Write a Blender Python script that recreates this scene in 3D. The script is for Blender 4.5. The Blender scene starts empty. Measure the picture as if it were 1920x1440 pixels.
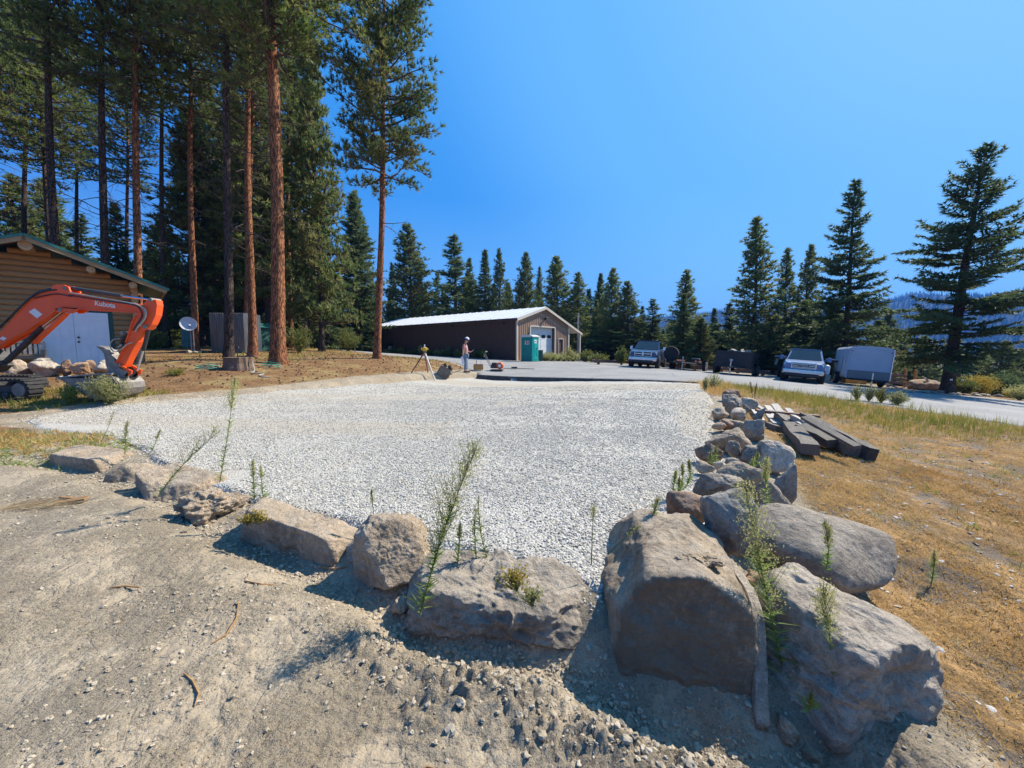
import bpy, bmesh, math, random
import numpy as np
from mathutils import Vector, Matrix, Euler

# ------------------------------------------------------------------ camera, world, sun
SC = bpy.context.scene
COL = SC.collection
PITCH = math.atan(65 / 740.0); CAMH = 1.45; FPX = 740.0
cd = bpy.data.cameras.new('camera'); cam = bpy.data.objects.new('camera', cd); COL.objects.link(cam)
cam.location = (0, 0, CAMH); cam.rotation_euler = (math.pi / 2 - PITCH, 0, 0)
cd.sensor_width = 36; cd.lens = 36 * FPX / 1920; cd.clip_start = 0.05; cd.clip_end = 12000
SC.camera = cam
SUN_AZ = math.radians(61); SUN_EL = math.radians(44)
W = bpy.data.worlds.new('World'); SC.world = W; W.use_nodes = True
wn = W.node_tree.nodes; wl = W.node_tree.links
bg = wn['Background']
sky = wn.new('ShaderNodeTexSky'); sky.sky_type = 'NISHITA'; sky.sun_disc = False
sky.sun_elevation = SUN_EL; sky.sun_rotation = SUN_AZ
sky.altitude = 700; sky.air_density = 1.0; sky.dust_density = 0.25; sky.ozone_density = 3.0
hs = wn.new('ShaderNodeHueSaturation'); hs.inputs['Saturation'].default_value = 1.2
wl.new(sky.outputs[0], hs.inputs['Color'])
# the clear azure of a dry mountain sky: deep blue away from the sun, lighter toward it and toward the horizon
geo = wn.new('ShaderNodeNewGeometry'); dt = wn.new('ShaderNodeVectorMath'); dt.operation = 'DOT_PRODUCT'
dt.inputs[1].default_value = (-math.sin(SUN_AZ) * math.cos(SUN_EL), -math.cos(SUN_AZ) * math.cos(SUN_EL), -math.sin(SUN_EL)); wl.new(geo.outputs['Incoming'], dt.inputs[0])
rp = wn.new('ShaderNodeValToRGB'); e_ = rp.color_ramp.elements; rp.color_ramp.interpolation = 'EASE'
e_[0].position = .0; e_[0].color = (.012, .20, .76, 1); e_[1].position = .98; e_[1].color = (.25, .60, 1.0, 1); q_ = e_.new(.45); q_.color = (.035, .31, .87, 1); q_ = e_.new(.78); q_.color = (.15, .50, 1.0, 1)
wl.new(dt.outputs['Value'], rp.inputs[0])
sx = wn.new('ShaderNodeSeparateXYZ'); wl.new(geo.outputs['Incoming'], sx.inputs[0])
rz_ = wn.new('ShaderNodeValToRGB'); e_ = rz_.color_ramp.elements; e_[0].position = 0; e_[0].color = (.9, .9, .9, 1); e_[1].position = .34; e_[1].color = (0, 0, 0, 1)
ab = wn.new('ShaderNodeMath'); ab.operation = 'ABSOLUTE'; wl.new(sx.outputs[2], ab.inputs[0]); wl.new(ab.outputs[0], rz_.inputs[0])
mh = wn.new('ShaderNodeMix'); mh.data_type = 'RGBA'; wl.new(rz_.outputs[0], mh.inputs[0]); wl.new(rp.outputs[0], mh.inputs[6]); mh.inputs[7].default_value = (.24, .60, 1.0, 1)
sc_ = wn.new('ShaderNodeVectorMath'); sc_.operation = 'SCALE'; sc_.inputs['Scale'].default_value = 6.7; wl.new(mh.outputs[2], sc_.inputs[0])
mx = wn.new('ShaderNodeMix'); mx.data_type = 'RGBA'; mx.inputs[0].default_value = .85; wl.new(hs.outputs[0], mx.inputs[6]); wl.new(sc_.outputs[0], mx.inputs[7])
wl.new(mx.outputs[2], bg.inputs[0]); bg.inputs[1].default_value = 0.092
sd = bpy.data.lights.new('sun', 'SUN'); sun = bpy.data.objects.new('sun', sd); COL.objects.link(sun)
sd.energy = 5.0; sd.angle = math.radians(0.5); sd.color = (1.0, 0.915, 0.785)
sdir = Vector((math.sin(SUN_AZ) * math.cos(SUN_EL), math.cos(SUN_AZ) * math.cos(SUN_EL), math.sin(SUN_EL)))
sun.rotation_euler = (-sdir).to_track_quat('-Z', 'Y').to_euler(); sun.location = (40, 20, 60)
SC.view_settings.view_transform = 'Standard'; SC.view_settings.look = 'None'
SC.view_settings.exposure = 0.86; SC.view_settings.gamma = 1.0; SC.view_settings.use_curve_mapping = False
SC.render.engine = 'CYCLES'
SC.cycles.max_bounces = 5; SC.cycles.diffuse_bounces = 3; SC.cycles.transparent_max_bounces = 6; SC.cycles.volume_bounces = 0

# ------------------------------------------------------------------ numeric helpers
R = math.radians
rng = np.random.default_rng(7)
def _h(ix, iy, iz, s):
    n = (ix.astype(np.int64) * 374761393 + iy.astype(np.int64) * 668265263 + iz.astype(np.int64) * 2147483647 + s * 974634777) & 0xffffffff
    n = ((n ^ (n >> 13)) * 1274126177) & 0xffffffff
    n = (n ^ (n >> 16)) & 0xffffffff
    n = (n * 2246822519) & 0xffffffff
    return ((n >> 8) & 0xffff) / 32767.5 - 1.0
def vn3(x, y, z, s=0):
    fx, fy, fz = np.floor(x), np.floor(y), np.floor(z)
    tx, ty, tz = x - fx, y - fy, z - fz
    tx, ty, tz = (t * t * (3 - 2 * t) for t in (tx, ty, tz))
    c = lambda a, b, d: _h(fx + a, fy + b, fz + d, s)
    x00 = c(0,0,0) * (1 - tx) + c(1,0,0) * tx; x10 = c(0,1,0) * (1 - tx) + c(1,1,0) * tx
    x01 = c(0,0,1) * (1 - tx) + c(1,0,1) * tx; x11 = c(0,1,1) * (1 - tx) + c(1,1,1) * tx
    return (x00 * (1 - ty) + x10 * ty) * (1 - tz) + (x01 * (1 - ty) + x11 * ty) * tz
def vn2(x, y, s=0):
    fx, fy = np.floor(x), np.floor(y); tx, ty = x - fx, y - fy
    tx = tx * tx * (3 - 2 * tx); ty = ty * ty * (3 - 2 * ty); o = np.zeros_like(fx)
    c = lambda a, b: _h(fx + a, fy + b, o, s)
    return (c(0,0) * (1 - tx) + c(1,0) * tx) * (1 - ty) + (c(0,1) * (1 - tx) + c(1,1) * tx) * ty
def fbm3(p, f, octv=4, s=0, g=0.5):
    a = 1.0; r = 0
    for i in range(octv):
        r = r + a * vn3(p[:, 0] * f + 17.3 * i, p[:, 1] * f + 5.1 * i, p[:, 2] * f + 9.7 * i, s + i); f *= 2.07; a *= g
    return r
def fbm2(x, y, f, octv=4, s=0, g=0.5):
    a = 1.0; r = 0
    for i in range(octv):
        r = r + a * vn2(x * f + 13.3 * i, y * f + 7.1 * i, s + i); f *= 2.07; a *= g
    return r
def ss(a, b, x):
    t = np.clip((x - a) / (b - a), 0, 1); return t * t * (3 - 2 * t)
def ray(px, py):
    u = (px - 960) / FPX; v = (720 - py) / FPX
    dy = math.cos(PITCH) + v * math.sin(PITCH); dz = -math.sin(PITCH) + v * math.cos(PITCH)
    return u / dy, dz / dy
def onY(px, py, Y):
    a, b = ray(px, py); return Vector((a * Y, Y, CAMH + b * Y))
def onZ(px, py, z):
    a, b = ray(px, py); Y = (z - CAMH) / b; return Vector((a * Y, Y, z))

# ------------------------------------------------------------------ terrain
PAD = [(0.95,2.3),(1.5,3.0),(2.35,4.2),(3.0,5.3),(3.6,7.0),(4.9,9.6),(6.4,12.6),(8.2,17.1),(-1.5,20.4),(-5.9,15.7),(-8.3,12.0),
       (-9.6,9.9),(-10.3,8.6),(-9.4,7.4),(-6.3,6.2),(-4.7,5.1),(-3.5,4.3),(-2.3,3.6),(-1.3,3.25),(-.7,3.0),(0,2.7),(.6,2.45)]
LOT = [(-1.7,20.75),(8.1,17.45),(9.2,16.6),(10.6,14.5),(11.8,11.9),(12.6,9.6),(14.5,4),(18,-4),(40,-6),(46,8),(33,16.5),(26.6,20.8),
       (24.6,24.6),(20,28.5),(14,31.5),(11.5,34),(12.5,40),(8.2,45.6),(0.6,35.2),(-18,51.5),(-30,45),(-22,42),(-8,31.5),(-4,27)]
C = [onY(873,698,21.6), onY(968,676,36), onY(697,668,52), onY(1085,677,45), onY(447,692,14), onY(523,683,17.3), onY(714,672,22), onY(362,667,17),
     (-16.6,15.1,.8), (-14,17.5,.85), (-19,12,.7), onY(100,704,13), onY(10,708,12), onY(40,752,9.3), onY(225,747,9.3), onY(600,654,40), onY(400,652,28),
     onY(1215,690,28), onY(1500,717,22.8), onY(1635,726,24), onY(1775,738,23), (8.7,17.3,.0), (12,14,-.27), (15,14,-.5), (20,16,-.85), (30,30,-1.4),
     (20,10,-.95), (12,10,-.4), (26,21,-1.2), (40,12,-2.2), (20,35,-.6), (8,25,.15), (3,24,.2), (0,28,.3), (4,30,.3),
     (-9,8.5,.05), (-6,12,.05), (-3,16,.05), (-1.5,20.5,.1), (4,18.5,.05), (7.5,16,-.03), (0,10,0), (-4,8,0), (3,10,0), (4.4,9,-.02), (2,5,0), (0,5,0),
     (-3,5,0), (0,3.4,0), (5.5,12,-.02), (0,15,.03), (-6,9,0), (1.2,3.2,0), (-2,4,0),
     (2.3,2.0,-.5), (3.0,3.2,-.42), (3.9,4.6,-.35), (4.6,6.3,-.28), (5.6,9,-.25), (6,6,-.4), (8,6,-.5), (4,3,-.6), (5,1.5,-.8), (8,3,-.8), (10,6,-.6),
     (7.4,12,-.12), (9,10,-.3), (3,.8,-.65), (1.8,1.1,-.5), (2,0,-.5), (14,4,-.9),
     (-3,3,-.03), (-5,4,.02), (-2,2,-.06), (-1,1.5,-.1), (0,1.3,-.14), (.8,1.1,-.26), (-6,5.5,.05), (-8,6.5,.1), (0,0,-.15), (-1,2.2,-.1), (1.2,1.5,-.38),
     (-10,5,.2), (-15,8,.45), (-25,15,1.0), (0,-6,-.2), (20,-10,-1.5), (-20,-10,.5), (-30,30,1.4), (-10,35,.9), (-14,26,1.15), (0,60,.8), (30,50,-1.5), (60,40,-5),
     (0,100,1.5), (-60,60,2.5), (70,90,-9), (35,28,-2), (-60,0,2), (60,0,-5), (18,60,-.3)]
CP = np.array([[c[0], c[1], c[2]] for c in C], float)
def _k(r2): return 0.5 * r2 * np.log(r2 + 1e-6)
n_ = len(CP); A_ = np.zeros((n_ + 3, n_ + 3)); d2 = ((CP[:, None, :2] - CP[None, :, :2]) ** 2).sum(-1)
A_[:n_, :n_] = _k(d2) + np.eye(n_) * 1.2
A_[:n_, n_] = 1; A_[:n_, n_ + 1:] = CP[:, :2]; A_[n_:, :n_] = A_[:n_, n_:].T
SOL = np.linalg.solve(A_, np.concatenate([CP[:, 2], [0, 0, 0]]))
def sdf(x, y, poly):
    """signed distance to a polygon, negative inside"""
    d = np.full(x.shape, 1e18); ins = np.zeros(x.shape, bool); n = len(poly)
    for i in range(n):
        ax, ay = poly[i]; bx, by = poly[(i + 1) % n]
        ex, ey = bx - ax, by - ay; t = np.clip(((x - ax) * ex + (y - ay) * ey) / (ex * ex + ey * ey), 0, 1)
        d = np.minimum(d, (x - ax - t * ex) ** 2 + (y - ay - t * ey) ** 2)
        c = ((ay > y) != (by > y))
        if ay != by: ins ^= c & (x < (bx - ax) * (y - ay) / (by - ay) + ax)
    d = np.sqrt(d); return np.where(ins, -d, d)
def pldist(x, y, pl):
    d = np.full(x.shape, 1e18)
    for (ax, ay), (bx, by) in zip(pl[:-1], pl[1:]):
        ex, ey = bx - ax, by - ay; t = np.clip(((x - ax) * ex + (y - ay) * ey) / (ex * ex + ey * ey), 0, 1)
        d = np.minimum(d, (x - ax - t * ex) ** 2 + (y - ay - t * ey) ** 2)
    return np.sqrt(d)
def base(x, y):
    x = np.atleast_1d(np.asarray(x, float)); y = np.atleast_1d(np.asarray(y, float))
    out = np.empty(x.size); xf = x.ravel(); yf = y.ravel()
    for i in range(0, x.size, 60000):
        a = xf[i:i + 60000]; b = yf[i:i + 60000]
        ca = np.clip(a, -120, 110); cb = np.clip(b, -60, 130)
        k = _k((ca[:, None] - CP[None, :, 0]) ** 2 + (cb[:, None] - CP[None, :, 1]) ** 2)
        z = k @ SOL[:n_] + SOL[n_] + SOL[n_ + 1] * ca + SOL[n_ + 2] * cb
        r = np.hypot(a, b); t = ss(60, 220, r)
        out[i:i + 60000] = z * (1 - t) + t * (-18 - 10 * ss(0, 400, a) + 14 * ss(0, -300, a))
    return out.reshape(x.shape)
def onB(px, py):
    a, b = ray(px, py); Y = 2.0
    while Y < 80:
        if CAMH + b * Y < float(base([a * Y], [Y])[0]) - .22 * float(ss(11, 18, np.array(Y))) * (1 - .8 * float(ss(-1, 8, np.array(a * Y)))): break
        Y *= 1.01
    return (a * Y, Y)
PAD = PAD[:8] + [onB(*q) for q in ((905,707),(800,713),(680,722),(600,729),(447,742),(350,749),(250,757),(150,768),(80,779),(52,790))] + [(-8.4,6.9),(-7.2,6.5)] + PAD[14:]
FRONT = [(-6.3,5.0),(-5.2,4.75),(-4.2,4.25),(-3.3,3.75),(-2.6,3.3),(-1.7,2.85),(-.9,2.5),(-.5,2.2),(.3,2.02),(.62,1.82),(1.5,1.68)]
CREST = [(-.75,2.05),(-.1,1.78),(.35,1.6),(.62,1.4),(1.0,1.38),(1.5,1.5)]
def padz(x, y): return base(x, y) - 0.22 * ss(11, 18, y) * (1 - .8 * ss(-1, 8, x))
def ground(x, y):
    """large shape of the bare terrain, without the fine roughness"""
    x = np.atleast_1d(np.asarray(x, float)); y = np.atleast_1d(np.asarray(y, float))
    z = base(x, y); near = (np.abs(x) < 16) & (y > -3) & (y < 24)
    if near.any():
        a = x[near]; b = y[near]; zz = z[near]
        d = pldist(a, b, FRONT); zz = zz - 0.15 * np.exp(-(d / .26) ** 2) * ss(-2.2, -.6, a) - 0.10 * np.exp(-(d / .22) ** 2)
        d = pldist(a, b, CREST); zz = zz + 0.06 * np.exp(-(d / .17) ** 2)
        dp = sdf(a, b, PAD); ins = ss(.12, -.1, dp)
        zz = zz - ins * (0.05 + 0.22 * ss(11, 18, b) * (1 - .8 * ss(-1, 8, a))) + .05 * np.exp(-((dp - .35) / .25) ** 2) * ss(7, 10, b) * ss(2, -2, a)
        z[near] = zz
    dl = sdf(x, y, LOT); z = z - 0.05 * ss(.05, -.15, dl)
    return z
def gz(x, y): return float(ground([x], [y])[0])
def surf(x, y):
    """height of what one walks on (pad and lot included)"""
    xs, ys = np.array([float(x)]), np.array([float(y)])
    if sdf(xs, ys, LOT)[0] < 0: return float(base(xs, ys)[0]) + .015
    if sdf(xs, ys, PAD)[0] < 0: return float(padz(xs, ys)[0]) + .01
    return gz(x, y)
def onG(px, py, z0=0.0):
    """point where the sight line through a photo pixel meets the ground"""
    a, b = ray(px, py); Y0 = 1.0; Yp = 1.0; Y = 1.0
    while Y < 300:
        if CAMH + b * Y < surf(a * Y, Y): break
        Yp = Y; Y *= 1.04
    lo, hi = Yp, Y
    for _ in range(12):
        m = (lo + hi) / 2
        if CAMH + b * m < surf(a * m, m): hi = m
        else: lo = m
    return Vector((a * hi, hi, CAMH + b * hi))

# ------------------------------------------------------------------ materials
MATS = {}
class NT:
    def __init__(s, name):
        s.m = bpy.data.materials.new(name); s.m.use_nodes = True; s.n = s.m.node_tree.nodes; s.l = s.m.node_tree.links
        s.b = s.n['Principled BSDF']; s.tc = s.n.new('ShaderNodeTexCoord')
    def mapped(s, sc=(1,1,1), src='Object', rot=(0,0,0)):
        m = s.n.new('ShaderNodeMapping'); m.inputs['Scale'].default_value = sc; m.inputs['Rotation'].default_value = rot
        s.l.new(s.tc.outputs[src], m.inputs[0]); return m.outputs[0]
    def noise(s, v, scale, det=4, rough=.55, dist=0):
        t = s.n.new('ShaderNodeTexNoise'); t.inputs['Scale'].default_value = scale; t.inputs['Detail'].default_value = det
        t.inputs['Roughness'].default_value = rough; t.inputs['Distortion'].default_value = dist; s.l.new(v, t.inputs['Vector']); return t.outputs['Fac']
    def voro(s, v, scale, feat='F1', out='Distance'):
        t = s.n.new('ShaderNodeTexVoronoi'); t.feature = feat; t.inputs['Scale'].default_value = scale; s.l.new(v, t.inputs['Vector']); return t.outputs[out]
    def wave(s, v, scale, dist=2, det=2, d='X'):
        t = s.n.new('ShaderNodeTexWave'); t.bands_direction = d; t.inputs['Scale'].default_value = scale; t.inputs['Distortion'].default_value = dist
        t.inputs['Detail'].default_value = det; s.l.new(v, t.inputs['Vector']); return t.outputs['Fac']
    def ramp(s, f, stops, interp='LINEAR'):
        r = s.n.new('ShaderNodeValToRGB'); e = r.color_ramp.elements; r.color_ramp.interpolation = interp
        while len(e) < len(stops): e.new(.5)
        for q, (p, c) in zip(e, stops):
            q.position = p; q.color = (c, c, c, 1) if not hasattr(c, '__len__') else (*c[:3], 1)
        s.l.new(f, r.inputs[0]); return r.outputs[0]
    def mix(s, f, a, b, mode='MIX'):
        m = s.n.new('ShaderNodeMix'); m.data_type = 'RGBA'; m.blend_type = mode
        for k, v in ((0, f), (6, a), (7, b)):
            if hasattr(v, 'is_linked') or isinstance(v, bpy.types.NodeSocket): s.l.new(v, m.inputs[k])
            elif k == 0: m.inputs[0].default_value = v
            else: m.inputs[k].default_value = (*v[:3], 1)
        return m.outputs[2]
    def math(s, op, a, b=0.0, clamp=False):
        m = s.n.new('ShaderNodeMath'); m.operation = op; m.use_clamp = clamp
        for k, v in ((0, a), (1, b)):
            if isinstance(v, bpy.types.NodeSocket): s.l.new(v, m.inputs[k])
            else: m.inputs[k].default_value = v
        return m.outputs[0]
    def attr(s, name):
        a = s.n.new('ShaderNodeAttribute'); a.attribute_name = name; return a.outputs['Fac']
    def rand(s):
        return s.n.new('ShaderNodeObjectInfo').outputs['Random']
    def bump(s, h, st=.5, dist=.02, prev=None):
        b = s.n.new('ShaderNodeBump'); b.inputs['Strength'].default_value = st; b.inputs['Distance'].default_value = dist
        s.l.new(h, b.inputs['Height'])
        if prev is not None: s.l.new(prev, b.inputs['Normal'])
        return b.outputs[0]
    def done(s, col=None, nrm=None, rough=.85, metal=0, spec=.3):
        if col is not None:
            if isinstance(col, bpy.types.NodeSocket): s.l.new(col, s.b.inputs['Base Color'])
            else: s.b.inputs['Base Color'].default_value = (*col[:3], 1)
        if nrm is not None: s.l.new(nrm, s.b.inputs['Normal'])
        if isinstance(rough, bpy.types.NodeSocket): s.l.new(rough, s.b.inputs['Roughness'])
        else: s.b.inputs['Roughness'].default_value = rough
        s.b.inputs['Metallic'].default_value = metal; s.b.inputs['Specular IOR Level'].default_value = spec
        MATS[s.m.name] = s.m; return s.m
def simple(name, c1, c2=None, sc=6, rough=.7, metal=0, bump=0, bsc=40, spec=.35, stretch=(1,1,1), var=0):
    t = NT(name); v = t.mapped(stretch); c2 = c2 or tuple(x * .75 for x in c1)
    f = t.noise(v, sc, 5, .6); col = t.mix(t.ramp(f, [(.35, 0), (.68, 1)]), c1, c2)
    if var:
        col = t.mix(t.math('MULTIPLY', t.rand(), var), col, tuple(min(1, x * .45) for x in c1))
    nr = t.bump(t.noise(v, bsc, 4), bump, .01) if bump else None
    return t.done(col, nr, rough, metal, spec)

def m_ground():
    t = NT('ground_soil'); v = t.mapped()
    wg = t.attr('grass'); wlit = t.attr('litter'); wf = t.attr('fines')
    n1 = t.noise(v, 1.1, 6, .6); n2 = t.noise(v, 14, 6, .65); n3 = t.noise(v, 90, 3, .6)
    dirt = t.mix(t.ramp(n1, [(.38, 0), (.62, 1)]), (.36, .29, .20), (.44, .37, .27))
    dirt = t.mix(t.ramp(n2, [(.35, 0), (.7, 1)]), dirt, (.32, .265, .19))
    cr = t.voro(v, 9.0, 'DISTANCE_TO_EDGE'); 
    dirt = t.mix(t.ramp(n3, [(.34, .6), (.46, 0)]), dirt, (.15, .11, .075))
    g = t.mix(t.ramp(n2, [(.35, 0), (.65, 1)]), (.42, .25, .10), (.24, .15, .07))
    g = t.mix(t.ramp(t.noise(v, 2.3, 5), [(.5, 0), (.60, .85)]), g, (.21, .175, .14)); g = t.mix(t.ramp(n3, [(.36, .6), (.48, 0)]), g, (.07, .05, .035))
    lit = t.mix(t.ramp(n2, [(.35, 0), (.62, 1)]), (.30, .165, .07), (.17, .10, .05))
    lit = t.mix(t.ramp(t.noise(v, .9, 5), [(.48, 0), (.62, .75)]), lit, (.34, .25, .11))
    lit = t.mix(t.ramp(n3, [(.36, .5), (.52, 0)]), lit, (.07, .045, .03))
    jit = t.math('MULTIPLY', t.math('SUBTRACT', n2, .5), .9)
    a = t.math('ADD', wg, jit, True); b = t.math('ADD', wlit, jit, True)
    col = t.mix(t.ramp(a, [(.4, 0), (.6, 1)]), dirt, g)
    col = t.mix(t.ramp(b, [(.4, 0), (.6, 1)]), col, lit)
    n5 = t.noise(v, 38, 5, .75); pk = t.ramp(t.noise(v, 2.2, 5, .65), [(.40, .12), (.58, 1)]); nb = t.bump(t.math('MULTIPLY', n3, pk), .8, .02); nb = t.bump(t.math('MULTIPLY', n5, pk), 1.0, .04, nb)
    crk2 = t.ramp(t.voro(t.mapped((1, 1.6, 1)), 3.2, 'DISTANCE_TO_EDGE'), [(0, 0), (.02, 1)]); nb = t.bump(crk2, .35, .02, nb); nb = t.bump(n2, .6, .04, nb)
    crk = t.ramp(cr, [(0, 0), (.035, 1)]); nb = t.bump(crk, .12, .01, nb)
    return t.done(col, nb, .95, 0, .15)
def m_pad():
    t = NT('crushed_gravel'); v = t.mapped()
    tan = t.attr('tan'); n = t.noise(v, 1.5, 5, .6)
    vor = t.n.new('ShaderNodeTexVoronoi'); vor.inputs['Scale'].default_value = 46; t.l.new(v, vor.inputs['Vector'])
    sep = t.n.new('ShaderNodeSeparateColor'); t.l.new(vor.outputs['Color'], sep.inputs[0])
    st = t.ramp(sep.outputs[0], [(0, (.33, .31, .265)), (.5, (.44, .415, .36)), (1, (.54, .515, .455))])
    edge = t.ramp(vor.outputs['Distance'], [(.5, 0), (.85, 1)])
    st = t.mix(t.math('MULTIPLY', edge, .5), st, (.22, .20, .17))
    tn = t.mix(t.math('MULTIPLY', edge, .5), (.40, .355, .28), (.22, .185, .135))
    f = t.math('ADD', tan, t.math('MULTIPLY', t.math('SUBTRACT', n, .5), 1.3), True)
    col = t.mix(t.ramp(f, [(.35, 0), (.7, .85)]), st, tn)
    inv = t.math('SUBTRACT', 1.0, vor.outputs['Distance']); nb = t.bump(inv, .6, .018)
    return t.done(col, nb, .9, 0, .25)
def m_stone():
    t = NT('gravel_stone'); r = t.rand()
    col = t.ramp(r, [(0, (.20, .18, .145)), (.25, (.37, .345, .29)), (.75, (.46, .43, .37)), (1, (.57, .54, .475))])
    return t.done(col, None, .85, 0, .3)
def m_clod():
    t = NT('soil_clod'); r = t.rand()
    col = t.ramp(r, [(0, (.30, .245, .17)), (.6, (.38, .32, .235)), (.99, (.43, .37, .28)), (1, (.50, .45, .38))])
    return t.done(col, None, .95, 0, .15)
def m_asphalt():
    t = NT('weathered_asphalt'); v = t.mapped(); n = t.noise(v, .5, 6, .6); n2 = t.noise(v, 26, 4, .7)
    col = t.mix(t.ramp(n, [(.35, 0), (.65, 1)]), (.30, .295, .28), (.235, .23, .22))
    col = t.mix(t.ramp(n2, [(.35, .5), (.55, 0)]), col, (.12, .115, .11))
    w = t.ramp(t.voro(v, .23, 'DISTANCE_TO_EDGE'), [(0, .5), (.006, 0)])
    col = t.mix(w, col, (.09, .085, .08))
    return t.done(col, t.bump(n2, .35, .01), .9, 0, .25)
def m_rock(name, a, b, c=None, cs=1.5, crange=(.52, .62), layered=False, patina_shade=False):
    t = NT(name); v = t.mapped(src='Object')
    oi = t.n.new('ShaderNodeObjectInfo'); add = t.n.new('ShaderNodeVectorMath'); add.operation = 'ADD'
    t.l.new(v, add.inputs[0]); cmb = t.n.new('ShaderNodeCombineXYZ'); sc = t.math('MULTIPLY', oi.outputs['Random'], 40.0)
    for k in range(3): t.l.new(sc, cmb.inputs[k])
    t.l.new(cmb.outputs[0], add.inputs[1]); v = add.outputs[0]
    n1 = t.noise(v, 2.6, 7, .62); n2 = t.noise(v, 22, 6, .7); n3 = t.noise(v, 110, 3, .7)
    wm = (1.12, 1.0, .86); a = tuple(x * w * 1.22 for x, w in zip(a, wm)); b = tuple(x * w for x, w in zip(b, wm))
    n4 = t.noise(v, 7, 6, .7, 1.5)
    col = t.mix(t.ramp(n1, [(.40, 0), (.60, 1)]), a, b); col = t.mix(t.ramp(n4, [(.5, 0), (.62, .6)]), col, tuple(min(.8, x * 1.35) for x in a)); col = t.mix(t.ramp(n4, [(.34, .6), (.44, 0)]), col, tuple(x * .55 for x in b))
    col = t.mix(t.ramp(n2, [(.32, .6), (.5, 0)]), col, tuple(x * .4 for x in a))
    col = t.mix(t.ramp(n2, [(.56, 0), (.72, .4)]), col, tuple(min(.75, x * 1.5) for x in a))
    col = t.mix(t.ramp(n3, [(.34, .5), (.47, 0)]), col, tuple(x * .35 for x in a))
    if c: col = t.mix(t.ramp(t.noise(v, cs, 6, .65), [(crange[0], 0), (crange[1], .85)]), col, c)
    if patina_shade:   # brown of the broken end, painted darker to deepen its shaded front
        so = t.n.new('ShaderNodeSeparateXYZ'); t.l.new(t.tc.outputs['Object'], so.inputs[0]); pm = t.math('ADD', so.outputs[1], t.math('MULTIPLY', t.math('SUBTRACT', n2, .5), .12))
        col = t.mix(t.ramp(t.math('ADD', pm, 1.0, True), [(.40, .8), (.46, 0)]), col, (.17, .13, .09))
    # settled dust on faces that look up
    geo = t.n.new('ShaderNodeNewGeometry'); sp = t.n.new('ShaderNodeSeparateXYZ'); t.l.new(geo.outputs['True Normal'], sp.inputs[0])
    du = t.math('MULTIPLY', t.ramp(sp.outputs[2], [(.45, 0), (.95, 1)]), t.ramp(t.noise(v, 5, 5), [(.4, 0), (.65, .6)]))
    col = t.mix(du, col, (.47, .40, .31))
    nb = t.bump(n3, .6, .012); nb = t.bump(n2, .9, .035, nb); nb = t.bump(n4, .6, .05, nb)
    if layered:
        wv = t.noise(t.mapped((1, 1.2, 9), rot=(.5, .25, 0)), 4, 5, .6); nb = t.bump(wv, .7, .03, nb)
    crk = t.ramp(t.voro(v, 2.4, 'DISTANCE_TO_EDGE'), [(0, 0), (.02, 1)]); nb = t.bump(crk, .25, .01, nb)
    return t.done(col, nb, .9, 0, .25)
M_GROUND = m_ground(); M_PAD = m_pad(); M_STONE = m_stone(); M_CLOD = m_clod(); M_ASPH = m_asphalt()
MR_GREY = m_rock('rock_grey', (.29, .275, .25), (.21, .195, .175))
MR_TAN = m_rock('rock_tan', (.36, .31, .25), (.27, .23, .18))
MR_HERO = m_rock('rock_ochre_stained', (.31, .28, .235), (.22, .185, .145), (.42, .29, .15), 1.7, (.55, .68), patina_shade=True)
MR_BLUE = m_rock('rock_blue_grey', (.25, .265, .27), (.19, .195, .2), layered=True)
MR_RED = m_rock('rock_reddish', (.27, .19, .145), (.19, .14, .11))
MR_PALE = m_rock('rock_pale', (.48, .45, .40), (.34, .30, .26))
MR_ORANGE = m_rock('rock_orange', (.46, .30, .19), (.36, .25, .17), (.42, .36, .28), 2.5)
MR_SIDE = m_rock('rock_layered_grey', (.34, .325, .30), (.27, .25, .225), layered=True)

# ------------------------------------------------------------------ object helpers
def tag(o, label=None, cat=None, group=None, kind=None):
    if label: o['label'] = label
    if cat: o['category'] = cat
    if group: o['group'] = group
    if kind: o['kind'] = kind
    return o
def npmesh(name, V, F, mat=None, smooth=False, mats=None, midx=None):
    """mesh from numpy arrays; F is (n,3) or (n,4)"""
    V = np.asarray(V, np.float32); F = np.asarray(F, np.int32); k = F.shape[1]
    me = bpy.data.meshes.new(name); me.vertices.add(len(V)); me.vertices.foreach_set('co', V.ravel())
    me.loops.add(F.size); me.loops.foreach_set('vertex_index', F.ravel())
    me.polygons.add(len(F)); me.polygons.foreach_set('loop_start', np.arange(0, F.size, k, dtype=np.int32))
    if smooth: me.polygons.foreach_set('use_smooth', np.ones(len(F), bool))
    me.update(calc_edges=True)
    if mat: me.materials.append(mat)
    return me
def link(name, me, parent=None, loc=None):
    o = bpy.data.objects.new(name, me); COL.objects.link(o)
    if parent: o.parent = parent
    if loc is not None: o.location = loc
    return o
def root(name, loc, label, cat, group=None, rz=0, rot=None):
    o = bpy.data.objects.new(name, None); COL.objects.link(o); o.location = loc; o.empty_display_size = .2
    o.rotation_euler = rot if rot is not None else (0, 0, rz)
    return tag(o, label, cat, group)
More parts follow.
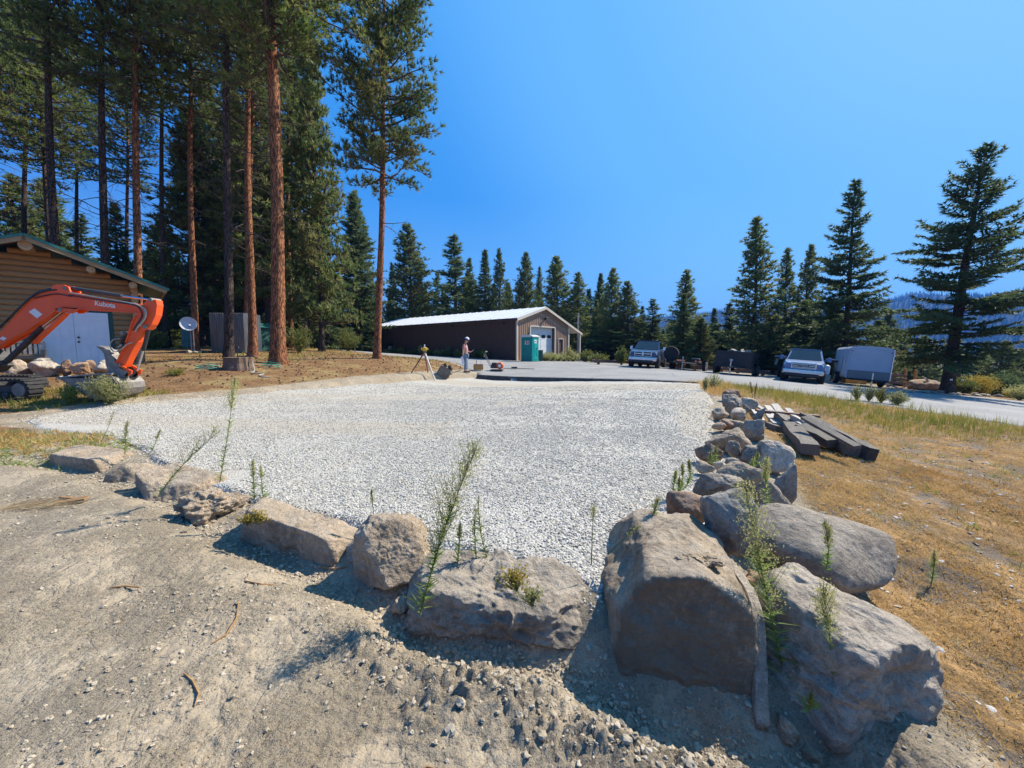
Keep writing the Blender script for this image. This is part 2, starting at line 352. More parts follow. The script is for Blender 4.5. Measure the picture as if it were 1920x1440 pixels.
class MB:
    def __init__(s): s.v = []; s.f = []
    def add(s, vs, fs):
        b = len(s.v); s.v += [tuple(p) for p in vs]; s.f += [tuple(i + b for i in f) for f in fs]; return s
    def box(s, c, d, rot=None, taper=None, bev=0):
        x, y, z = (q / 2 for q in d); t = taper or (1, 1)
        if bev:
            b = min(bev, x * .45, y * .45, z * .45); vs = []
            bm = bmesh.new(); bmesh.ops.create_cube(bm, size=1)
            for p in bm.verts: p.co = Vector((p.co.x * 2 * x, p.co.y * 2 * y, p.co.z * 2 * z))
            bmesh.ops.bevel(bm, geom=bm.edges[:], offset=b, segments=1, affect='EDGES')
            vs = [p.co.copy() for p in bm.verts]; fs = [[p.index for p in f.verts] for f in bm.faces]; bm.free()
            for p in vs:
                if p.z > 0: p.x *= t[0]; p.y *= t[1]
        else:
            vs = [Vector((sx * x * (t[0] if sz > 0 else 1), sy * y * (t[1] if sz > 0 else 1), sz * z)) for sx, sy, sz in
                  ((-1,-1,-1),(1,-1,-1),(1,1,-1),(-1,1,-1),(-1,-1,1),(1,-1,1),(1,1,1),(-1,1,1))]
            fs = [(0,3,2,1),(4,5,6,7),(0,1,5,4),(1,2,6,5),(2,3,7,6),(3,0,4,7)]
        if rot is not None:
            M = rot if isinstance(rot, Matrix) else Euler(rot).to_matrix(); vs = [M @ p for p in vs]
        return s.add([p + Vector(c) for p in vs], fs)
    def tube(s, pts, rad, n=8, cap=True):
        pts = [Vector(p) for p in pts]; rad = rad if hasattr(rad, '__len__') else [rad] * len(pts)
        vs = []; fs = []; up = None
        for i, p in enumerate(pts):
            t = (pts[min(i + 1, len(pts) - 1)] - pts[max(i - 1, 0)]).normalized()
            if up is None:
                up = Vector((0, 0, 1)) if abs(t.z) < .9 else Vector((0, 1, 0))
            a = t.cross(up).normalized(); b = a.cross(t).normalized(); up = b
            for k in range(n):
                q = 2 * math.pi * k / n; vs.append(p + (a * math.cos(q) + b * math.sin(q)) * rad[i])
        for i in range(len(pts) - 1):
            for k in range(n):
                fs.append((i*n+k, i*n+(k+1) % n, (i+1)*n+(k+1) % n, (i+1)*n+k))
        if cap: fs.append(tuple(range(n))[::-1]); fs.append(tuple(range((len(pts)-1)*n, len(pts)*n)))
        return s.add(vs, fs)
    def prism(s, poly, a, b, axis='y'):
        """poly of 2D points extruded from a to b along axis; for 'y' points are (x,z)"""
        mk = {'y': lambda p, t: (p[0], t, p[1]), 'x': lambda p, t: (t, p[0], p[1]), 'z': lambda p, t: (p[0], p[1], t)}[axis]
        n = len(poly); vs = [mk(p, a) for p in poly] + [mk(p, b) for p in poly]
        fs = [tuple(range(n)), tuple(range(n, 2 * n))[::-1]] + [(i, i + n, (i + 1) % n + n, (i + 1) % n) for i in range(n)]
        return s.add(vs, fs)
    def lathe(s, c, prof, n=16, axis='z'):
        vs = []; fs = []; c = Vector(c)
        for r_, h in prof:
            for k in range(n):
                q = 2 * math.pi * k / n; p = (r_ * math.cos(q), r_ * math.sin(q), h)
                if axis == 'x': p = (h, p[0], p[1])
                if axis == 'y': p = (p[0], h, p[1])
                vs.append(c + Vector(p))
        for i in range(len(prof) - 1):
            for k in range(n): fs.append((i*n+k, i*n+(k+1) % n, (i+1)*n+(k+1) % n, (i+1)*n+k))
        fs.append(tuple(range(n))[::-1]); fs.append(tuple(range((len(prof)-1)*n, len(prof)*n)))
        return s.add(vs, fs)
    def mesh(s, name, mat, smooth=False):
        me = bpy.data.meshes.new(name); me.from_pydata(s.v, [], s.f)
        bm = bmesh.new(); bm.from_mesh(me); bmesh.ops.recalc_face_normals(bm, faces=bm.faces[:])
        if smooth:
            for f in bm.faces: f.smooth = True
            for e in bm.edges:
                if len(e.link_faces) == 2 and e.calc_face_angle(0) > .7: e.smooth = False
        bm.to_mesh(me); bm.free()
        if mat: me.materials.append(mat)
        return me
    def put(s, name, mat, parent=None, smooth=False, loc=None, label=None):
        o = link(name, s.mesh(name, mat, smooth), parent, loc)
        if label: o['label'] = label
        return o
def copy_tree(o, parent=None):
    c = o.copy(); COL.objects.link(c); c.parent = parent
    for ch in list(o.children): copy_tree(ch, c)
    return c

# ------------------------------------------------------------------ ground sheet
def spacing(lim_a, lim_b, d0, grow, flat):
    def side(lim):
        r = [0.0]; 
        while r[-1] < lim:
            q = r[-1]; r.append(q + d0 + max(0, q - flat) * grow)
        return r[1:]
    return np.array([-q for q in side(lim_a)][::-1] + [0.0] + side(lim_b))
xs = spacing(2850, 2850, .015, .03, 2.6)
ys = spacing(1, 3000, .013, .0085, .9) + 1.1
# coarser rows behind the viewer
yb = [1.1]; 
while yb[-1] > -2800: yb.append(yb[-1] - (.02 + (1.1 - yb[-1]) * .06))
ys = np.concatenate([np.array(yb[1:])[::-1], ys[ys >= 1.1]])
yy = ys[ys > 140]; ys = np.concatenate([ys[ys <= 140], 140 * np.cumprod(np.full(60, 1.0512))])
X, Y = np.meshgrid(xs, ys); X = X.ravel(); Y = Y.ravel()
Z = ground(X, Y)
near = (np.hypot(X, Y) < 60); a, b = X[near], Y[near]
r_ = np.hypot(a, b)
dpad = sdf(a, b, PAD); dlot = sdf(a, b, LOT)
GRASS = [(2.2,1.2),(2.45,2.2),(2.95,3.4),(3.9,5.2),(4.9,7.4),(6.0,10.4),(7.0,12.8),(8.4,16.6),(9.3,16.6),(10.7,14.5),(11.9,11.9),(12.7,9.6),(14.6,4),(18,-4),(30,-30),(2,-30),(2.4,-1)]
LITTER = [(-12.5,5.6),(-10.4,7.4)] + [onB(*q) for q in ((20,778),(80,771),(250,749),(350,741),(447,734),(600,720),(680,714),(800,705),(880,700))] + [(-4.4,27),(-8,31),(-22,41.6),(-60,60),(-80,20),(-60,5)]
wg = ss(.35, -.25, sdf(a, b, GRASS)); wli = ss(.3, -.5, sdf(a, b, LITTER))
wli = np.maximum(wli, ss(.3, -.3, np.hypot((a + 10.2) / 2.6, (b - 6.0) / 1.0) - 1) * .9)
far_l = ss(36, 46, b) + ss(24, 28, a) * ss(16, 20, b) + ss(-11, -13, a); wli = np.clip(np.maximum(wli, far_l * (1 - wg)), 0, 1)
fine = ss(14, 5, r_) * (1 - ss(.1, -.2, dpad)) * (1 - ss(.1, -.2, dlot))
soil = (1 - wg) * (1 - wli)
crest = np.exp(-(pldist(a, b, CREST) / .3) ** 2)
rough = ss(.0, .6, fbm2(a, b, .7, 3, 5)) * .7 + .3 + crest * 1.5
zn = 0.06 * fbm2(a, b, .55, 3, 1) * fine + .02 * fbm2(a, b, 1.4, 3, 14) * fine * soil + 0.016 * fbm2(a, b, 3.1, 4, 9) * fine * rough
lump = np.abs(fbm2(a, b, 16, 3, 21)); zn += soil * fine * (.011 * (rough * lump) + crest * .022 * lump + crest * .02 * np.abs(fbm2(a, b, 34, 2, 23)))
zn += wg * fine * (.022 * fbm2(a, b, 5, 4, 33)) + wli * .02 * fbm2(a, b, 3, 4, 41) * ss(30, 10, r_)
# tyre tread and spade scuffs in the packed soil
tr = ss(.35, 0, np.abs((b - 2.9) - .12 * (a + 2.5))) * ss(-3.6, -2.9, a) * ss(-1.0, -1.6, a)
zn += -.012 * tr + .004 * tr * np.sin((a * .9 + b * .35) * 95)
# dried mud cracks
q = fbm2(a, b, 4.2, 4, 61); crack = np.exp(-(q / .04) ** 2) + np.exp(-(fbm2(a, b, 7.5, 3, 63) / .05) ** 2) * .7; zn -= soil * fine * .013 * crack * ss(.1, .5, fbm2(a, b, .9, 2, 71) + .3)
# crumbly surface relief
cr1 = np.abs(fbm2(a, b, 28, 3, 91)); zn += soil * fine * ss(6, 3, r_) * (.010 * (cr1 - .3) * (.35 + ss(-.1, .5, fbm2(a, b, 1.6, 3, 95))))
Z[near] += zn
def gfull_detail(x, y): return ground(x, y)
nx, ny = len(xs), len(ys); I = np.arange(nx * ny).reshape(ny, nx)
Fq = np.stack([I[:-1, :-1], I[:-1, 1:], I[1:, 1:], I[1:, :-1]], -1).reshape(-1, 4)
me = npmesh('ground', np.stack([X, Y, Z], -1), Fq, M_GROUND, True)
def fattr(me, name, full):
    at = me.attributes.new(name, 'FLOAT', 'POINT'); at.data.foreach_set('value', np.asarray(full, np.float32))
full = np.zeros(len(X)); full[near] = wg; fattr(me, 'grass', full)
full = np.full(len(X), 1.0); full[near] = wli; fattr(me, 'litter', full)
tag(link('ground', me), kind='structure')
NX, NY, NZ = xs, ys, Z.reshape(ny, nx)
def gmesh(x, y):
    """bilinear lookup in the finished ground mesh"""
    x = np.asarray(x, float); y = np.asarray(y, float)
    i = np.clip(np.searchsorted(NX, x) - 1, 0, nx - 2); j = np.clip(np.searchsorted(NY, y) - 1, 0, ny - 2)
    tx = (x - NX[i]) / (NX[i + 1] - NX[i]); ty = (y - NY[j]) / (NY[j + 1] - NY[j])
    return (NZ[j, i] * (1 - tx) + NZ[j, i + 1] * tx) * (1 - ty) + (NZ[j + 1, i] * (1 - tx) + NZ[j + 1, i + 1] * tx) * ty

def sheet(name, poly, zf, mat, x0, x1, y0, y1, dx, grow, edge_noise, skirt, seed, extra=None):
    """a sheet cut out of a grid by a polygon whose border is roughened; skirt = depth of its cut edge"""
    gx = np.arange(x0, x1 + dx, dx); gy = [y0]
    while gy[-1] < y1: gy.append(gy[-1] + dx * (1 + grow * max(0, gy[-1] - y0)))
    gy = np.array(gy); X, Y = np.meshgrid(gx, gy); sh = X.shape; X = X.ravel(); Y = Y.ravel()
    s = sdf(X, Y, poly) + edge_noise * fbm2(X, Y, 1.6, 4, seed)
    # pull the vertices just outside onto the border
    n2, n1 = sh; I = np.arange(n1 * n2).reshape(n2, n1); ins = (s < 0).reshape(sh)
    q = ins[:-1, :-1] | ins[1:, :-1] | ins[:-1, 1:] | ins[1:, 1:]
    F = np.stack([I[:-1, :-1], I[:-1, 1:], I[1:, 1:], I[1:, :-1]], -1)[q]
    Z = zf(X, Y); drop = skirt * ss(-.01, dx * .6, s)
    Z = Z - drop
    used = np.unique(F); mp = -np.ones(n1 * n2, int); mp[used] = np.arange(len(used))
    me = npmesh(name, np.stack([X, Y, Z], -1)[used], mp[F], mat, True)
    if extra is not None:
        for k, f in extra.items(): fattr(me, k, f(X[used], Y[used]))
    return tag(link(name, me), kind='structure')
def padsurf(x, y):
    return padz(x, y) + .012 + .012 * fbm2(x, y, 1.1, 4, 3) + .006 * fbm2(x, y, 9, 3, 4) * ss(14, 5, np.hypot(x, y))
def tanmask(x, y):
    t = .5 * ss(.9, .0, np.abs(y - 13.5 - .35 * x) - .5) + .75 * ss(.8, .0, np.abs((y - 7.2) + .12 * (x + 3)) - .25) * ss(-.3, -1.8, x) + .3 * ss(.4, 0, np.abs(y - 10.5 - .1 * x) - .3)
    t += .9 * ss(1.0, .3, pldist(x, y, [(3.7, 7), (4.7, 9.4), (6.6, 13)])) + .75 * ss(1.6, .2, np.abs(y - 17.6 + .3 * x)) + .35 * ss(.8, .1, pldist(x, y, [(-5, 5.3), (-3.4, 4.5)]))
    for off in (0, 1.75): t += .34 * np.exp(-((x - (-3.2 + off + .16 * y + .012 * y * y)) / .17) ** 2) + .26 * np.exp(-((y - (6.2 + off * .8 + .18 * x)) / .14) ** 2) * ss(-1, -4, x)
    return t + .12
sheet('gravel_pad', PAD, padsurf, M_PAD, -10.8, 8.8, 2.0, 20.8, .05, .12, .09, .10, 11, {'tan': tanmask})
def cut_edge():
    a = np.array([-1.78, 20.78]); b = np.array([8.2, 17.40]); n = 90; V = []; F = []; nrm = np.array([-.32, -.947])
    for i in range(n + 1):
        t = i / n; q = a + (b - a) * t; w = .05 + .035 * float(fbm2(np.array([t * 40]), np.array([3.]), 1, 3, 7)[0])
        zt = float(base([q[0]], [q[1]])[0]) + .013; zb = float(padz(*[np.array([c]) for c in (q + nrm * .2)])[0]) - .06; f0 = q + nrm * (w + .12); f1 = q + nrm * (w + .16 + .03 * math.sin(i * 1.7)); bk = q - nrm * .3
        V += [(*bk, zt - .02), (*f0, zt), (*f1, zb)]
    for i in range(n):
        for k in (0, 1): F.append((i*3+k, i*3+k+1, i*3+4+k, i*3+3+k))
    return V, F
def lotsurf(x, y): return base(x, y) + .015 + .012 * fbm2(x, y, .6, 3, 8)
sheet('parking_lot', LOT, lotsurf, M_ASPH, -31, 46.5, -6, 52.5, .14, .02, .10, .22, 12)

V_, F_ = cut_edge(); tag(link('asphalt_edge', npmesh('asphalt_edge', V_, F_, simple('cut_asphalt', (.10, .085, .07), (.06, .052, .045), sc=9, rough=.95, bump=.8))), kind='structure')
# ------------------------------------------------------------------ scattered stones (geometry nodes instances)
def gn_scatter(name, P, S, mat, squash=.7, sub=1, jag=.9, kind='stuff', label=None, cat=None):
    n = len(P); me = bpy.data.meshes.new(name); me.vertices.add(n); me.vertices.foreach_set('co', np.asarray(P, np.float32).ravel())
    s3 = np.stack([S * rng.uniform(.8, 1.3, n), S * rng.uniform(.8, 1.3, n), S * rng.uniform(.75, 1.15, n) * squash], -1)
    at = me.attributes.new('scl', 'FLOAT_VECTOR', 'POINT'); at.data.foreach_set('vector', s3.astype(np.float32).ravel())
    rt = np.stack([rng.uniform(-.5, .5, n), rng.uniform(-.5, .5, n), rng.uniform(0, 6.28, n)], -1)
    at = me.attributes.new('rot', 'FLOAT_VECTOR', 'POINT'); at.data.foreach_set('vector', rt.astype(np.float32).ravel())
    o = link(name, me); g = bpy.data.node_groups.new(name + '_nodes', 'GeometryNodeTree')
    g.interface.new_socket('Geometry', in_out='INPUT', socket_type='NodeSocketGeometry'); g.interface.new_socket('Geometry', in_out='OUTPUT', socket_type='NodeSocketGeometry')
    N = g.nodes; L = g.links; gi = N.new('NodeGroupInput'); go = N.new('NodeGroupOutput')
    gt = N.new('GeometryNodeGeometryToInstance')
    for k in range(4):
        ic = N.new('GeometryNodeMeshIcoSphere'); ic.inputs['Subdivisions'].default_value = sub; ic.inputs['Radius'].default_value = .5
        no = N.new('ShaderNodeTexNoise'); no.noise_dimensions = '4D'; no.inputs['W'].default_value = k * 7.3 + 1; no.inputs['Scale'].default_value = 2.6
        sb = N.new('ShaderNodeVectorMath'); sb.operation = 'SUBTRACT'; sb.inputs[1].default_value = (.5, .5, .5)
        ml = N.new('ShaderNodeVectorMath'); ml.operation = 'SCALE'; ml.inputs['Scale'].default_value = jag
        sp = N.new('GeometryNodeSetPosition'); sm = N.new('GeometryNodeSetMaterial'); sm.inputs['Material'].default_value = mat
        shd = N.new('GeometryNodeSetShadeSmooth'); shd.inputs['Shade Smooth'].default_value = False
        L.new(no.outputs['Color'], sb.inputs[0]); L.new(sb.outputs[0], ml.inputs[0]); L.new(ic.outputs['Mesh'], sp.inputs['Geometry'])
        L.new(ml.outputs[0], sp.inputs['Offset']); L.new(sp.outputs[0], shd.inputs[0]); L.new(shd.outputs[0], sm.inputs['Geometry']); L.new(sm.outputs[0], gt.inputs[0])
    ip = N.new('GeometryNodeInstanceOnPoints'); ip.inputs['Pick Instance'].default_value = True
    def at(nm):
        q = N.new('GeometryNodeInputNamedAttribute'); q.data_type = 'FLOAT_VECTOR'; q.inputs['Name'].default_value = nm
        return q.outputs['Attribute']
    L.new(gi.outputs[0], ip.inputs['Points']); L.new(gt.outputs[0], ip.inputs['Instance'])
    L.new(at('scl'), ip.inputs['Scale']); L.new(at('rot'), ip.inputs['Rotation']); L.new(ip.outputs[0], go.inputs[0])
    md = o.modifiers.new('scatter', 'NODES'); md.node_group = g
    if mat and not me.materials: me.materials.append(mat)
    return tag(o, label, cat, kind=kind)
def sample(n, x0, x1, y0, y1): return rng.uniform(x0, x1, n), rng.uniform(y0, y1, n)
# gravel on the pad, thinning with distance where the material takes over
gxs, gys, gss = [], [], []
for (n, x0, x1, y0, y1, s0, s1) in ((70000, -3, 3.4, 2.2, 4.6, .007, .022), (100000, -7, 4.2, 4.6, 7.2, .009, .024), (90000, -10.4, 5.6, 7.2, 11.5, .013, .028), (30000, -9.5, 7.6, 11.5, 17, .018, .032)):
    x, y = sample(n, x0, x1, y0, y1); gxs.append(x); gys.append(y); gss.append(rng.uniform(s0, s1, n) * rng.choice([1, 1, 1, 1.35], n))
x = np.concatenate(gxs); y = np.concatenate(gys); s = np.concatenate(gss)
dp = sdf(x, y, PAD); tm = np.clip(tanmask(x, y) + .5 * fbm2(x, y, 1.5, 3, 2), 0, 1)
keep = (dp < rng.uniform(-.05, .22, len(x))) & (rng.random(len(x)) > np.clip(tm * 1.05, 0, .68)); x, y, s = x[keep], y[keep], s[keep]
ing = sdf(x, y, PAD) < 0
z = np.where(ing, padsurf(x, y), gmesh(x, y)) + s * .04
gn_scatter('gravel_stones', np.stack([x, y, z], -1), s, M_STONE, .6, 1, .9, label='loose crushed pale grey gravel covering the pad', cat='gravel')
# clods and pebbles on the bare soil
x1, y1 = sample(90000, -5.5, 2.6, 1.0, 4.6); s1_ = .003 + .022 * rng.random(90000) ** 8
dens = ss(-.1, .6, fbm2(x1, y1, 1.3, 3, 88)) * .55 + .12 + .18 * np.exp(-(pldist(x1, y1, CREST) / .28) ** 2)
k = (rng.random(90000) < dens) & (sdf(x1, y1, PAD) > -.05) & (sdf(x1, y1, GRASS) > -.3); x1, y1, s1_ = x1[k], y1[k], s1_[k]
th = rng.uniform(0, 1, 1600); idx = rng.integers(0, len(CREST) - 1, 1600); cr = np.array(CREST)
x2 = cr[idx, 0] * (1 - th) + cr[idx + 1, 0] * th + rng.normal(0, .12, 1600); y2 = cr[idx, 1] * (1 - th) + cr[idx + 1, 1] * th + rng.normal(0, .11, 1600)
s2 = .004 + .034 * rng.random(1600) ** 6
q4 = rng.integers(0, len(FRONT) - 1, 7000); t4 = rng.uniform(0, 1, 7000); fr_ = np.array(FRONT); x4 = fr_[q4, 0] * (1 - t4) + fr_[q4 + 1, 0] * t4 + rng.normal(0, .09, 7000); y4 = fr_[q4, 1] * (1 - t4) + fr_[q4 + 1, 1] * t4 + rng.normal(0, .09, 7000); s4 = .004 + .03 * rng.random(7000) ** 5
x3, y3 = sample(6000, -11, 12, 3, 12); s3 = .008 + .035 * rng.random(6000) ** 4; k = (sdf(x3, y3, PAD) > .05) & (sdf(x3, y3, LOT) > .05); x3, y3, s3 = x3[k], y3[k], s3[k]
x = np.concatenate([x1, x2, x3, x4]); y = np.concatenate([y1, y2, y3, y4]); s = np.concatenate([s1_, s2, s3, s4])
gn_scatter('soil_clods', np.stack([x, y, gmesh(x, y) + s * .1], -1), s, M_CLOD, .7, 2, 1.15, label='loose clods and pebbles on the bare tan soil', cat='soil clods')
# ------------------------------------------------------------------ boulders
MR_CRUMB = m_rock('crumbly_soil', (.33, .27, .19), (.25, .2, .14))
ICO = {}
def ico(level):
    if level not in ICO:
        bm = bmesh.new(); bmesh.ops.create_icosphere(bm, subdivisions=level, radius=1)
        V = np.array([v.co[:] for v in bm.verts]); F = np.array([[v.index for v in f.verts] for f in bm.faces]); bm.free()
        ICO[level] = (V / np.linalg.norm(V, axis=1)[:, None], F)
    return ICO[level]
def rock_mesh(name, dims, seed, mat, planes=None, p=14, nz=.05, level=5, ridges=0.0, fine=.012):
    D, F = ico(level); g = np.random.default_rng(seed)
    if planes is None:
        k = 13; i = np.arange(k) + .5; ph = np.arccos(1 - 2 * i / k); th_ = math.pi * (1 + 5 ** .5) * i + seed
        N = np.stack([np.cos(th_) * np.sin(ph), np.sin(th_) * np.sin(ph), np.cos(ph)], -1) + g.normal(0, .28, (k, 3))
        N /= np.linalg.norm(N, axis=1)[:, None]; hgt = g.uniform(.74, 1.05, k)
    else:
        N = np.array([q[:3] for q in planes], float); N /= np.linalg.norm(N, axis=1)[:, None]; hgt = np.array([q[3] for q in planes], float)
    s = np.maximum(D @ N.T, 0) / hgt[None]
    r = (s ** p).sum(1) ** (-1 / p); r = np.minimum(r, 1.9)
    V = D * r[:, None] * (np.array(dims) / 2)[None]
    sz = float(np.mean(dims)); off = g.uniform(-50, 50, 3)
    nv = V + off; disp = nz * sz * fbm3(nv, 1.7 / sz, 3, seed % 97)
    if ridges: disp -= ridges * sz * np.abs(fbm3(nv * np.array([1, 1, 1.6]), 2.6 / sz, 4, seed % 53 + 3, .55))
    disp += fine * sz * fbm3(nv, 11 / sz, 3, seed % 31, .6)
    dd = V / np.linalg.norm(V, axis=1)[:, None]
    V = V + dd * disp[:, None]
    return npmesh(name, V, F, mat, True)
def rock(loc, dims, rot, seed, mat, label, cat='boulder', name='boulder', group=None, **k):
    me = rock_mesh(name, dims, seed, mat, **k); o = link(name, me, loc=loc)
    o.rotation_euler = rot if hasattr(rot, '__len__') else (0, 0, rot)
    return tag(o, label, cat, group)
GW = 'boulders edging the gravel pad'
# --- the large ones in front
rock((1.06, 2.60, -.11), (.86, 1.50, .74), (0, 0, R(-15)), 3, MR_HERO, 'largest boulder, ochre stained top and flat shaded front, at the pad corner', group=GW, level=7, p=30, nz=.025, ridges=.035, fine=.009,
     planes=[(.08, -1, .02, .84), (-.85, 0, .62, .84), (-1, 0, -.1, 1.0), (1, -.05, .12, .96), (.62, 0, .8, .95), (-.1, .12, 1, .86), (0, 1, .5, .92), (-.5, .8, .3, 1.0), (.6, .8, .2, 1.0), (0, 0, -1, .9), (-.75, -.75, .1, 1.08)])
rock((1.14, 2.24, .205), (.24, .20, .07), (R(-4), R(8), .4), 4, MR_CRUMB, 'crumbly soil clump stuck on the front edge of the largest boulder', level=6, nz=.14, ridges=.2, fine=.05, name='soil_clump', cat='soil clump')
rock((1.435, 2.40, -.25), (.075, .95, .60), (R(-4), R(5), R(-15)), 5, MR_SIDE, 'thin upright stone slab leaning on the right flank of the largest boulder', group=GW, level=5, p=20, nz=.02, name='stone_slab', cat='stone slab',
     planes=[(0, -1, .3, .95), (-1, 0, 0, .9), (1, 0, .15, .9), (0, .1, 1, .9), (0, 1, .3, .95), (0, 0, -1, .9), (0, -.6, .8, 1.05)])
rock((1.86, 2.22, -.27), (.98, .96, .80), (R(6), R(10), R(28)), 8, MR_SIDE, 'pale layered boulder with a hollow, lowest at the right of the wall', group=GW, level=7, p=22, nz=.05, ridges=.055, fine=.012,
     planes=[(-.2, -1, .05, .86), (-1, -.1, .1, .92), (1, 0, .3, .95), (.45, -.1, .9, .78), (-.3, -.2, 1, .82), (0, 1, .4, .9), (.7, -.75, .0, .95), (.8, .6, .3, .95), (0, 0, -1, .8), (-.6, .8, .3, .9), (.2, -.7, .65, .98)])
rock((2.40, 3.02, -.12), (1.08, .74, .58), (R(0), R(12), R(-28)), 12, MR_GREY, 'smooth dark grey boulder just above the pale layered one', group=GW, level=6, p=7, nz=.03, ridges=.01, fine=.006)
rock((-.07, 2.48, -.215), (1.28, .78, .62), (R(-4), R(5), R(-10)), 21, MR_GREY, 'long creviced grey boulder half buried left of the largest boulder', group=GW, level=7, p=12, nz=.05, ridges=.10, fine=.012,
     planes=[(-.12, -1, -.04, .76), (-1, -.2, .2, .92), (1, -.2, .25, .95), (.35, -.2, .95, .8), (-.35, -.1, 1, .72), (0, 1, .4, .9), (.75, -.7, .2, .92), (0, 0, -1, .9), (.05, -.45, .9, .78)])
rock((-.90, 2.82, -.05), (.58, .48, .58), (R(14), R(-8), R(20)), 27, MR_TAN, 'pointed brown boulder tilted with a round shaded hollow', group=GW, level=7, p=15, nz=.035, ridges=.035,
     planes=[(-1, -.6, .15, .78), (.15, -.75, .75, .72), (1, -.1, .35, .86), (0, -.5, -1, .72), (0, 1, .3, .85), (-.3, .1, 1, 1.05), (.4, .2, .95, .95), (-.9, .5, .2, .9), (0, 0, -1, .85)])
rock((-1.74, 3.14, -.09), (1.12, .46, .48), (R(-3), R(9), R(-14)), 33, MR_TAN, 'long wedge boulder, dark front face and pale flat top', group=GW, level=6, p=18, nz=.03, ridges=.03,
     planes=[(-.12, -1, -.12, .72), (0, .05, 1, .70), (-1, -.2, .1, .95), (1, -.2, .2, .95), (0, 1, .4, .9), (0, 0, -1, .95), (.5, .1, .9, .86)])
rock((-1.22, 2.98, -.16), (.26, .26, .26), .6, 35, MR_GREY, 'small soil covered stone between the wedge and the pointed boulder', group=GW, level=5, cat='stone', name='stone')
rock((-2.85, 3.60, -.03), (.6, .46, .36), .3, 38, MR_TAN, 'crumbling dusty rock heap left of the long wedge boulder', group=GW, level=6, nz=.1, ridges=.13, fine=.03)
rock((-3.66, 4.16, -.07), (1.0, .7, .46), (R(5), R(6), R(-14)), 44, MR_TAN, 'boulder with one dark triangular face, third from the left end', group=GW, level=6, p=16, nz=.035, ridges=.03,
     planes=[(-.6, -.9, -.05, .66), (.45, -.8, .4, .80), (0, 0, 1, .8), (1, 0, .3, .95), (-1, .2, .2, .9), (0, 1, .3, .9), (0, 0, -1, .9)])
rock((-4.5, 4.62, -.08), (.5, .42, .3), .9, 47, MR_TAN, 'low grey stone second from the left end', group=GW, level=5, cat='stone', name='stone')
rock((-5.56, 5.12, -.01), (.92, .55, .32), (0, R(3), R(-6)), 52, MR_TAN, 'flat topped slab boulder at the far left end of the edging', group=GW, level=6, p=20, nz=.03,
     planes=[(-.15, -1, .0, .85), (0, -.05, 1, .75), (-1, -.2, .1, .95), (1, 0, .3, .95), (0, 1, .3, .9), (0, 0, -1, .9)])
# --- the right hand wall, bounding boxes measured in the photograph: (x0,y0,x1,y1,depth/width,mat,p,tilt,label)
WALL = [(1352,727,1392,750,.8,MR_RED,6,(0,0,0),'dark round boulder at the far end of the wall'),
 (1352,740,1392,773,.7,MR_GREY,14,(0,0,.2),'grey angular boulder below the dark round one at the far end'),
 (1366,760,1403,789,.8,MR_PALE,7,(0,0,.4),'pale rounded boulder with dark streaks near the far end'),
 (1388,745,1422,768,.8,MR_PALE,9,(0,.35,-.2),'whitish smooth boulder beside the reddish weeds at the far end'),
 (1391,758,1404,774,.9,MR_GREY,9,(0,0,0),'little grey stone tucked behind the streaked pale boulder'),
 (1414,766,1430,790,.5,MR_BLUE,18,(0,.5,0),'slim grey stone slab slanting toward the timber pile'),
 (1334,765,1362,784,.9,MR_TAN,10,(0,0,0),'sandy stone at the pad edge under the orange weeds'),
 (1350,785,1374,804,.9,MR_RED,9,(0,0,0),'brown stone behind the small tan pebble boulder'),
 (1334,790,1364,806,.9,MR_ORANGE,6,(0,0,0),'small rounded tan stone at the pad edge'),
 (1368,788,1402,814,.9,MR_TAN,12,(0,0,0),'grainy stone beside the boulder with the white vein'),
 (1391,784,1434,826,.8,MR_GREY,12,(0,0,.3),'angular boulder with a white vein nearest the timber pile'),
 (1334,803,1411,842,.55,MR_TAN,10,(0,.08,0),'long tan boulder with a smooth shaded face'),
 (1408,823,1484,878,.75,MR_PALE,6,(0,.38,-.1),'large smooth egg shaped boulder below the timber pile'),
 (1360,824,1391,854,.45,MR_GREY,10,(0,-.6,0),'small stone standing on a slant before the long tan boulder'),
 (1383,834,1432,874,.8,MR_GREY,9,(0,.2,.2),'rounded dark boulder left of the egg shaped one'),
 (1309,831,1350,869,.8,MR_RED,18,(0,.1,0),'brown layered flat stone against the gravel'),
 (1416,845,1442,868,.9,MR_RED,10,(0,.3,0),'reddish stone wedged under the egg shaped boulder'),
 (1304,867,1337,887,.9,MR_TAN,12,(0,0,0),'crumbly little stone at the gravel edge above the flat slab'),
 (1338,865,1364,881,.9,MR_PALE,7,(0,0,0),'small pale round stone above the long smooth boulder'),
 (1361,862,1387,874,.9,MR_GREY,7,(0,0,0),'small grey stone perched on the long smooth boulder'),
 (1354,869,1448,918,.6,MR_TAN,8,(0,.16,-.15),'long smooth boulder in the middle of the wall'),
 (1300,880,1402,940,.6,MR_GREY,20,(0,.22,0),'flat topped slab with a dark underside in the middle of the wall'),
 (1441,884,1491,952,.8,MR_GREY,9,(0,.5,-.2),'steep grey boulder bordering the dry grass in the middle of the wall'),
 (1399,905,1477,967,.7,MR_GREY,8,(0,.35,-.1),'hump backed boulder above the dark grey one'),
 (1244,919,1331,985,.75,MR_RED,8,(0,-.05,0),'reddish brown boulder behind the largest boulder, against the gravel'),
 (1304,914,1418,1035,.8,MR_BLUE,14,(0,.3,-.2),'blue grey layered boulder behind the largest boulder')]
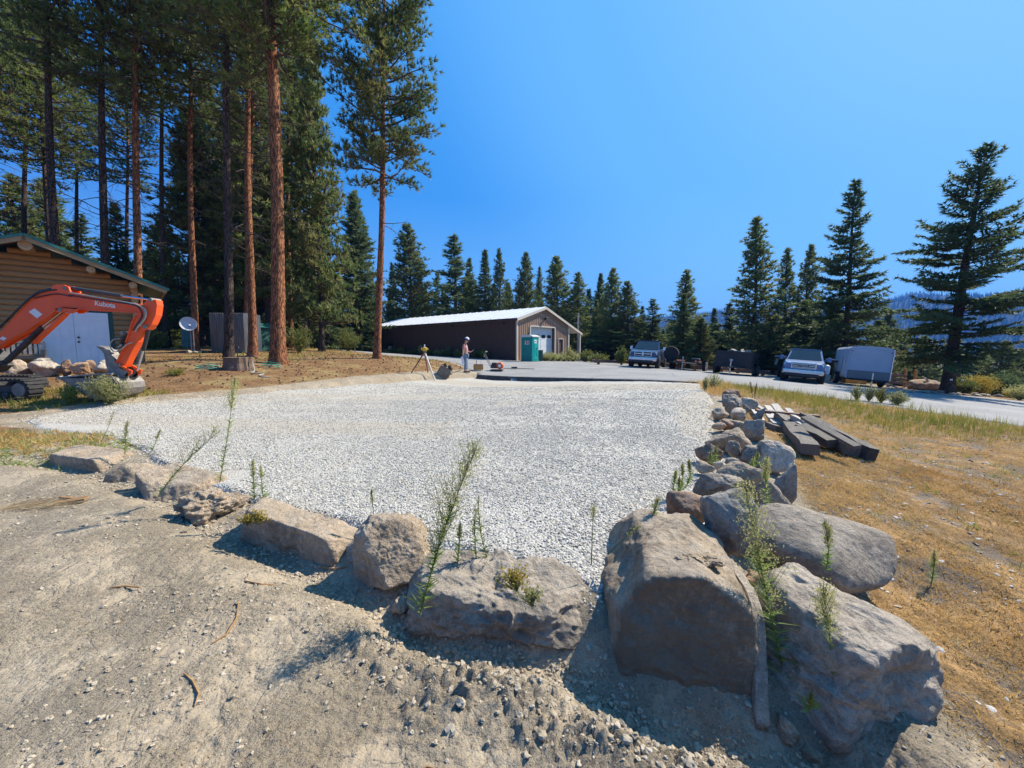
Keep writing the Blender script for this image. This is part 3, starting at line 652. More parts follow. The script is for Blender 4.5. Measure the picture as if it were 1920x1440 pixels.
for i, (x0, y0, x1, y1, dr, m, p, tilt, lab) in enumerate(WALL):
    cx = (x0 + x1) / 2; zb = -.02 if cx < 1380 else -.12
    q = onZ(cx, y1, zb); Yc = q.y * 1.02; w = (x1 - x0) / FPX * q.y * .93; d = w * dr
    Yc = q.y + d * .4; top = CAMH + ray(cx, y0)[1] * (Yc - d * .1); h = max(.1, top - zb)
    sink = h * .3; wx = ray(cx, y1)[0] * Yc
    rock((wx, Yc, zb + (h - sink) / 2), (w, d, (h + sink)), (tilt[0], tilt[1] * .6, tilt[2]), 100 + i * 7, m, lab, group=GW, level=6 if w > .45 else 5, p=p,
         nz=.05, ridges=.03 + .03 * (p > 10), fine=.01, cat='boulder' if w > .3 else 'stone', name='boulder' if w > .3 else 'stone')
# small stones in front of the big ones
for i, (px, py, s, m, lab) in enumerate([(1425, 1150, .22, MR_ORANGE, 'tan rounded stone in the gap right of the thin slab'), (1478, 1318, .12, MR_TAN, 'small tan stone at the foot of the pale layered boulder'),
      (1520, 1338, .09, MR_TAN, 'smaller stone right of the tan one at the foot of the layered boulder'), (1240, 1345, .075, MR_TAN, 'fist sized clod in the shade before the largest boulder'),
      (1178, 1330, .06, MR_TAN, 'rounded clod left of the fist sized one in the shade'), (752, 1120, .11, MR_TAN, 'lumpy stone leaning on the left end of the creviced boulder'),
      (1000, 1290, .05, MR_GREY, 'little dark stone lying on the loose soil bank')]):
    q = onZ(px, py, -.33 if px > 1100 else -.2); rock((q.x, q.y, gz(q.x, q.y) + s * .25 + (.1 if i == 0 else 0)), (s * 1.2, s, s * .8), i, 300 + i, m, lab, level=5, nz=.08, ridges=.06, name='stone', cat='stone', group='small stones lying before the boulders')
# boulders before the cabin
for i, (x0, y0, x1, y1, m, lab) in enumerate([(-8, 676, 46, 710, MR_TAN, 'leftmost tan boulder of the row before the cabin, cut by the picture edge'), (44, 680, 114, 705, MR_PALE, 'wide pale boulder of the row before the cabin'),
     (44, 672, 92, 684, MR_PALE, 'white topped boulder behind the wide pale one before the cabin'), (97, 677, 128, 703, MR_RED, 'dark brown boulder second from the wide pale one before the cabin'),
     (118, 679, 163, 704, MR_ORANGE, 'orange sloping boulder before the white cabin doors'), (144, 676, 174, 694, MR_RED, 'deep red stone peeking between the orange and the cream boulder'),
     (160, 678, 209, 702, MR_PALE, 'cream mottled boulder right of the orange one before the cabin'), (205, 690, 222, 704, MR_TAN, 'small grey tan stone at the right end of the row before the cabin')]):
    cx = (x0 + x1) / 2; Yd = 12.4 + (1.0 if i in (2, 5) else 0); q = onY(cx, y1, Yd); w = (x1 - x0) / FPX * Yd / 1.35; h = (y1 - y0) / FPX * Yd
    rock((q.x, Yd + .2, q.z + h * .42), (w, w * .8, h * 1.3), (0, 0, R(-35)), 400 + i * 3, m, lab, level=5, p=11, nz=.05, ridges=.04, group='boulders in a row before the log cabin')
# stones round the foot of the dish pole and the lot edge
# ------------------------------------------------------------------ plain materials
MT = {}
def S(name, *a, **k): MT[name] = simple(name, *a, **k); return MT[name]
S('log_wood', (.44, .25, .105), (.28, .15, .06), sc=9, rough=.7, bump=.5, bsc=30, stretch=(.6, 6, 6), var=.5)
S('log_end', (.50, .34, .18), (.36, .22, .1), sc=8, bump=.2)
S('trim_wood', (.40, .27, .14), (.27, .17, .085), sc=8, bump=.3, stretch=(.5, 5, 5), var=.3)
S('soffit_board', (.34, .20, .09), (.22, .13, .06), sc=5, bump=.3, stretch=(6, .6, 4), var=.4)
S('green_metal', (.03, .16, .125), (.022, .12, .10), sc=3, rough=.4, spec=.5)
S('green_trim', (.02, .085, .065), rough=.5)
S('white_door', (.78, .80, .82), (.70, .72, .75), sc=3, rough=.4, spec=.4)
S('black_metal', (.015, .015, .016), (.03, .03, .03), rough=.45, spec=.5)
S('dark_rubber', (.022, .022, .023), (.05, .047, .042), sc=12, rough=.85, bump=.4)
S('bench_wood', (.34, .22, .13), (.22, .15, .10), sc=10, bump=.4, stretch=(1, 6, 6), var=.3)
S('bench_grey', (.42, .38, .33), (.30, .26, .22), sc=10, bump=.4, var=.3)
S('orange_paint', (.90, .105, .012), (.80, .085, .010), sc=2.5, rough=.38, spec=.5)
S('chrome_rod', (.55, .56, .58), (.5, .5, .52), rough=.2, metal=1)
S('steel_worn', (.28, .26, .235), (.17, .15, .13), sc=7, rough=.55, metal=.35, bump=.4)
S('steel_dark', (.09, .088, .085), (.05, .048, .045), sc=9, rough=.6, metal=.3, bump=.3)
S('bucket_inside', (.34, .32, .29), (.24, .22, .19), sc=6, rough=.6, bump=.5)
S('hose', (.02, .02, .02), (.06, .06, .055), rough=.6)
S('hose_pale', (.42, .40, .33), (.3, .28, .22), rough=.6)
S('sticker_white', (.75, .75, .74), (.7, .7, .7), rough=.4)
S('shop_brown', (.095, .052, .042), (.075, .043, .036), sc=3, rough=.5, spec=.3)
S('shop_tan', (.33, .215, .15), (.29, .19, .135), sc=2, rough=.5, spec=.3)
S('shop_trim', (.62, .56, .47), (.56, .5, .42), rough=.5)
S('white_roof', (.78, .78, .78), (.70, .70, .71), sc=2, rough=.35, spec=.5)
S('rollup_white', (.74, .76, .77), (.68, .70, .72), rough=.45)
S('dark_glass', (.012, .016, .02), (.02, .025, .03), rough=.08, spec=.8)
S('brown_door', (.14, .07, .055), (.11, .055, .045), rough=.5)
S('concrete', (.42, .40, .36), (.33, .31, .28), sc=9, bump=.4)
S('teal_plastic', (.0, .25, .235), (.0, .21, .20), sc=2, rough=.42, spec=.45)
S('teal_light', (.0, .33, .31), (.0, .3, .28), rough=.4, spec=.45)
S('potty_roof', (.62, .64, .62), (.55, .57, .55), rough=.5)
S('red_print', (.55, .06, .05), (.5, .05, .04), rough=.5)
S('galvanised', (.40, .42, .43), (.26, .275, .285), sc=5, rough=.38, metal=.75, stretch=(1, 1, .3), bump=.1)
S('grey_corrugate', (.24, .235, .22), (.16, .155, .145), sc=4, rough=.5, metal=.3, stretch=(2, 2, .3))
S('dish_white', (.72, .73, .74), (.6, .61, .62), rough=.45)
S('stump_wood', (.21, .135, .085), (.09, .06, .045), sc=10, bump=.7, stretch=(4, 4, .5))
S('stump_top', (.30, .22, .15), (.2, .15, .1), sc=6, bump=.3)
S('pole_wood', (.30, .27, .24), (.22, .2, .18), sc=8, bump=.4, stretch=(4, 4, .4))
S('tie_wood', (.22, .19, .155), (.09, .078, .066), sc=11, rough=.85, bump=.9, bsc=26, stretch=(.5, 5, 5), var=.35)
S('tie_dark', (.045, .04, .034), (.085, .07, .06), sc=9, bump=.9, stretch=(.5, 5, 5))
S('board_weathered', (.50, .46, .40), (.32, .285, .24), sc=9, bump=.6, stretch=(.5, 6, 6), var=.3)
S('board_brown', (.19, .12, .09), (.13, .085, .065), sc=9, bump=.5, stretch=(.5, 6, 6))
S('green_hose', (.04, .28, .2), (.03, .2, .15), rough=.5)

# ------------------------------------------------------------------ log cabin
zc = .80
cab = root('log_cabin', (-16.6, 15.1, zc), 'honey log cabin with green metal roof and white double doors behind the orange excavator', 'cabin', rz=R(44))
XL, XR, PK, HW, HP, LEN = -4.0, 1.75, -.9, 3.35, 4.42, 4.2
sl = (HP - HW) / (XR - PK)
def roofz(x): return HP - .02 - abs(x - PK) * sl
lr = .115; k = 0
for i in range(22):
    z = .1 + i * .2
    hx = min(XR, PK + (HP - .12 - z) / sl) if z > HW - .1 else XR
    if hx - PK < .35: continue
    lx = 2 * PK - hx if z > HW - .1 else XL
    spans = [(lx, -1.02), (1.06, hx)] if z < 2.2 else [(lx, hx)]
    for a, b in spans:
        n = max(2, int((b - a) / .5)); pts = [(a + (b - a) * q / n, random.uniform(-.008, .008), z + random.uniform(-.006, .006)) for q in range(n + 1)]
        MB().tube(pts, [lr * random.uniform(.96, 1.04) for _ in pts], 12).put('log', MT['log_wood'], cab, True)
# crossing ends at the corners and the side wall
for i in range(16):
    z = .2 + i * .2
    if z > HW: break
    o = MB().tube([(XR - .02, -.30, z), (XR - .02, .35, z)], lr * .95, 12).put('log_end', MT['log_end'], cab, True)
mb = MB()
for i in range(16): mb.tube([(XR - .02, .36, .2 + i * .2), (XR - .02, LEN, .2 + i * .2)], lr, 8); mb.tube([(XL, .36, .2 + i * .2), (XL, LEN, .2 + i * .2)], lr, 8); mb.tube([(XL, LEN, .1 + i * .2), (XR, LEN, .1 + i * .2)], lr, 8)
o = mb.put('rear_logs', MT['log_wood'], cab, True); o['kind'] = 'stuff'
MB().box((PK - .02, .1, 1.45), (XR - XL - .1, .06, 4.3 - 1.5)).put('inner_wall', MT['tie_dark'], cab)
MB().box((PK, LEN / 2 - .2, -.35), (XR - XL + .4, LEN + 1.6, .62)).put('foundation', MT['concrete'], cab)
MB().tube([(-2.95, -.02, 0), (-2.95, -.02, 4.0)], .12, 10).put('upright_log', MT['log_wood'], cab, True)
for x in (PK, XR - .05, XL + .05, PK + 1.5):
    z = roofz(x) - .2
    MB().tube([(x, -.86, z), (x, 1, z)], .17 if x == PK else .12, 14).put('purlin_log', MT['log_end'], cab, True)
for sgn in (1, -1):
    ex = PK + sgn * (2.7 - PK); u = Vector((ex - PK, 0, -(abs(ex - PK)) * sl)); L_ = u.length; ang = math.atan2(-u.z, abs(u.x)) * sgn
    def on(s_, y, off): # point on the slope s_ metres down from the ridge
        d = u.normalized(); return Vector((PK, y, HP + .10)) + d * s_ + Vector((sgn * math.sin(abs(ang)), 0, math.cos(ang))) * off
    ny_ = 11; y0 = -.95; y1 = LEN + .3
    for q in range(ny_):
        a = y0 + (y1 - y0) * q / ny_; b = y0 + (y1 - y0) * (q + 1) / ny_ - .004
        m = MB(); c0 = [on(-.01, a, .03), on(L_ + .05, a, .03), on(L_ + .05, b, .03), on(-.01, b, .03), on(-.01, a, .045), on(L_ + .05, a, .045), on(L_ + .05, b, .045), on(-.01, b, .045)]
        m.add(c0, [(0,1,2,3),(4,5,6,7),(0,1,5,4),(1,2,6,5),(2,3,7,6),(3,0,4,7)])
        for rr in (.08, .38):
            yy0 = a + (b - a) * rr
            m.add([on(0, yy0, .045), on(0, yy0 + .05, .045), on(0, yy0 + .025, .075), on(L_ + .05, yy0, .045), on(L_ + .05, yy0 + .05, .045), on(L_ + .05, yy0 + .025, .075)], [(0,3,5,2),(1,2,5,4),(3,4,5)])
        m.put('roof_panel', MT['green_metal'], cab)
    for q in range(5):
        a = y0 + .04 + q * .17
        if a > 0: break
        m = MB(); c0 = [on(.02, a, -.03), on(L_, a, -.03), on(L_, a + .165, -.03), on(.02, a + .165, -.03), on(.02, a, .0), on(L_, a, .0), on(L_, a + .165, .0), on(.02, a + .165, .0)]
        m.add(c0, [(0,1,2,3),(4,5,6,7),(0,1,5,4),(1,2,6,5),(2,3,7,6),(3,0,4,7)]).put('soffit_board', MT['soffit_board'], cab)
    m = MB(); c0 = [on(0, y0 - .045, -.17), on(L_ + .02, y0 - .045, -.17), on(L_ + .02, y0, -.17), on(0, y0, -.17), on(0, y0 - .045, .02), on(L_ + .02, y0 - .045, .02), on(L_ + .02, y0, .02), on(0, y0, .02)]
    m.add(c0, [(0,1,2,3),(4,5,6,7),(0,1,5,4),(1,2,6,5),(2,3,7,6),(3,0,4,7)]).put('fascia_board', MT['trim_wood'], cab)
    m = MB(); c0 = [on(0, y0 - .065, -.03), on(L_ + .06, y0 - .065, -.03), on(L_ + .06, y0 - .048, -.03), on(0, y0 - .048, -.03), on(0, y0 - .065, .06), on(L_ + .06, y0 - .065, .06), on(L_ + .06, y0 - .048, .06), on(0, y0 - .048, .06)]
    m.add(c0, [(0,1,2,3),(4,5,6,7),(0,1,5,4),(1,2,6,5),(2,3,7,6),(3,0,4,7)]).put('rake_flashing', MT['green_metal'], cab)
    m = MB(); c0 = [on(L_ - .06, y0, -.2), on(L_ + .0, y0, -.2), on(L_ + .0, y1, -.2), on(L_ - .06, y1, -.2), on(L_ - .06, y0, -.01), on(L_ + .0, y0, -.01), on(L_ + .0, y1, -.01), on(L_ - .06, y1, -.01)]
    m.add(c0, [(0,1,2,3),(4,5,6,7),(0,1,5,4),(1,2,6,5),(2,3,7,6),(3,0,4,7)]).put('eave_board', MT['trim_wood'], cab)
for sgn in (-1, 1):
    dm = MB().box((sgn * .462, -.09, 1.03), (.915, .05, 2.05)); d = dm.put('door', MT['white_door'], cab)
    for cxx in (-.22, .22):
        for (zz, hh) in ((1.82, .22), (1.32, .62), (.50, .72)):
            m = MB(); w2, h2 = .15, hh / 2; X0 = sgn * .462 + cxx
            for (ox, oz, lx_, lz_) in ((0, h2, .34, .03), (0, -h2, .34, .03), (-w2 - .005, 0, .03, hh), (w2 + .005, 0, .03, hh)):
                m.box((X0 + ox, -.118, zz + oz), (lx_ - .002 if lx_ > .1 else lx_, .012, lz_ - .036 if lz_ > .1 else lz_))
            m.box((X0, -.122, zz), (.22, .016, hh - .12), bev=.006).put('raised_panel', MT['white_door'], d)
for zz in (.93, 1.10): MB().lathe((.09, -.115, zz), [(.034, 0), (.038, -.02), (.03, -.05), (.012, -.06)], 12, 'y').put('door_knob', MT['black_metal'], cab, True)
for (c, dd) in (((-.99, -.06, 1.06), (.11, .09, 2.2)), ((.99, -.06, 1.06), (.13, .09, 2.2)), ((0, -.06, 2.12), (1.84, .088, .10))):
    MB().box(c, dd).put('door_frame', MT['green_trim'], cab)
for dx in (-.12, .12):
    MB().lathe((-3.15 + dx + 1.1, -.32, 3.05), [(.02, .12), (.075, .02), (.085, -.03), (.08, -.04)], 12, 'y').put('flood_lamp', MT['sticker_white'], cab, True)
MB().box((-2.05, -.15, 3.05), (.14, .1, .1)).put('lamp_bracket', MT['sticker_white'], cab)
bn = root('bench', Vector((-16.6, 15.1, 0)) + Vector((.719, .695, 0)) * -1.5 + Vector((.695, -.719, 0)) * .75 + Vector((0, 0, zc - .02)), 'weathered slatted wooden bench on the cabin porch', 'bench', rz=R(44))
for i in range(12): MB().box((-.68 + i * .124, .22, .68), (.075, .025, .42), (R(-8), 0, 0)).put('back_slat', MT['bench_grey'], bn)
MB().box((0, .24, .93), (1.56, .04, .09)).put('top_rail', MT['bench_grey'], bn); MB().box((0, .19, .47), (1.56, .04, .06)).put('lower_rail', MT['bench_wood'], bn)
for i in range(5): MB().box((0, -.22 + i * .085, .43), (1.5, .075, .025)).put('seat_slat', MT['bench_wood'], bn)
MB().box((0, -.27, .38), (1.5, .03, .08)).put('front_rail', MT['bench_wood'], bn)
for sx in (-.77, .77):
    MB().box((sx, -.26, .32), (.06, .06, .66)).put('leg', MT['bench_wood'], bn); MB().box((sx, .25, .47), (.06, .06, .96)).put('leg', MT['bench_grey'], bn)
    MB().box((sx, -.02, .66), (.075, .6, .035)).put('armrest', MT['bench_grey'], bn)

# ------------------------------------------------------------------ excavator (boom plane parallel to the cabin side of the pad)
EY = 9.35
def e(cx, cy): return onY(cx / 4.0, cy / 4.0 + 420, EY)     # measured on an enlargement of the photograph
gze = gz(-11, EY)
exc = root('excavator', (-12.2, EY, gze), 'orange mini excavator with its boom reaching right before the cabin', 'excavator')
def E2(cx, cy): p = e(cx, cy) - Vector((-12.2, EY, gze)); return (p.x, p.z)
def plate(name, pts, th, mat, y=0, par=None, sm=False):
    return MB().prism([E2(*p) for p in pts], y - th / 2, y + th / 2).put(name, MT[mat], par or exc)
boom = plate('boom', [(-60,905),(0,850),(55,795),(110,735),(200,632),(250,585),(300,545),(345,525),(400,508),(470,503),(560,515),(700,543),(900,578),(1060,602),(1100,612),(1112,640),(1095,662),(1060,662),(960,655),(850,648),(700,642),(620,640),(560,628),(500,624),(465,634),(440,655),(400,688),(350,722),(240,792),(100,865),(0,925),(-60,965)], .19, 'orange_paint')
for yy in (-.105, .105):
    plate('boom_flange', [(0,925),(100,865),(240,792),(350,722),(400,688),(440,655),(465,634),(500,624),(560,628),(700,642),(850,648),(1060,662),(1060,668),(850,656),(700,650),(560,638),(505,634),(472,646),(405,698),(350,732),(240,802),(100,876),(0,936)], .03, 'orange_paint', yy, boom)
    plate('cylinder_lug', [(432,470),(470,458),(520,462),(556,478),(570,512),(560,530),(430,512)], .03, 'orange_paint', yy, boom)
    plate('lower_lug', [(455,640),(520,628),(620,636),(624,648),(590,668),(560,670),(540,655),(500,668),(470,662)], .03, 'orange_paint', yy, boom)
plate('sticker', [(255,662),(296,636),(356,680),(316,710)], .004, 'sticker_white', -.099, boom)
plate('sticker', [(38,862),(60,845),(92,856),(70,876)], .004, 'sticker_white', -.099, boom)
arm = plate('arm', [(1012,745),(1040,690),(1075,650),(1090,615),(1110,590),(1150,562),(1195,574),(1202,610),(1192,685),(1160,755),(1130,792),(1098,800),(1062,850),(1052,885),(1000,985),(958,1072),(905,1052),(900,1040),(950,930),(990,825)], .17, 'orange_paint')
plate('arm_flange', [(1012,745),(1040,690),(1050,694),(1022,750),(1000,830),(958,935),(910,1045),(900,1040),(950,930),(990,825)], .21, 'orange_paint', 0, arm)
def ecyl(name, p, q, r, mat, par, y=0, n=12):
    a = E2(*p); b = E2(*q); return MB().tube([(a[0], y, a[1]), (b[0], y, b[1])], r, n).put(name, MT[mat], par, True)
ecyl('arm_cylinder', (545,482), (915,540), .047, 'steel_dark', exc); ecyl('cylinder_rod', (915,540), (1160,572), .026, 'chrome_rod', exc)
ecyl('boom_cylinder', (60,1030), (330,775), .062, 'black_metal', exc, -.02); ecyl('cylinder_rod', (330,775), (490,648), .035, 'chrome_rod', exc, -.02)
plate('cylinder_guard', [(262,888),(470,690),(515,668),(512,678),(475,715),(275,900)], .10, 'orange_paint', -.02)
ecyl('bucket_cylinder', (1118,780), (1075,950), .042, 'black_metal', exc, .0); ecyl('cylinder_rod', (1075,950), (1030,1100), .024, 'chrome_rod', exc, 0)
ecyl('thumb_cylinder', (948,825), (915,900), .05, 'black_metal', exc); ecyl('cylinder_rod', (915,900), (880,945), .026, 'chrome_rod', exc)
for p in ((530,488),(1162,572),(495,648),(1120,772),(935,1062),(950,822)):
    a = E2(*p); MB().lathe((a[0], -.13, a[1]), [(.045, 0), (.045, .26)], 12, 'y').put('pin', MT['steel_worn'], exc)
def ehose(pts, r, mat, y0=-.12, y1=-.12):
    vs = []; m = len(pts)
    P3 = [Vector((E2(*p)[0], y0 + (y1 - y0) * i / (m - 1), E2(*p)[1])) for i, p in enumerate(pts)]
    for i in range(m - 1):
        a, b = P3[i], P3[i + 1]; pa = P3[max(i-1, 0)]; pb = P3[min(i+2, m-1)]
        for t in (0, .25, .5, .75):
            vs.append(.5 * ((2*a) + (-pa + b)*t + (2*pa - 5*a + 4*b - pb)*t*t + (-pa + 3*a - 3*b + pb)*t*t*t))
    vs.append(P3[-1]); MB().tube(vs, r, 6).put('hose', MT[mat], exc, True)
ehose([(0,800),(100,700),(200,600),(300,520),(400,490),(440,495)], .022, 'hose', -.06, -.06)
ehose([(0,820),(110,715),(215,612),(310,535),(400,505),(470,500)], .02, 'hose', -.12, -.12)
ehose([(560,520),(800,560),(1040,604),(1110,640),(1125,700),(1080,760),(1050,810)], .017, 'hose_pale')
ehose([(570,540),(800,577),(1040,610),(1095,650),(1105,700),(1065,760),(1040,800)], .016, 'hose', -.14, -.14)
ehose([(1050,600),(1130,640),(1138,700),(1090,770)], .015, 'hose_pale', -.15, -.15)
ehose([(945,860),(900,870),(878,910),(900,955),(945,950),(1000,905),(1040,890)], .012, 'hose_pale', -.16, -.16)
ehose([(960,850),(905,860),(885,900),(905,935),(950,925),(990,890)], .014, 'hose', -.15, -.15)
ehose([(300,560),(390,540),(470,530),(575,548)], .014, 'hose', -.115, -.115)
ehose([(0,1090),(50,1060),(120,1020),(200,940),(300,830)], .025, 'hose', -.16, -.12)
# word on the boom
fc = bpy.data.curves.new('boom_lettering', 'FONT'); fc.body = 'Kubota'; fc.size = .19; fc.extrude = .003; fc.offset = .004; fc.align_x = 'LEFT'
to = bpy.data.objects.new('tmp', fc); COL.objects.link(to); bpy.context.view_layer.update()
tm_ = bpy.data.meshes.new_from_object(to.evaluated_get(bpy.context.evaluated_depsgraph_get())); bpy.data.objects.remove(to)
tm_.materials.clear(); tm_.materials.append(MT['sticker_white']); lo = link('lettering', tm_, boom)
a = E2(742, 608); b = E2(898, 630); lo.location = (a[0], -.1, a[1] - .01); lo.rotation_euler = (R(90), -math.atan2(b[1] - a[1], b[0] - a[0]), 0)
wtxt = max(v.co.x for v in tm_.vertices); lo.scale = ((b[0] - a[0]) / wtxt,) * 3
# bucket, linkage and thumb
def bend(pts_a, w, th, name, mat, par=None, y=0):
    """sheet bent along a polyline with thickness, width w along y"""
    P2 = [Vector(E2(*p)) for p in pts_a]; out = []; inn = []
    for i, p in enumerate(P2):
        t = (P2[min(i+1, len(P2)-1)] - P2[max(i-1, 0)]).normalized(); n = Vector((-t.y, t.x)); out.append(p + n * th / 2); inn.append(p - n * th / 2)
    return MB().prism([tuple(p) for p in out] + [tuple(p) for p in inn[::-1]], y - w / 2, y + w / 2).put(name, MT[mat], par or exc)
bk = bend([(545,1146),(640,1200),(735,1268),(800,1296),(868,1305),(930,1298),(978,1268),(998,1225),(990,1185),(960,1152),(930,1138)], .62, .022, 'bucket', 'steel_worn')
for yy in (-.32, .32):
    plate('side_plate', [(560,1150),(735,1262),(800,1290),(868,1300),(930,1292),(972,1264),(992,1225),(984,1185),(955,1150),(920,1135),(820,1150),(700,1148)], .025, 'steel_worn', yy, bk)
bend([(560,1144),(700,1130),(830,1120),(920,1120)], .60, .03, 'cutting_lip', 'bucket_inside', bk)
for q in range(4): plate('tooth', [(520,1143),(552,1134),(566,1152),(545,1158)], .07, 'steel_worn', -.26 + q * .173, bk)
plate('bucket_ear', [(880,1150),(900,1085),(945,1070),(1000,1110),(1000,1150),(960,1180)], .03, 'steel_worn', -.12, bk); plate('bucket_ear', [(880,1150),(900,1085),(945,1070),(1000,1110),(1000,1150),(960,1180)], .03, 'steel_worn', .12, bk)
plate('side_gusset', [(905,1205),(930,1215),(950,1250),(935,1268),(918,1262)], .04, 'steel_worn', -.345, bk)
for yy in (-.12, .12): plate('bucket_link', [(935,1055),(960,1062),(1030,1100),(1024,1122),(975,1152),(962,1146),(1000,1108),(940,1078)], .03, 'orange_paint', yy)
th = plate('thumb', [(752,913),(775,916),(808,925),(845,948),(872,985),(890,1035),(915,1060),(950,1090),(978,1120),(960,1145),(925,1120),(880,1125),(852,1130),(842,1090),(826,1060),(820,1010),(812,975),(790,945),(768,930)], .20, 'steel_worn')
# undercarriage, blade, upper body out of the frame on the left
tx = onY(75, 735, EY).x + 12.2 - .02; trk = MB(); tl = 1.9; th_ = .50; cr_ = .25
for side, yy in (('n', -.2), ('f', 1.1)):
    tx = onY(75, 735, EY).x + 12.2 - .02 - (1.4 if side == 'f' else 0); pts = []
    for q in range(9): an = -math.pi / 2 + math.pi * q / 8; pts.append((tx - cr_ + cr_ * math.cos(an), th_ / 2 + cr_ * math.sin(an)))
    for q in range(9): an = math.pi / 2 + math.pi * q / 8; pts.append((tx - tl + cr_ + cr_ * math.cos(an), th_ / 2 + cr_ * math.sin(an)))
    inner = []
    for q in range(9): an = -math.pi / 2 + math.pi * q / 8; inner.append((tx - cr_ + (cr_ - .045) * math.cos(an), th_ / 2 + (cr_ - .045) * math.sin(an)))
    for q in range(9): an = math.pi / 2 + math.pi * q / 8; inner.append((tx - tl + cr_ + (cr_ - .045) * math.cos(an), th_ / 2 + (cr_ - .045) * math.sin(an)))
    m = MB(); n = len(pts); vs = [(p[0], yy, p[1]) for p in pts] + [(p[0], yy + .3, p[1]) for p in pts] + [(p[0], yy, p[1]) for p in inner] + [(p[0], yy + .3, p[1]) for p in inner]
    fs = []
    for i in range(n):
        j = (i + 1) % n; fs += [(i, j, j + n, i + n), (i + 2*n, i + 3*n, j + 3*n, j + 2*n), (i, i + 2*n, j + 2*n, j), (i + n, j + n, j + 3*n, i + 3*n)]
    m.add(vs, fs); tk = m.put('track', MT['dark_rubber'], exc)
    gr = MB(); per = [(Vector(pts[i]), Vector(pts[(i + 1) % n])) for i in range(n)]
    for a_, b_ in per:
        L = (b_ - a_).length; cnt = max(1, int(L / .1)); t_ = (b_ - a_).normalized(); no_ = Vector((t_.y, -t_.x))
        for c_ in range(cnt):
            p_ = a_ + (b_ - a_) * ((c_ + .5) / cnt) + no_ * .012; gr.box((p_.x, yy + .15, p_.y), (.045, .3, .03), (0, -math.atan2(t_.y, t_.x), 0))
    g_ = gr.put('track_lug', MT['dark_rubber'], tk); g_['kind'] = 'stuff'
    MB().lathe((tx - cr_ - .02, yy + .02, th_ / 2), [(.155, 0), (.165, .02), (.165, .2)], 20, 'y').put('idler_wheel', MT['steel_worn'], tk, True)
    MB().lathe((tx - tl + cr_, yy + .02, th_ / 2 + .02), [(.16, 0), (.17, .02), (.17, .2)], 14, 'y').put('drive_sprocket', MT['steel_dark'], tk, True)
    for q in range(3): MB().lathe((tx - .62 - q * .32, yy + .03, .13), [(.07, 0), (.08, .02), (.08, .2)], 14, 'y').put('track_roller', MT['steel_dark'], tk, True)
    MB().box((tx - tl / 2, yy + .16, .27), (1.25, .14, .16)).put('track_frame', MT['steel_dark'], tk)
MB().box((-1.6, .55, .36), (1.0, 1.2, .2)).put('chassis', MT['steel_dark'], exc)
bx_ = -1.95
MB().box((bx_ - .35, .5, .78), (1.5, 1.3, .42), bev=.08).put('upper_body', MT['orange_paint'], exc); MB().box((bx_ - .95, .5, 1.15), (.55, 1.25, .75), bev=.12).put('engine_cover', MT['orange_paint'], exc)
MB().box((bx_ - .2, .72, 1.75), (.95, .8, 1.5), bev=.05).put('cab_glass', MT['dark_glass'], exc); MB().box((bx_ - .2, .72, 2.53), (1.05, .88, .08), bev=.03).put('cab_roof', MT['orange_paint'], exc)
for sx in (-.47, .47):
    for sy in (-.38, .42): MB().box((bx_ - .2 + sx, .72 + sy, 1.75), (.06, .06, 1.5)).put('cab_post', MT['black_metal'], exc)
plate('swing_post', [(-120,980),(-60,900),(40,1000),(60,1060),(0,1110),(-110,1120)], .22, 'steel_dark')

# ------------------------------------------------------------------ metal shop
SA = math.atan2(.768, .64); zs = .45
shop = root('metal_shop', (.4, 36, zs), 'long brown metal shop with white roof and white roll up door', 'shop', rz=SA)
WM, WL_, LS = 8.8, 11.1, 24.4; HL, HR_, HM, HO = 3.85, 3.62, 5.1, 2.78; RX = 4.25
def ribbed(x0, x1, zf0, zf1, n, depth=.03, axis='x', pos=0.0):
    """vertical ribbed sheet between x0 and x1 whose top follows zf1"""
    m = MB(); w = (x1 - x0) / n; prof = []
    for i in range(n): prof += [(x0 + i * w, 0), (x0 + i * w + w * .62, 0), (x0 + i * w + w * .70, depth), (x0 + i * w + w * .92, depth)]
    prof.append((x1, 0)); vs = []
    for a, d in prof:
        for z in (zf0, zf1(a)): vs.append((a, pos - d, z) if axis == 'x' else (pos - d, a, z))
    return m.add(vs, [(2 * i, 2 * i + 2, 2 * i + 3, 2 * i + 1) for i in range(len(prof) - 1)])
zg = lambda a: (HL + (HM - HL) * a / RX) if a < RX else HM - (HM - HR_) * (a - RX) / (WM - RX)
D0, D1, DH = 2.03, 6.13, 3.15; E0, E1, EH = 6.9, 7.72, 2.05
ribbed(0, D0, -.8, zg, 7).put('gable_sheet', MT['shop_tan'], shop); ribbed(D0, D1, DH, zg, 14).put('gable_sheet', MT['shop_tan'], shop)
ribbed(D1, E0, -.8, zg, 3).put('gable_sheet', MT['shop_tan'], shop); ribbed(E0, E1, EH, zg, 3).put('gable_sheet', MT['shop_tan'], shop); ribbed(E1, WM, -.8, zg, 4).put('gable_sheet', MT['shop_tan'], shop)
for i in range(8):
    a = LS * i / 8; b = LS * (i + 1) / 8; ribbed(a, b, -.8, lambda q: HL - .02, 10, .025, 'y', 0).put('side_sheet', MT['shop_brown'], shop)
ribbed(0, LS, -1.5, lambda q: HR_, 80, -.025, 'y', WM).put('rear_side_sheet', MT['shop_brown'], shop)
MB().box((WM / 2, LS, 1.6), (WM, .06, 5.0)).put('end_wall', MT['shop_brown'], shop)
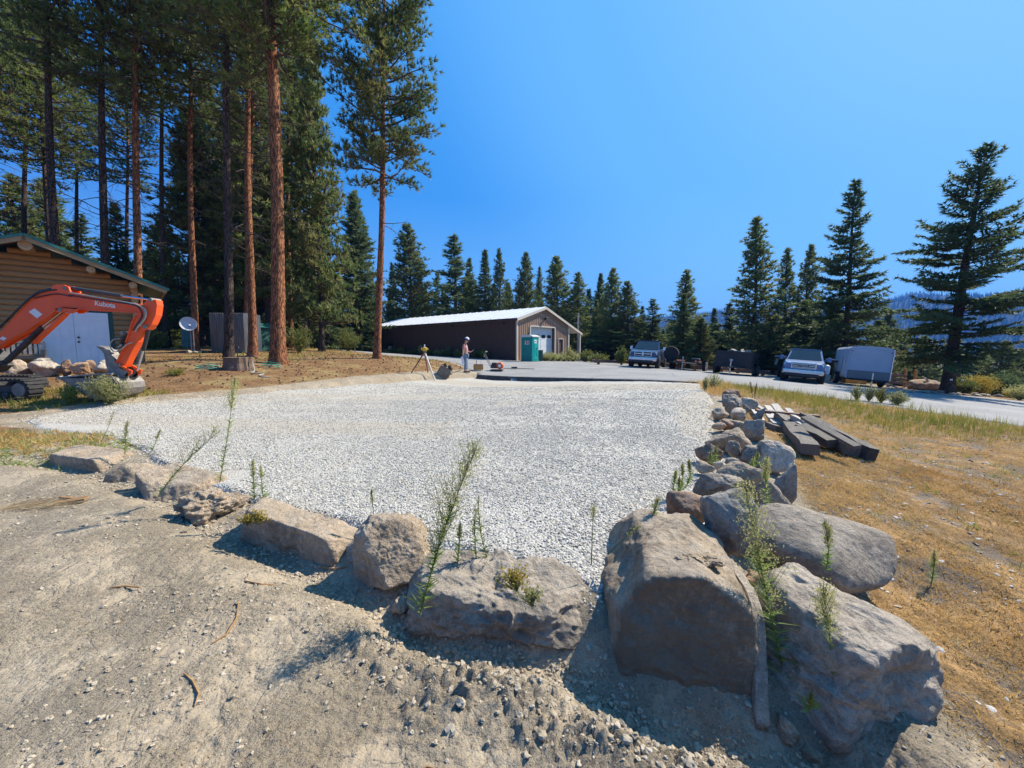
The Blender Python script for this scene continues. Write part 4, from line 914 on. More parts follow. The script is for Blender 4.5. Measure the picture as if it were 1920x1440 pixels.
def slab(m, x0, z0, x1, z1, y0, y1, t):
    m.add([(x0, y0, z0), (x1, y0, z1), (x1, y1, z1), (x0, y1, z0), (x0, y0, z0 + t), (x1, y0, z1 + t), (x1, y1, z1 + t), (x0, y1, z0 + t)], [(0,1,2,3),(4,5,6,7),(0,1,5,4),(1,2,6,5),(2,3,7,6),(3,0,4,7)]); return m
sL = (HM - HL) / RX
for i in range(24):
    a = -.25 + (LS + .4) * i / 24; b = -.25 + (LS + .4) * (i + 1) / 24 - .006
    m = slab(MB(), -.22, HL - .22 * sL + .01, RX, HM + .03, a, b, .02); slab(m, -.22, HL - .22 * sL + .02, RX, HM + .04, a + .06, a + .13, .055)
    m.put('roof_sheet', MT['white_roof'], shop)
for i in range(24):
    a = -.25 + (LS + .4) * i / 24; b = -.25 + (LS + .4) * (i + 1) / 24 - .006
    slab(MB(), RX, HM + .03, WL_ + .15, HO, a, b, .02).put('roof_sheet', MT['white_roof'], shop)
for (x0, z0, x1, z1) in ((-.25, HL - .32, RX, HM - .2), (RX, HM - .2, WL_ + .18, HO - .22)): slab(MB(), x0, z0, x1, z1, -.34, -.27, .24).put('rake_trim', MT['shop_trim'], shop)
MB().box((.03, -.03, HL / 2 - .4), (.16, .12, HL + .6)).put('corner_trim', MT['shop_trim'], shop); MB().box((WM, -.05, HR_ / 2 - .5), (.18, .12, HR_ + .8)).put('corner_trim', MT['shop_trim'], shop)
slab(MB(), -.27, HL - .3, -.24, HL - .3, -.3, LS + .2, .16).put('eave_gutter', MT['shop_brown'], shop)
for (c, d) in (((D0 - .05, -.05, 1.2), (.12, .1, 4.0)), ((D1 + .05, -.05, 1.2), (.12, .1, 4.0)), (((D0 + D1) / 2, -.05, DH + .06), (D1 - D0 - .01, .098, .12))): MB().box(c, d).put('door_trim', MT['shop_trim'], shop)
ro = MB().box(((D0 + D1) / 2, .32, 1.55), (D1 - D0, .04, 3.3)).put('roll_up_door', MT['rollup_white'], shop)
for q in range(5):
    MB().box(((D0 + D1) / 2, .285, .05 + q * .64 + .31), (D1 - D0 - .04, .03, .622)).put('door_section', MT['rollup_white'], ro)
for q in range(4):
    MB().box((D0 + .55 + q * 1.0, .262, 2.28), (.62, .03, .3)).put('window', MT['dark_glass'], ro)
for q in range(3): MB().box((D0 + 1.03 * (q + 1), .266, 1.0), (.015, .012, 2.0)).put('panel_seam', MT['grey_corrugate'], ro)
for x_ in (D0 + .01, D1 - .01): MB().box((x_, .15, 1.2), (.03, .28, 3.8)).put('door_jamb', MT['brown_door'], shop)
MB().box(((E0 + E1) / 2, .06, EH / 2), (E1 - E0, .05, EH)).put('side_door', MT['brown_door'], shop)
MB().box((E0 + .1, .02, 1.0), (.04, .05, .04)).put('door_handle', MT['black_metal'], shop)
for x_ in (E0 - .03, E1 + .03): MB().box((x_, -.045, EH / 2), (.06, .08, EH)).put('door_trim', MT['shop_trim'], shop)
MB().box(((E0 + E1) / 2, -.045, EH + .04), (E1 - E0 + .12, .082, .07)).put('door_trim', MT['shop_trim'], shop)
MB().box((4.35, -.12, 4.0), (.2, .2, .16), bev=.03).box((4.35, -.3, 4.08), (.36, .25, .1), (R(20), 0, 0), bev=.03).tube([(4.2, -.2, 3.9), (4.1, -.3, 3.72)], .05, 8).put('wall_lamp', MT['black_metal'], shop)
MB().box((WL_, -.1, HO / 2 - .6), (.16, .16, HO + 1.0)).put('lean_to_post', MT['shop_trim'], shop)
for yy in (6, 12, 18, 24): MB().box((WL_, yy, HO / 2 - .6), (.16, .16, HO + 1.0)).put('lean_to_post', MT['shop_trim'], shop)
MB().tube([(WM + .1, 3, 2.35), (WM + 1.3, 3, 1.95), (WM + 1.45, 3, 1.7), (WM + 1.6, 3, -1)], .06, 8).put('shed_frame', MT['shop_trim'], shop)
MB().box((10.2, LS - .5, 1.0), (2.6, .06, 3.4)).put('lean_to_end', MT['shop_brown'], shop)
MB().box((0, LS - 4.2, 1.25), (.10, 1.3, .9)).put('window', MT['dark_glass'], shop); MB().box((-.06, LS - 4.35, 1.15), (.03, .7, .5)).put('window_pane', MT['potty_roof'], shop)
for yy in (1.5, 8.5, 15.5, 20.5): MB().box((-.08, yy, HL - .45), (.18, .22, .14), bev=.03).put('vent', MT['black_metal'], shop)
MB().box((5.0, -1.0, -.95), (14.5, 2.6, 1.4)).put('apron', MT['concrete'], shop) if False else None

# portable toilet
p = onY(994, 678, 34.4)
pt = root('portable_toilet', (p.x, p.y + .35, surf(p.x, p.y)), 'teal portable toilet with pale roof at the near corner of the brown shop', 'portable toilet', rz=R(-33))
MB().box((0, 0, .07), (1.16, 1.2, .12)).put('skid_base', MT['teal_plastic'], pt)
MB().box((0, 0, 1.13), (1.08, 1.12, 2.0)).put('shell', MT['teal_plastic'], pt)
for i in range(5): MB().box((-.43 + i * .215, -.567, 1.05), (.05, .02, 1.7)).put('wall_rib', MT['teal_plastic'], pt)
dr = MB().box((.548, 0, 1.1), (.03, .80, 1.86), bev=.01).put('door', MT['teal_light'], pt)
MB().tube([(.57, -.25, .3), (.57, -.12, .8), (.57, -.28, 1.3), (.57, -.2, 1.6)], .02, 6).put('moulded_rib', MT['teal_plastic'], dr); MB().tube([(.57, .28, .4), (.57, .1, .8), (.57, .14, 1.2)], .02, 6).put('moulded_rib', MT['teal_plastic'], dr)
MB().box((.575, .28, 1.15), (.03, .12, .06)).put('latch', MT['teal_plastic'], dr)
MB().box((.568, -.02, 1.72), (.006, .34, .3)).put('sign', MT['sticker_white'], dr); MB().box((.573, -.02, 1.72), (.004, .22, .12)).put('sign_print', MT['red_print'], dr)
sg = MB().box((.05, -.572, 1.62), (.46, .008, .34)).put('sign', MT['potty_roof'], pt); MB().box((.05, -.578, 1.68), (.34, .004, .07)).box((.05, -.578, 1.56), (.26, .004, .05)).put('sign_print', MT['red_print'], sg)
MB().prism([(-.62, 2.1), (.62, 2.1), (.62, 2.2), (.3, 2.3), (-.3, 2.3), (-.62, 2.2)], -.64, .64).put('roof', MT['potty_roof'], pt)
MB().tube([(-.35, .3, 2.25), (-.35, .3, 2.48)], .055, 10).put('vent_pipe', MT['black_metal'], pt)
p = onY(1011, 676, 35.2); bn_ = root('waste_bin', (p.x, 35.6, surf(p.x, 35.6)), 'narrow dark green bin standing right of the teal toilet', 'bin', rz=.3)
MB().box((0, 0, .48), (.5, .5, .92), taper=(1.12, 1.12)).put('bin_body', MT['green_trim'], bn_); MB().box((0, 0, .98), (.6, .6, .07), bev=.02).put('lid', MT['steel_dark'], bn_)
p = onY(1083, 640, 47); up = root('utility_pole', (p.x, 47, surf(p.x, 47)), 'slim grey utility pole rising behind the shop lean to', 'utility pole')
MB().tube([(0, 0, -.5), (.05, 0, 5.6)], [.12, .09], 10).put('pole', MT['pole_wood'], up); MB().box((.05, 0, 4.4), (.9, .06, .06)).put('crossarm', MT['galvanised'], up)
p = onY(1057, 660, 40); bi = root('bicycle', (p.x, 41.2, surf(p.x, 41.2)), 'dark bicycle leaning by the brown side door of the shop', 'bicycle', rz=.6)
for sx in (-.5, .5):
    w = MB(); prev = [(sx + .33 * math.cos(q * math.pi / 8), 0, .34 + .33 * math.sin(q * math.pi / 8)) for q in range(17)]; w.tube(prev, .02, 5).put('wheel', MT['black_metal'], bi)
MB().tube([(-.5, 0, .34), (-.15, 0, .85), (.35, 0, .85), (.5, 0, .34)], .02, 5).tube([(-.15, 0, .85), (0, 0, .32), (.35, 0, .85)], .02, 5).put('frame', MT['steel_dark'], bi)
MB().tube([(.37, -.28, 1.02), (.33, 0, .98), (.37, .28, 1.02)], .018, 5).put('handlebar', MT['black_metal'], bi); MB().box((-.18, 0, .94), (.25, .12, .05)).put('saddle', MT['black_metal'], bi)

# ------------------------------------------------------------------ left clearing
p = onG(362, 662); dz = surf(p.x, p.y)
ds = root('satellite_dish', (p.x, p.y, dz), 'white satellite dish on a pale twin pole between cabin and stump', 'satellite dish')
MB().tube([(-.05, 0, -.2), (-.05, 0, 1.52)], .032, 10).put('pole', MT['galvanised'], ds); MB().tube([(.09, 0, -.2), (.09, 0, 1.48)], .032, 10).put('pole', MT['galvanised'], ds)
for zz in (.55, 1.35): MB().box((.02, 0, zz), (.22, .05, .03)).put('clamp', MT['galvanised'], ds)
m = MB(); prof = [(r_ * .46, .12 * r_ * r_) for r_ in (0.02, .25, .5, .75, .9, 1.0)]; prof += [(.46, .135)] + [(r_ * .45, .12 * r_ * r_ + .015) for r_ in (.9, .5, .02)]
m.lathe((0, 0, 0), prof, 28); rf = m.put('reflector', MT['dish_white'], ds, True); rf.location = (-.02, -.1, 1.68); rf.rotation_euler = Euler((R(66), R(34), 0)); rf.scale = (1.05, .86, 1)
MB().tube([(.0, -.1, 1.55), (.25, -.45, 1.58)], .02, 6).put('feed_arm', MT['black_metal'], ds); MB().box((.27, -.48, 1.62), (.12, .1, .08), bev=.02).put('receiver', MT['dish_white'], ds)
MB().box((0, .05, 1.55), (.16, .12, .16)).put('mount', MT['steel_dark'], ds)
for q, (a, b, s) in enumerate([(-.22, -.1, .22), (.22, -.12, .2), (0, -.25, .24), (.3, .1, .18), (-.35, .1, .2), (.5, -.35, .16), (-.1, .2, .2)]):
    rock((p.x + a, p.y + b, dz + .05), (s * 1.3, s, s * .8), q, 500 + q, MR_PALE, 'pale stone in the small heap round the foot of the dish pole', level=4, name='stone', cat='stone', group='stones round the dish pole')
p = onG(447, 692); sz0 = surf(p.x, p.y)
st = root('tree_stump', (p.x, p.y, sz0), 'wide sawn tree stump left of the big orange trunk', 'stump')
n = 40; vs = []; fs = []
for lv, (zz, rr) in enumerate([(-.1, .52), (.05, .5), (.2, .46), (.35, .45), (.42, .45)]):
    for k in range(n):
        q = 2 * math.pi * k / n; r_ = rr * (1 + .05 * math.sin(3 * q) + .035 * math.sin(11 * q) + .03 * random.random()); vs.append((r_ * math.cos(q), r_ * math.sin(q) * .9, zz))
for lv in range(4):
    for k in range(n): fs.append((lv*n+k, lv*n+(k+1) % n, (lv+1)*n+(k+1) % n, (lv+1)*n+k))
MB().add(vs, fs).put('bark_side', MT['stump_wood'], st); MB().add([v for v in vs[4*n:5*n]], [tuple(range(n))]).put('sawn_top', MT['stump_top'], st)
jk = root('long_handled_tool', (p.x + .15, p.y, sz0 + .42), 'thin dark metal tool rack standing on the stump', 'tool')
MB().tube([(-.15, 0, 0), (-.15, 0, .34)], .018, 6).tube([(-.15, 0, .3), (.4, 0, .03)], .014, 6).tube([(.4, 0, .03), (.55, 0, -.05)], .02, 6).put('handle', MT['black_metal'], jk)
MB().box((.1, 0, .03), (.5, .05, .04)).box((-.15, 0, .36), (.1, .05, .06)).put('head', MT['steel_dark'], jk)
hp = [Vector((p.x + .5 + .6 * t + .08 * math.sin(9 * t), p.y - .15 - .35 * t + .12 * math.cos(7 * t), 0)) for t in np.linspace(0, 1.6, 30)]
for v in hp: v.z = surf(v.x, v.y) + .02
hp[0].z += .35; hp[1].z += .2; hp[2].z += .08
tag(MB().tube([tuple(v) for v in hp], .018, 6).put('garden_hose', MT['hose_pale'], None, True), 'pale hose running from the stump toward the big trunk', 'hose')
for (cx, cy, rad, lab) in ((388, 694, .34, 'green hose coil lying on the ground left of the stump'), (508, 690, .32, 'green hose coil at the foot of the big orange trunk')):
    q0 = onG(cx, cy); pts = [(q0.x + rad * (1 + .08 * math.sin(5 * t)) * math.cos(t), q0.y + rad * .7 * math.sin(t), 0) for t in np.linspace(0, 15, 60)]
    pts = [(a, b, surf(a, b) + .03 + .003 * i) for i, (a, b, _) in enumerate(pts)]; tag(MB().tube(pts, .014, 5).put('garden_hose', MT['green_hose'], None, True), lab, 'hose')
# grey corrugated enclosure and green sheds among the trunks
p = onY(415, 650, 24); ce = root('metal_enclosure', (p.x, 24.6, surf(p.x, 24.6) - .1), 'grey corrugated metal enclosure standing among the trunks', 'enclosure', rz=R(2))
for i in range(5): 
    m = ribbed(-1.05 + i * .42, -1.05 + (i + 1) * .42 - .01, 0, lambda a: 2.55, 4, .03); m.put('metal_sheet', MT['grey_corrugate'], ce)
for i in range(4):
    m = ribbed(.02 + i * .4, .02 + (i + 1) * .4 - .01, 0, lambda a: 2.55, 4, -.03, 'y', 1.06); m.put('metal_sheet', MT['galvanised'], ce)
MB().box((0, .8, 1.2), (2.0, 1.5, 2.3)).put('inner_frame', MT['tie_dark'], ce)
for (px, Yd, w, h, lab) in ((487, 27, 1.2, 1.55, 'small teal green shed behind the leaning trunks'), (374, 31, 1.5, 1.9, 'dark green shed corner left of the grey enclosure')):
    p = onY(px, 650, Yd); z0 = surf(p.x, Yd); sh = root('garden_shed', (p.x, Yd, z0), lab, 'shed', rz=R(-20))
    MB().box((0, 0, h / 2), (w, w, h)).put('wall', MT['green_trim'], sh); MB().prism([(-w / 2 - .15, h), (w / 2 + .15, h), (0, h + .35)], -w / 2 - .15, w / 2 + .15).put('roof', MT['green_metal'], sh)
    for i in range(4): MB().box((-w / 2 + (i + .5) * w / 4, -w / 2 - .015, h / 2), (w / 4 - .02, .02, h - .06)).put('wall_board', MT['green_metal'], sh)

# ------------------------------------------------------------------ person
def skin(name, joints, bones, mat, parent, sub=2):
    """joints: name -> (x,y,z,rx,ry); first joint is the root of the skin"""
    names = list(joints); me = bpy.data.meshes.new(name); me.from_pydata([joints[k][:3] for k in names], [(names.index(a), names.index(b)) for a, b in bones], [])
    o = link(name, me, parent); sk = o.modifiers.new('skin', 'SKIN'); sk.use_smooth_shade = True
    for i, k in enumerate(names):
        sv = me.skin_vertices[0].data[i]; sv.radius = (joints[k][3], joints[k][4] if len(joints[k]) > 4 else joints[k][3]); sv.use_root = (i == 0)
    m = o.modifiers.new('sub', 'SUBSURF'); m.levels = sub; m.render_levels = sub; me.materials.append(mat); return o
S('skin', (.52, .30, .21), (.48, .27, .19), rough=.55); S('shirt', (.52, .27, .24), (.46, .23, .21), sc=12, rough=.9, bump=.3); S('jeans', (.22, .29, .38), (.13, .18, .26), sc=9, rough=.9, bump=.3)
S('cap_white', (.66, .67, .74), (.6, .6, .68), rough=.8); S('cap_navy', (.02, .03, .10), rough=.8); S('boot', (.20, .15, .11), rough=.8); S('paper', (.78, .80, .84), rough=.7)
p = onG(873, 698); man = root('person', (p.x, p.y, surf(p.x, p.y)), 'person in faded pink shirt, jeans and white cap looking down beside the tripod', 'person')
# faces +x (to the right), head bowed
B = {'pel': (0, 0, .98, .15, .14), 'sp': (.0, 0, 1.14, .145, .15), 'ch': (-.03, 0, 1.32, .15, .17), 'nk0': (-.03, 0, 1.47, .075), 'nk': (.02, 0, 1.55, .06),
     'hd': (.07, 0, 1.66, .095, .085), 'hd2': (.08, 0, 1.74, .085, .08),
     'shl': (-.04, -.19, 1.43, .07), 'ell': (-.09, -.25, 1.14, .048), 'wrl': (-.10, -.25, .90, .032), 'hnl': (-.09, -.25, .82, .036, .02),
     'shr': (-.02, .19, 1.43, .07), 'elr': (.02, .25, 1.14, .048), 'wrr': (.24, .16, 1.08, .032), 'hnr': (.32, .12, 1.10, .034, .022),
     'hl': (.0, -.09, .90, .11), 'kl': (.02, -.10, .50, .07), 'al': (-.02, -.10, .10, .05), 'fl': (.10, -.11, .05, .045, .04),
     'hr': (.0, .09, .90, .11), 'kr': (.04, .11, .50, .07), 'ar': (.03, .12, .10, .05), 'fr': (.15, .13, .05, .045, .04)}
bones = [('pel','sp'),('sp','ch'),('ch','nk0'),('nk0','nk'),('nk','hd'),('hd','hd2'),('ch','shl'),('shl','ell'),('ell','wrl'),('wrl','hnl'),('ch','shr'),('shr','elr'),('elr','wrr'),('wrr','hnr'),
         ('pel','hl'),('hl','kl'),('kl','al'),('al','fl'),('pel','hr'),('hr','kr'),('kr','ar'),('ar','fr')]
skin('body', B, bones, MT['skin'], man)
def sub(names, extra, inflate): return {k: (*B[k][:3], *(r_ + inflate for r_ in B[k][3:])) for k in names} | extra
skin('shirt', sub(['ch','sp','pel','nk0','shl','shr'], {'sl': (-.065, -.225, 1.26, .075), 'sr': (.0, .23, 1.26, .075)}, .018), [('pel','sp'),('sp','ch'),('ch','nk0'),('ch','shl'),('shl','sl'),('ch','shr'),('shr','sr')], MT['shirt'], man)
skin('jeans', sub(['pel','hl','kl','hr','kr'], {'al': (-.02, -.10, .12, .068), 'ar': (.03, .12, .12, .068)}, .016), [('pel','hl'),('hl','kl'),('kl','al'),('pel','hr'),('hr','kr'),('kr','ar')], MT['jeans'], man)
for (x_, y_) in ((.05, -.105), (.10, .125)): MB().box((x_, y_, .05), (.30, .11, .10), bev=.035).put('boot', MT['boot'], man, True)
hat = MB().lathe((0, 0, 0), [(.125, 0), (.125, .04), (.105, .09), (.06, .125), (.01, .135)], 16).put('cap', MT['cap_white'], man, True); hat.location = (.08, 0, 1.74); hat.rotation_euler = (0, R(22), 0)
bri = MB().prism([(.10 + .12 * math.cos(q), .10 * math.sin(q)) for q in np.linspace(-1.5, 1.5, 9)], .0, .015, 'z').put('cap_brim', MT['cap_navy'], hat)
MB().lathe((0, 0, 0), [(.127, -.03), (.128, .03)], 16).put('cap_band', MT['cap_navy'], hat, True)
MB().box((.155, 0, 1.63), (.035, .03, .04), bev=.012).put('nose', MT['skin'], man, True)
for sy in (-.035, .035): MB().box((.148, sy, 1.66), (.012, .02, .012)).put('eye', MT['black_metal'], man)
for sy in (-.088, .088): MB().box((.06, sy, 1.655), (.045, .02, .06), bev=.01).put('ear', MT['skin'], man, True)
MB().box((.145, 0, 1.59), (.012, .05, .01)).put('mouth', MT['red_print'], man)
for (hx, hy, hz, s) in ((-.09, -.25, .80, -1), (.33, .12, 1.11, 1)):
    for f_ in range(4):
        o_ = -.03 + f_ * .02
        if s < 0: MB().tube([(hx + o_, hy, hz), (hx + o_, hy - .005, hz - .05), (hx + o_ + .01, hy + .01, hz - .085 + .01 * abs(f_ - 1.5))], [.010, .009, .007], 6).put('finger', MT['skin'], man, True)
        else: MB().tube([(hx, hy + o_, hz), (hx + .05, hy + o_, hz + .015), (hx + .07, hy + o_, hz + .04)], [.010, .009, .007], 6).put('finger', MT['skin'], man, True)
ph = MB().box((p.x + .37, p.y + .11, man.location.z + 1.15), (.12, .07, .012), (0, R(-35), 0)).put('phone', MT['cap_white'], None); tag(ph, 'pale phone held in the hand of the person', 'phone')
pp = MB().box((0, 0, 0), (.11, .02, .40), (0, R(-10), 0)).put('paper_sheet', MT['paper'], None); pp.location = (p.x - .12, p.y - .28, man.location.z + .64); tag(pp, 'rolled white paper hanging in the lowered hand of the person', 'paper')

# surveyor tripod with level
S('yellow_paint', (.62, .40, .05), (.5, .3, .04), rough=.5); S('tripod_pale', (.62, .58, .52), (.5, .46, .4), rough=.5); S('tripod_red', (.30, .10, .06), rough=.5); S('crate_orange', (.50, .27, .08), (.38, .19, .06), sc=6, rough=.6); S('engine_orange', (.72, .13, .03), rough=.45)
p = onG(797, 701); tz = surf(p.x, p.y)
tr_ = root('survey_tripod', (p.x, p.y, tz), 'survey tripod with a yellow instrument, one pale leg splayed right', 'tripod')
hd = Vector((.0, 0, 1.02))
for (fx, fy, mt) in ((-.62, -.15, 'tripod_red'), (.50, -.2, 'tripod_pale'), (.02, .55, 'tripod_red')):
    foot = Vector((fx, fy, surf(p.x + fx, p.y + fy) - tz)); d_ = (foot - hd).normalized()
    lg = MB().tube([hd + d_ * .02, foot], [.045, .028], 6).put('leg', MT[mt], tr_); MB().tube([foot - d_ * .15, foot + d_ * .05], [.03, .008], 6).put('foot_spike', MT['steel_dark'], lg)
MB().lathe((0, 0, 1.0), [(.10, 0), (.10, .04)], 14).put('head_plate', MT['steel_dark'], tr_)
MB().box((0, 0, 1.15), (.20, .16, .2), bev=.04).put('instrument', MT['yellow_paint'], tr_); MB().lathe((-.16, 0, 1.17), [(.05, 0), (.045, .32)], 12, 'x').put('telescope', MT['yellow_paint'], tr_); MB().tube([(0, 0, 1.25), (0, 0, 1.38)], .025, 8).put('carry_knob', MT['sticker_white'], tr_)
# spare bucket
S('bucket_mud', (.20, .17, .135), (.13, .11, .09), sc=8, rough=.8, bump=.5)
p = onG(832, 703); z0 = surf(p.x, p.y); sb = root('digging_bucket', (p.x, p.y, z0), 'muddy spare excavator bucket lying left of the person', 'bucket')
sb.scale = (.82,) * 3
MB().prism([(-.44, .0), (.42, .0), (.48, .12), (.44, .30), (.2, .46), (-.05, .58), (-.14, .5), (-.34, .12)], -.33, .33).put('shell', MT['bucket_mud'], sb)
for yy in (-.345, .345): MB().prism([(-.46, -.02), (.42, -.02), (.49, .12), (.45, .31), (.2, .48), (-.05, .6), (-.16, .52)], yy - .012, yy + .012).put('side_plate', MT['bucket_mud'], sb)
for yy in (-.16, .12):
    for xx in (.0, .26): MB().prism([(xx, .3), (xx + .22, .22), (xx + .2, .44), (xx + .12, .70 - xx * .4), (xx + .04, .68 - xx * .4)], yy - .025, yy + .025).put('hanger_ear', MT['black_metal'], sb)
for q in range(4): MB().box((-.50, -.27 + q * .18, .03), (.14, .06, .04)).put('tooth', MT['steel_worn'], sb)
# thin black tube curving from the bucket to the person
q0 = onG(848, 699); q1 = onG(872, 697); pts = [q0.lerp(q1, t) + Vector((0, 0, .03 + .18 * t * t)) for t in np.linspace(0, 1, 10)]
tag(MB().tube([tuple(v) for v in pts], .02, 5).put('strand', MT['black_metal'], None, True), 'thin black line curving between spare bucket and person', 'strand')
# wooden box with two posts
p = onG(897, 695); z0 = surf(p.x, p.y); bx = root('tool_box', (p.x, p.y, z0), 'orange tan box with two upright pins beside the compactor', 'box', rz=.25)
MB().box((0, 0, .20), (.52, .36, .30), bev=.02).put('box_body', MT['crate_orange'], bx); MB().box((0, 0, .36), (.5, .34, .02)).put('lid', MT['tripod_red'], bx)
for sx in (-.12, .16): MB().tube([(sx, 0, .36), (sx, 0, .60)], .018, 6).put('pin', MT['black_metal'] if sx < 0 else MT['sticker_white'], bx)
# plate compactor
p = onG(931, 696); z0 = surf(p.x, p.y); pc = root('plate_compactor', (p.x, p.y + .1, z0), 'orange plate compactor with upright handle at the asphalt edge', 'compactor', rz=R(-10))
MB().prism([(-.38, .06), (-.3, 0), (.3, 0), (.4, .08), (.34, .10), (-.3, .10)], -.24, .24).put('base_plate', MT['steel_dark'], pc)
MB().box((-.1, 0, .28), (.42, .36, .22), bev=.03).put('engine_frame', MT['black_metal'], pc); MB().box((-.12, 0, .44), (.3, .28, .12), bev=.03).put('engine', MT['steel_dark'], pc)
MB().lathe((.22, -.2, .32), [(.03, 0), (.18, .02), (.20, .06), (.20, .26), (.16, .3)], 20, 'y').put('engine_cover', MT['engine_orange'], pc, True)
MB().lathe((.22, -.21, .32), [(.09, 0), (.09, .02)], 14, 'y').put('recoil_starter', MT['sticker_white'], pc, True)
MB().tube([(-.3, -.18, .2), (-.72, -.18, 1.0), (-.62, -.18, 1.12)], .02, 6).tube([(-.3, .18, .2), (-.72, .18, 1.0), (-.62, .18, 1.12)], .02, 6).tube([(-.72, -.18, .86), (-.72, .18, .86)], .02, 6).tube([(-.62, -.2, 1.13), (-.62, .2, 1.13)], .035, 8).put('handle', MT['steel_worn'], pc)
# rake lying on the asphalt
a = onG(944, 692); b = onG(1002, 693); a.z = surf(a.x, a.y) + .05; b.z = surf(b.x, b.y) + .04
rk = root('asphalt_rake', (0, 0, 0), 'long handled rake lying on the asphalt right of the compactor', 'rake')
MB().tube([tuple(a), tuple(b)], .02, 6).put('handle', MT['steel_dark'], rk); c = a.lerp(b, .35); MB().box((c.x, c.y, c.z + .06), (.35, .12, .09), (0, 0, .5)).put('head', MT['black_metal'], rk)
# ------------------------------------------------------------------ vehicles on the sloping lot
def car_paint(name, c, rough=.25, metal=.3):
    t = NT(name); v = t.mapped(); n = t.noise(v, 3, 4); col = t.mix(t.ramp(n, [(.4, 0), (.7, 1)]), c, tuple(x * .86 for x in c))
    du = t.noise(v, 14, 5); m = t.done(col, None, t.ramp(du, [(.4, rough), (.7, rough + .2)]), metal, .5); t.b.inputs['Coat Weight'].default_value = .5; MT[name] = m; return m
car_paint('paint_navy', (.03, .05, .11), .25, .1); car_paint('paint_silver', (.09, .17, .33), .3, .2); car_paint('paint_dark_grey', (.05, .055, .065))
S('chrome', (.62, .63, .65), (.5, .5, .52), rough=.18, metal=1); S('tyre', (.02, .02, .021), (.045, .042, .04), sc=9, rough=.9, bump=.4)
S('lamp_glass', (.62, .65, .68), (.5, .52, .55), rough=.15, spec=.7); S('trailer_white', (.50, .51, .55), (.45, .46, .5), sc=2, rough=.4); S('diamond_plate', (.22, .22, .22), (.15, .15, .15), sc=30, rough=.4, metal=.4, bump=.3)
S('trailer_black', (.018, .018, .02), (.03, .03, .032), sc=4, rough=.5); S('tan_tarp', (.42, .35, .26), (.34, .28, .2), rough=.8, bump=.4); S('rust_red', (.20, .06, .035), (.14, .045, .03), rough=.7)
def slope_root(name, px, py, Y, head_deg, label, cat, group=None, lift=0):
    p = onY(px, py, Y); x, y = p.x, Y; z = surf(x, y); d = .9
    gx = (surf(x + d, y) - surf(x - d, y)) / (2 * d); gy = (surf(x, y + d) - surf(x, y - d)) / (2 * d)
    up = Vector((-gx, -gy, 1)).normalized(); f = Vector((math.cos(R(head_deg)), math.sin(R(head_deg)), 0)); f = (f - up * f.dot(up)).normalized(); l = up.cross(f)
    M = Matrix((f, l, up)).transposed()
    return root(name, (x, y, z + lift), label, cat, group, rot=M.to_euler())
def wheel(par, x, y, r=.42, w=.28, rim='chrome'):
    s = 1 if y > 0 else -1
    o = MB().lathe((x, y, r), [(r * .62, -w/2), (r * .95, -w/2), (r, -w/2 + .03), (r, w/2 - .03), (r * .95, w/2), (r * .62, w/2)], 22, 'y').put('wheel', MT['tyre'], par, True)
    a, b = (w/2 - .05, w/2 + .004) if s > 0 else (-w/2 - .004, -w/2 + .05)
    m = MB().lathe((x, y, r), [(r * .60, a), (r * .64, b)] if s > 0 else [(r * .64, a), (r * .60, b)], 18, 'y')
    m.put('rim', MT[rim], o, True)
    for k in range(6):
        q = k * math.pi / 3; MB().box((x + r * .36 * math.cos(q), y + s * (w/2 + .006), r + r * .36 * math.sin(q)), (r * .42, .016, r * .13), (0, -q, 0)).put('spoke', MT['steel_dark'], o)
    return o
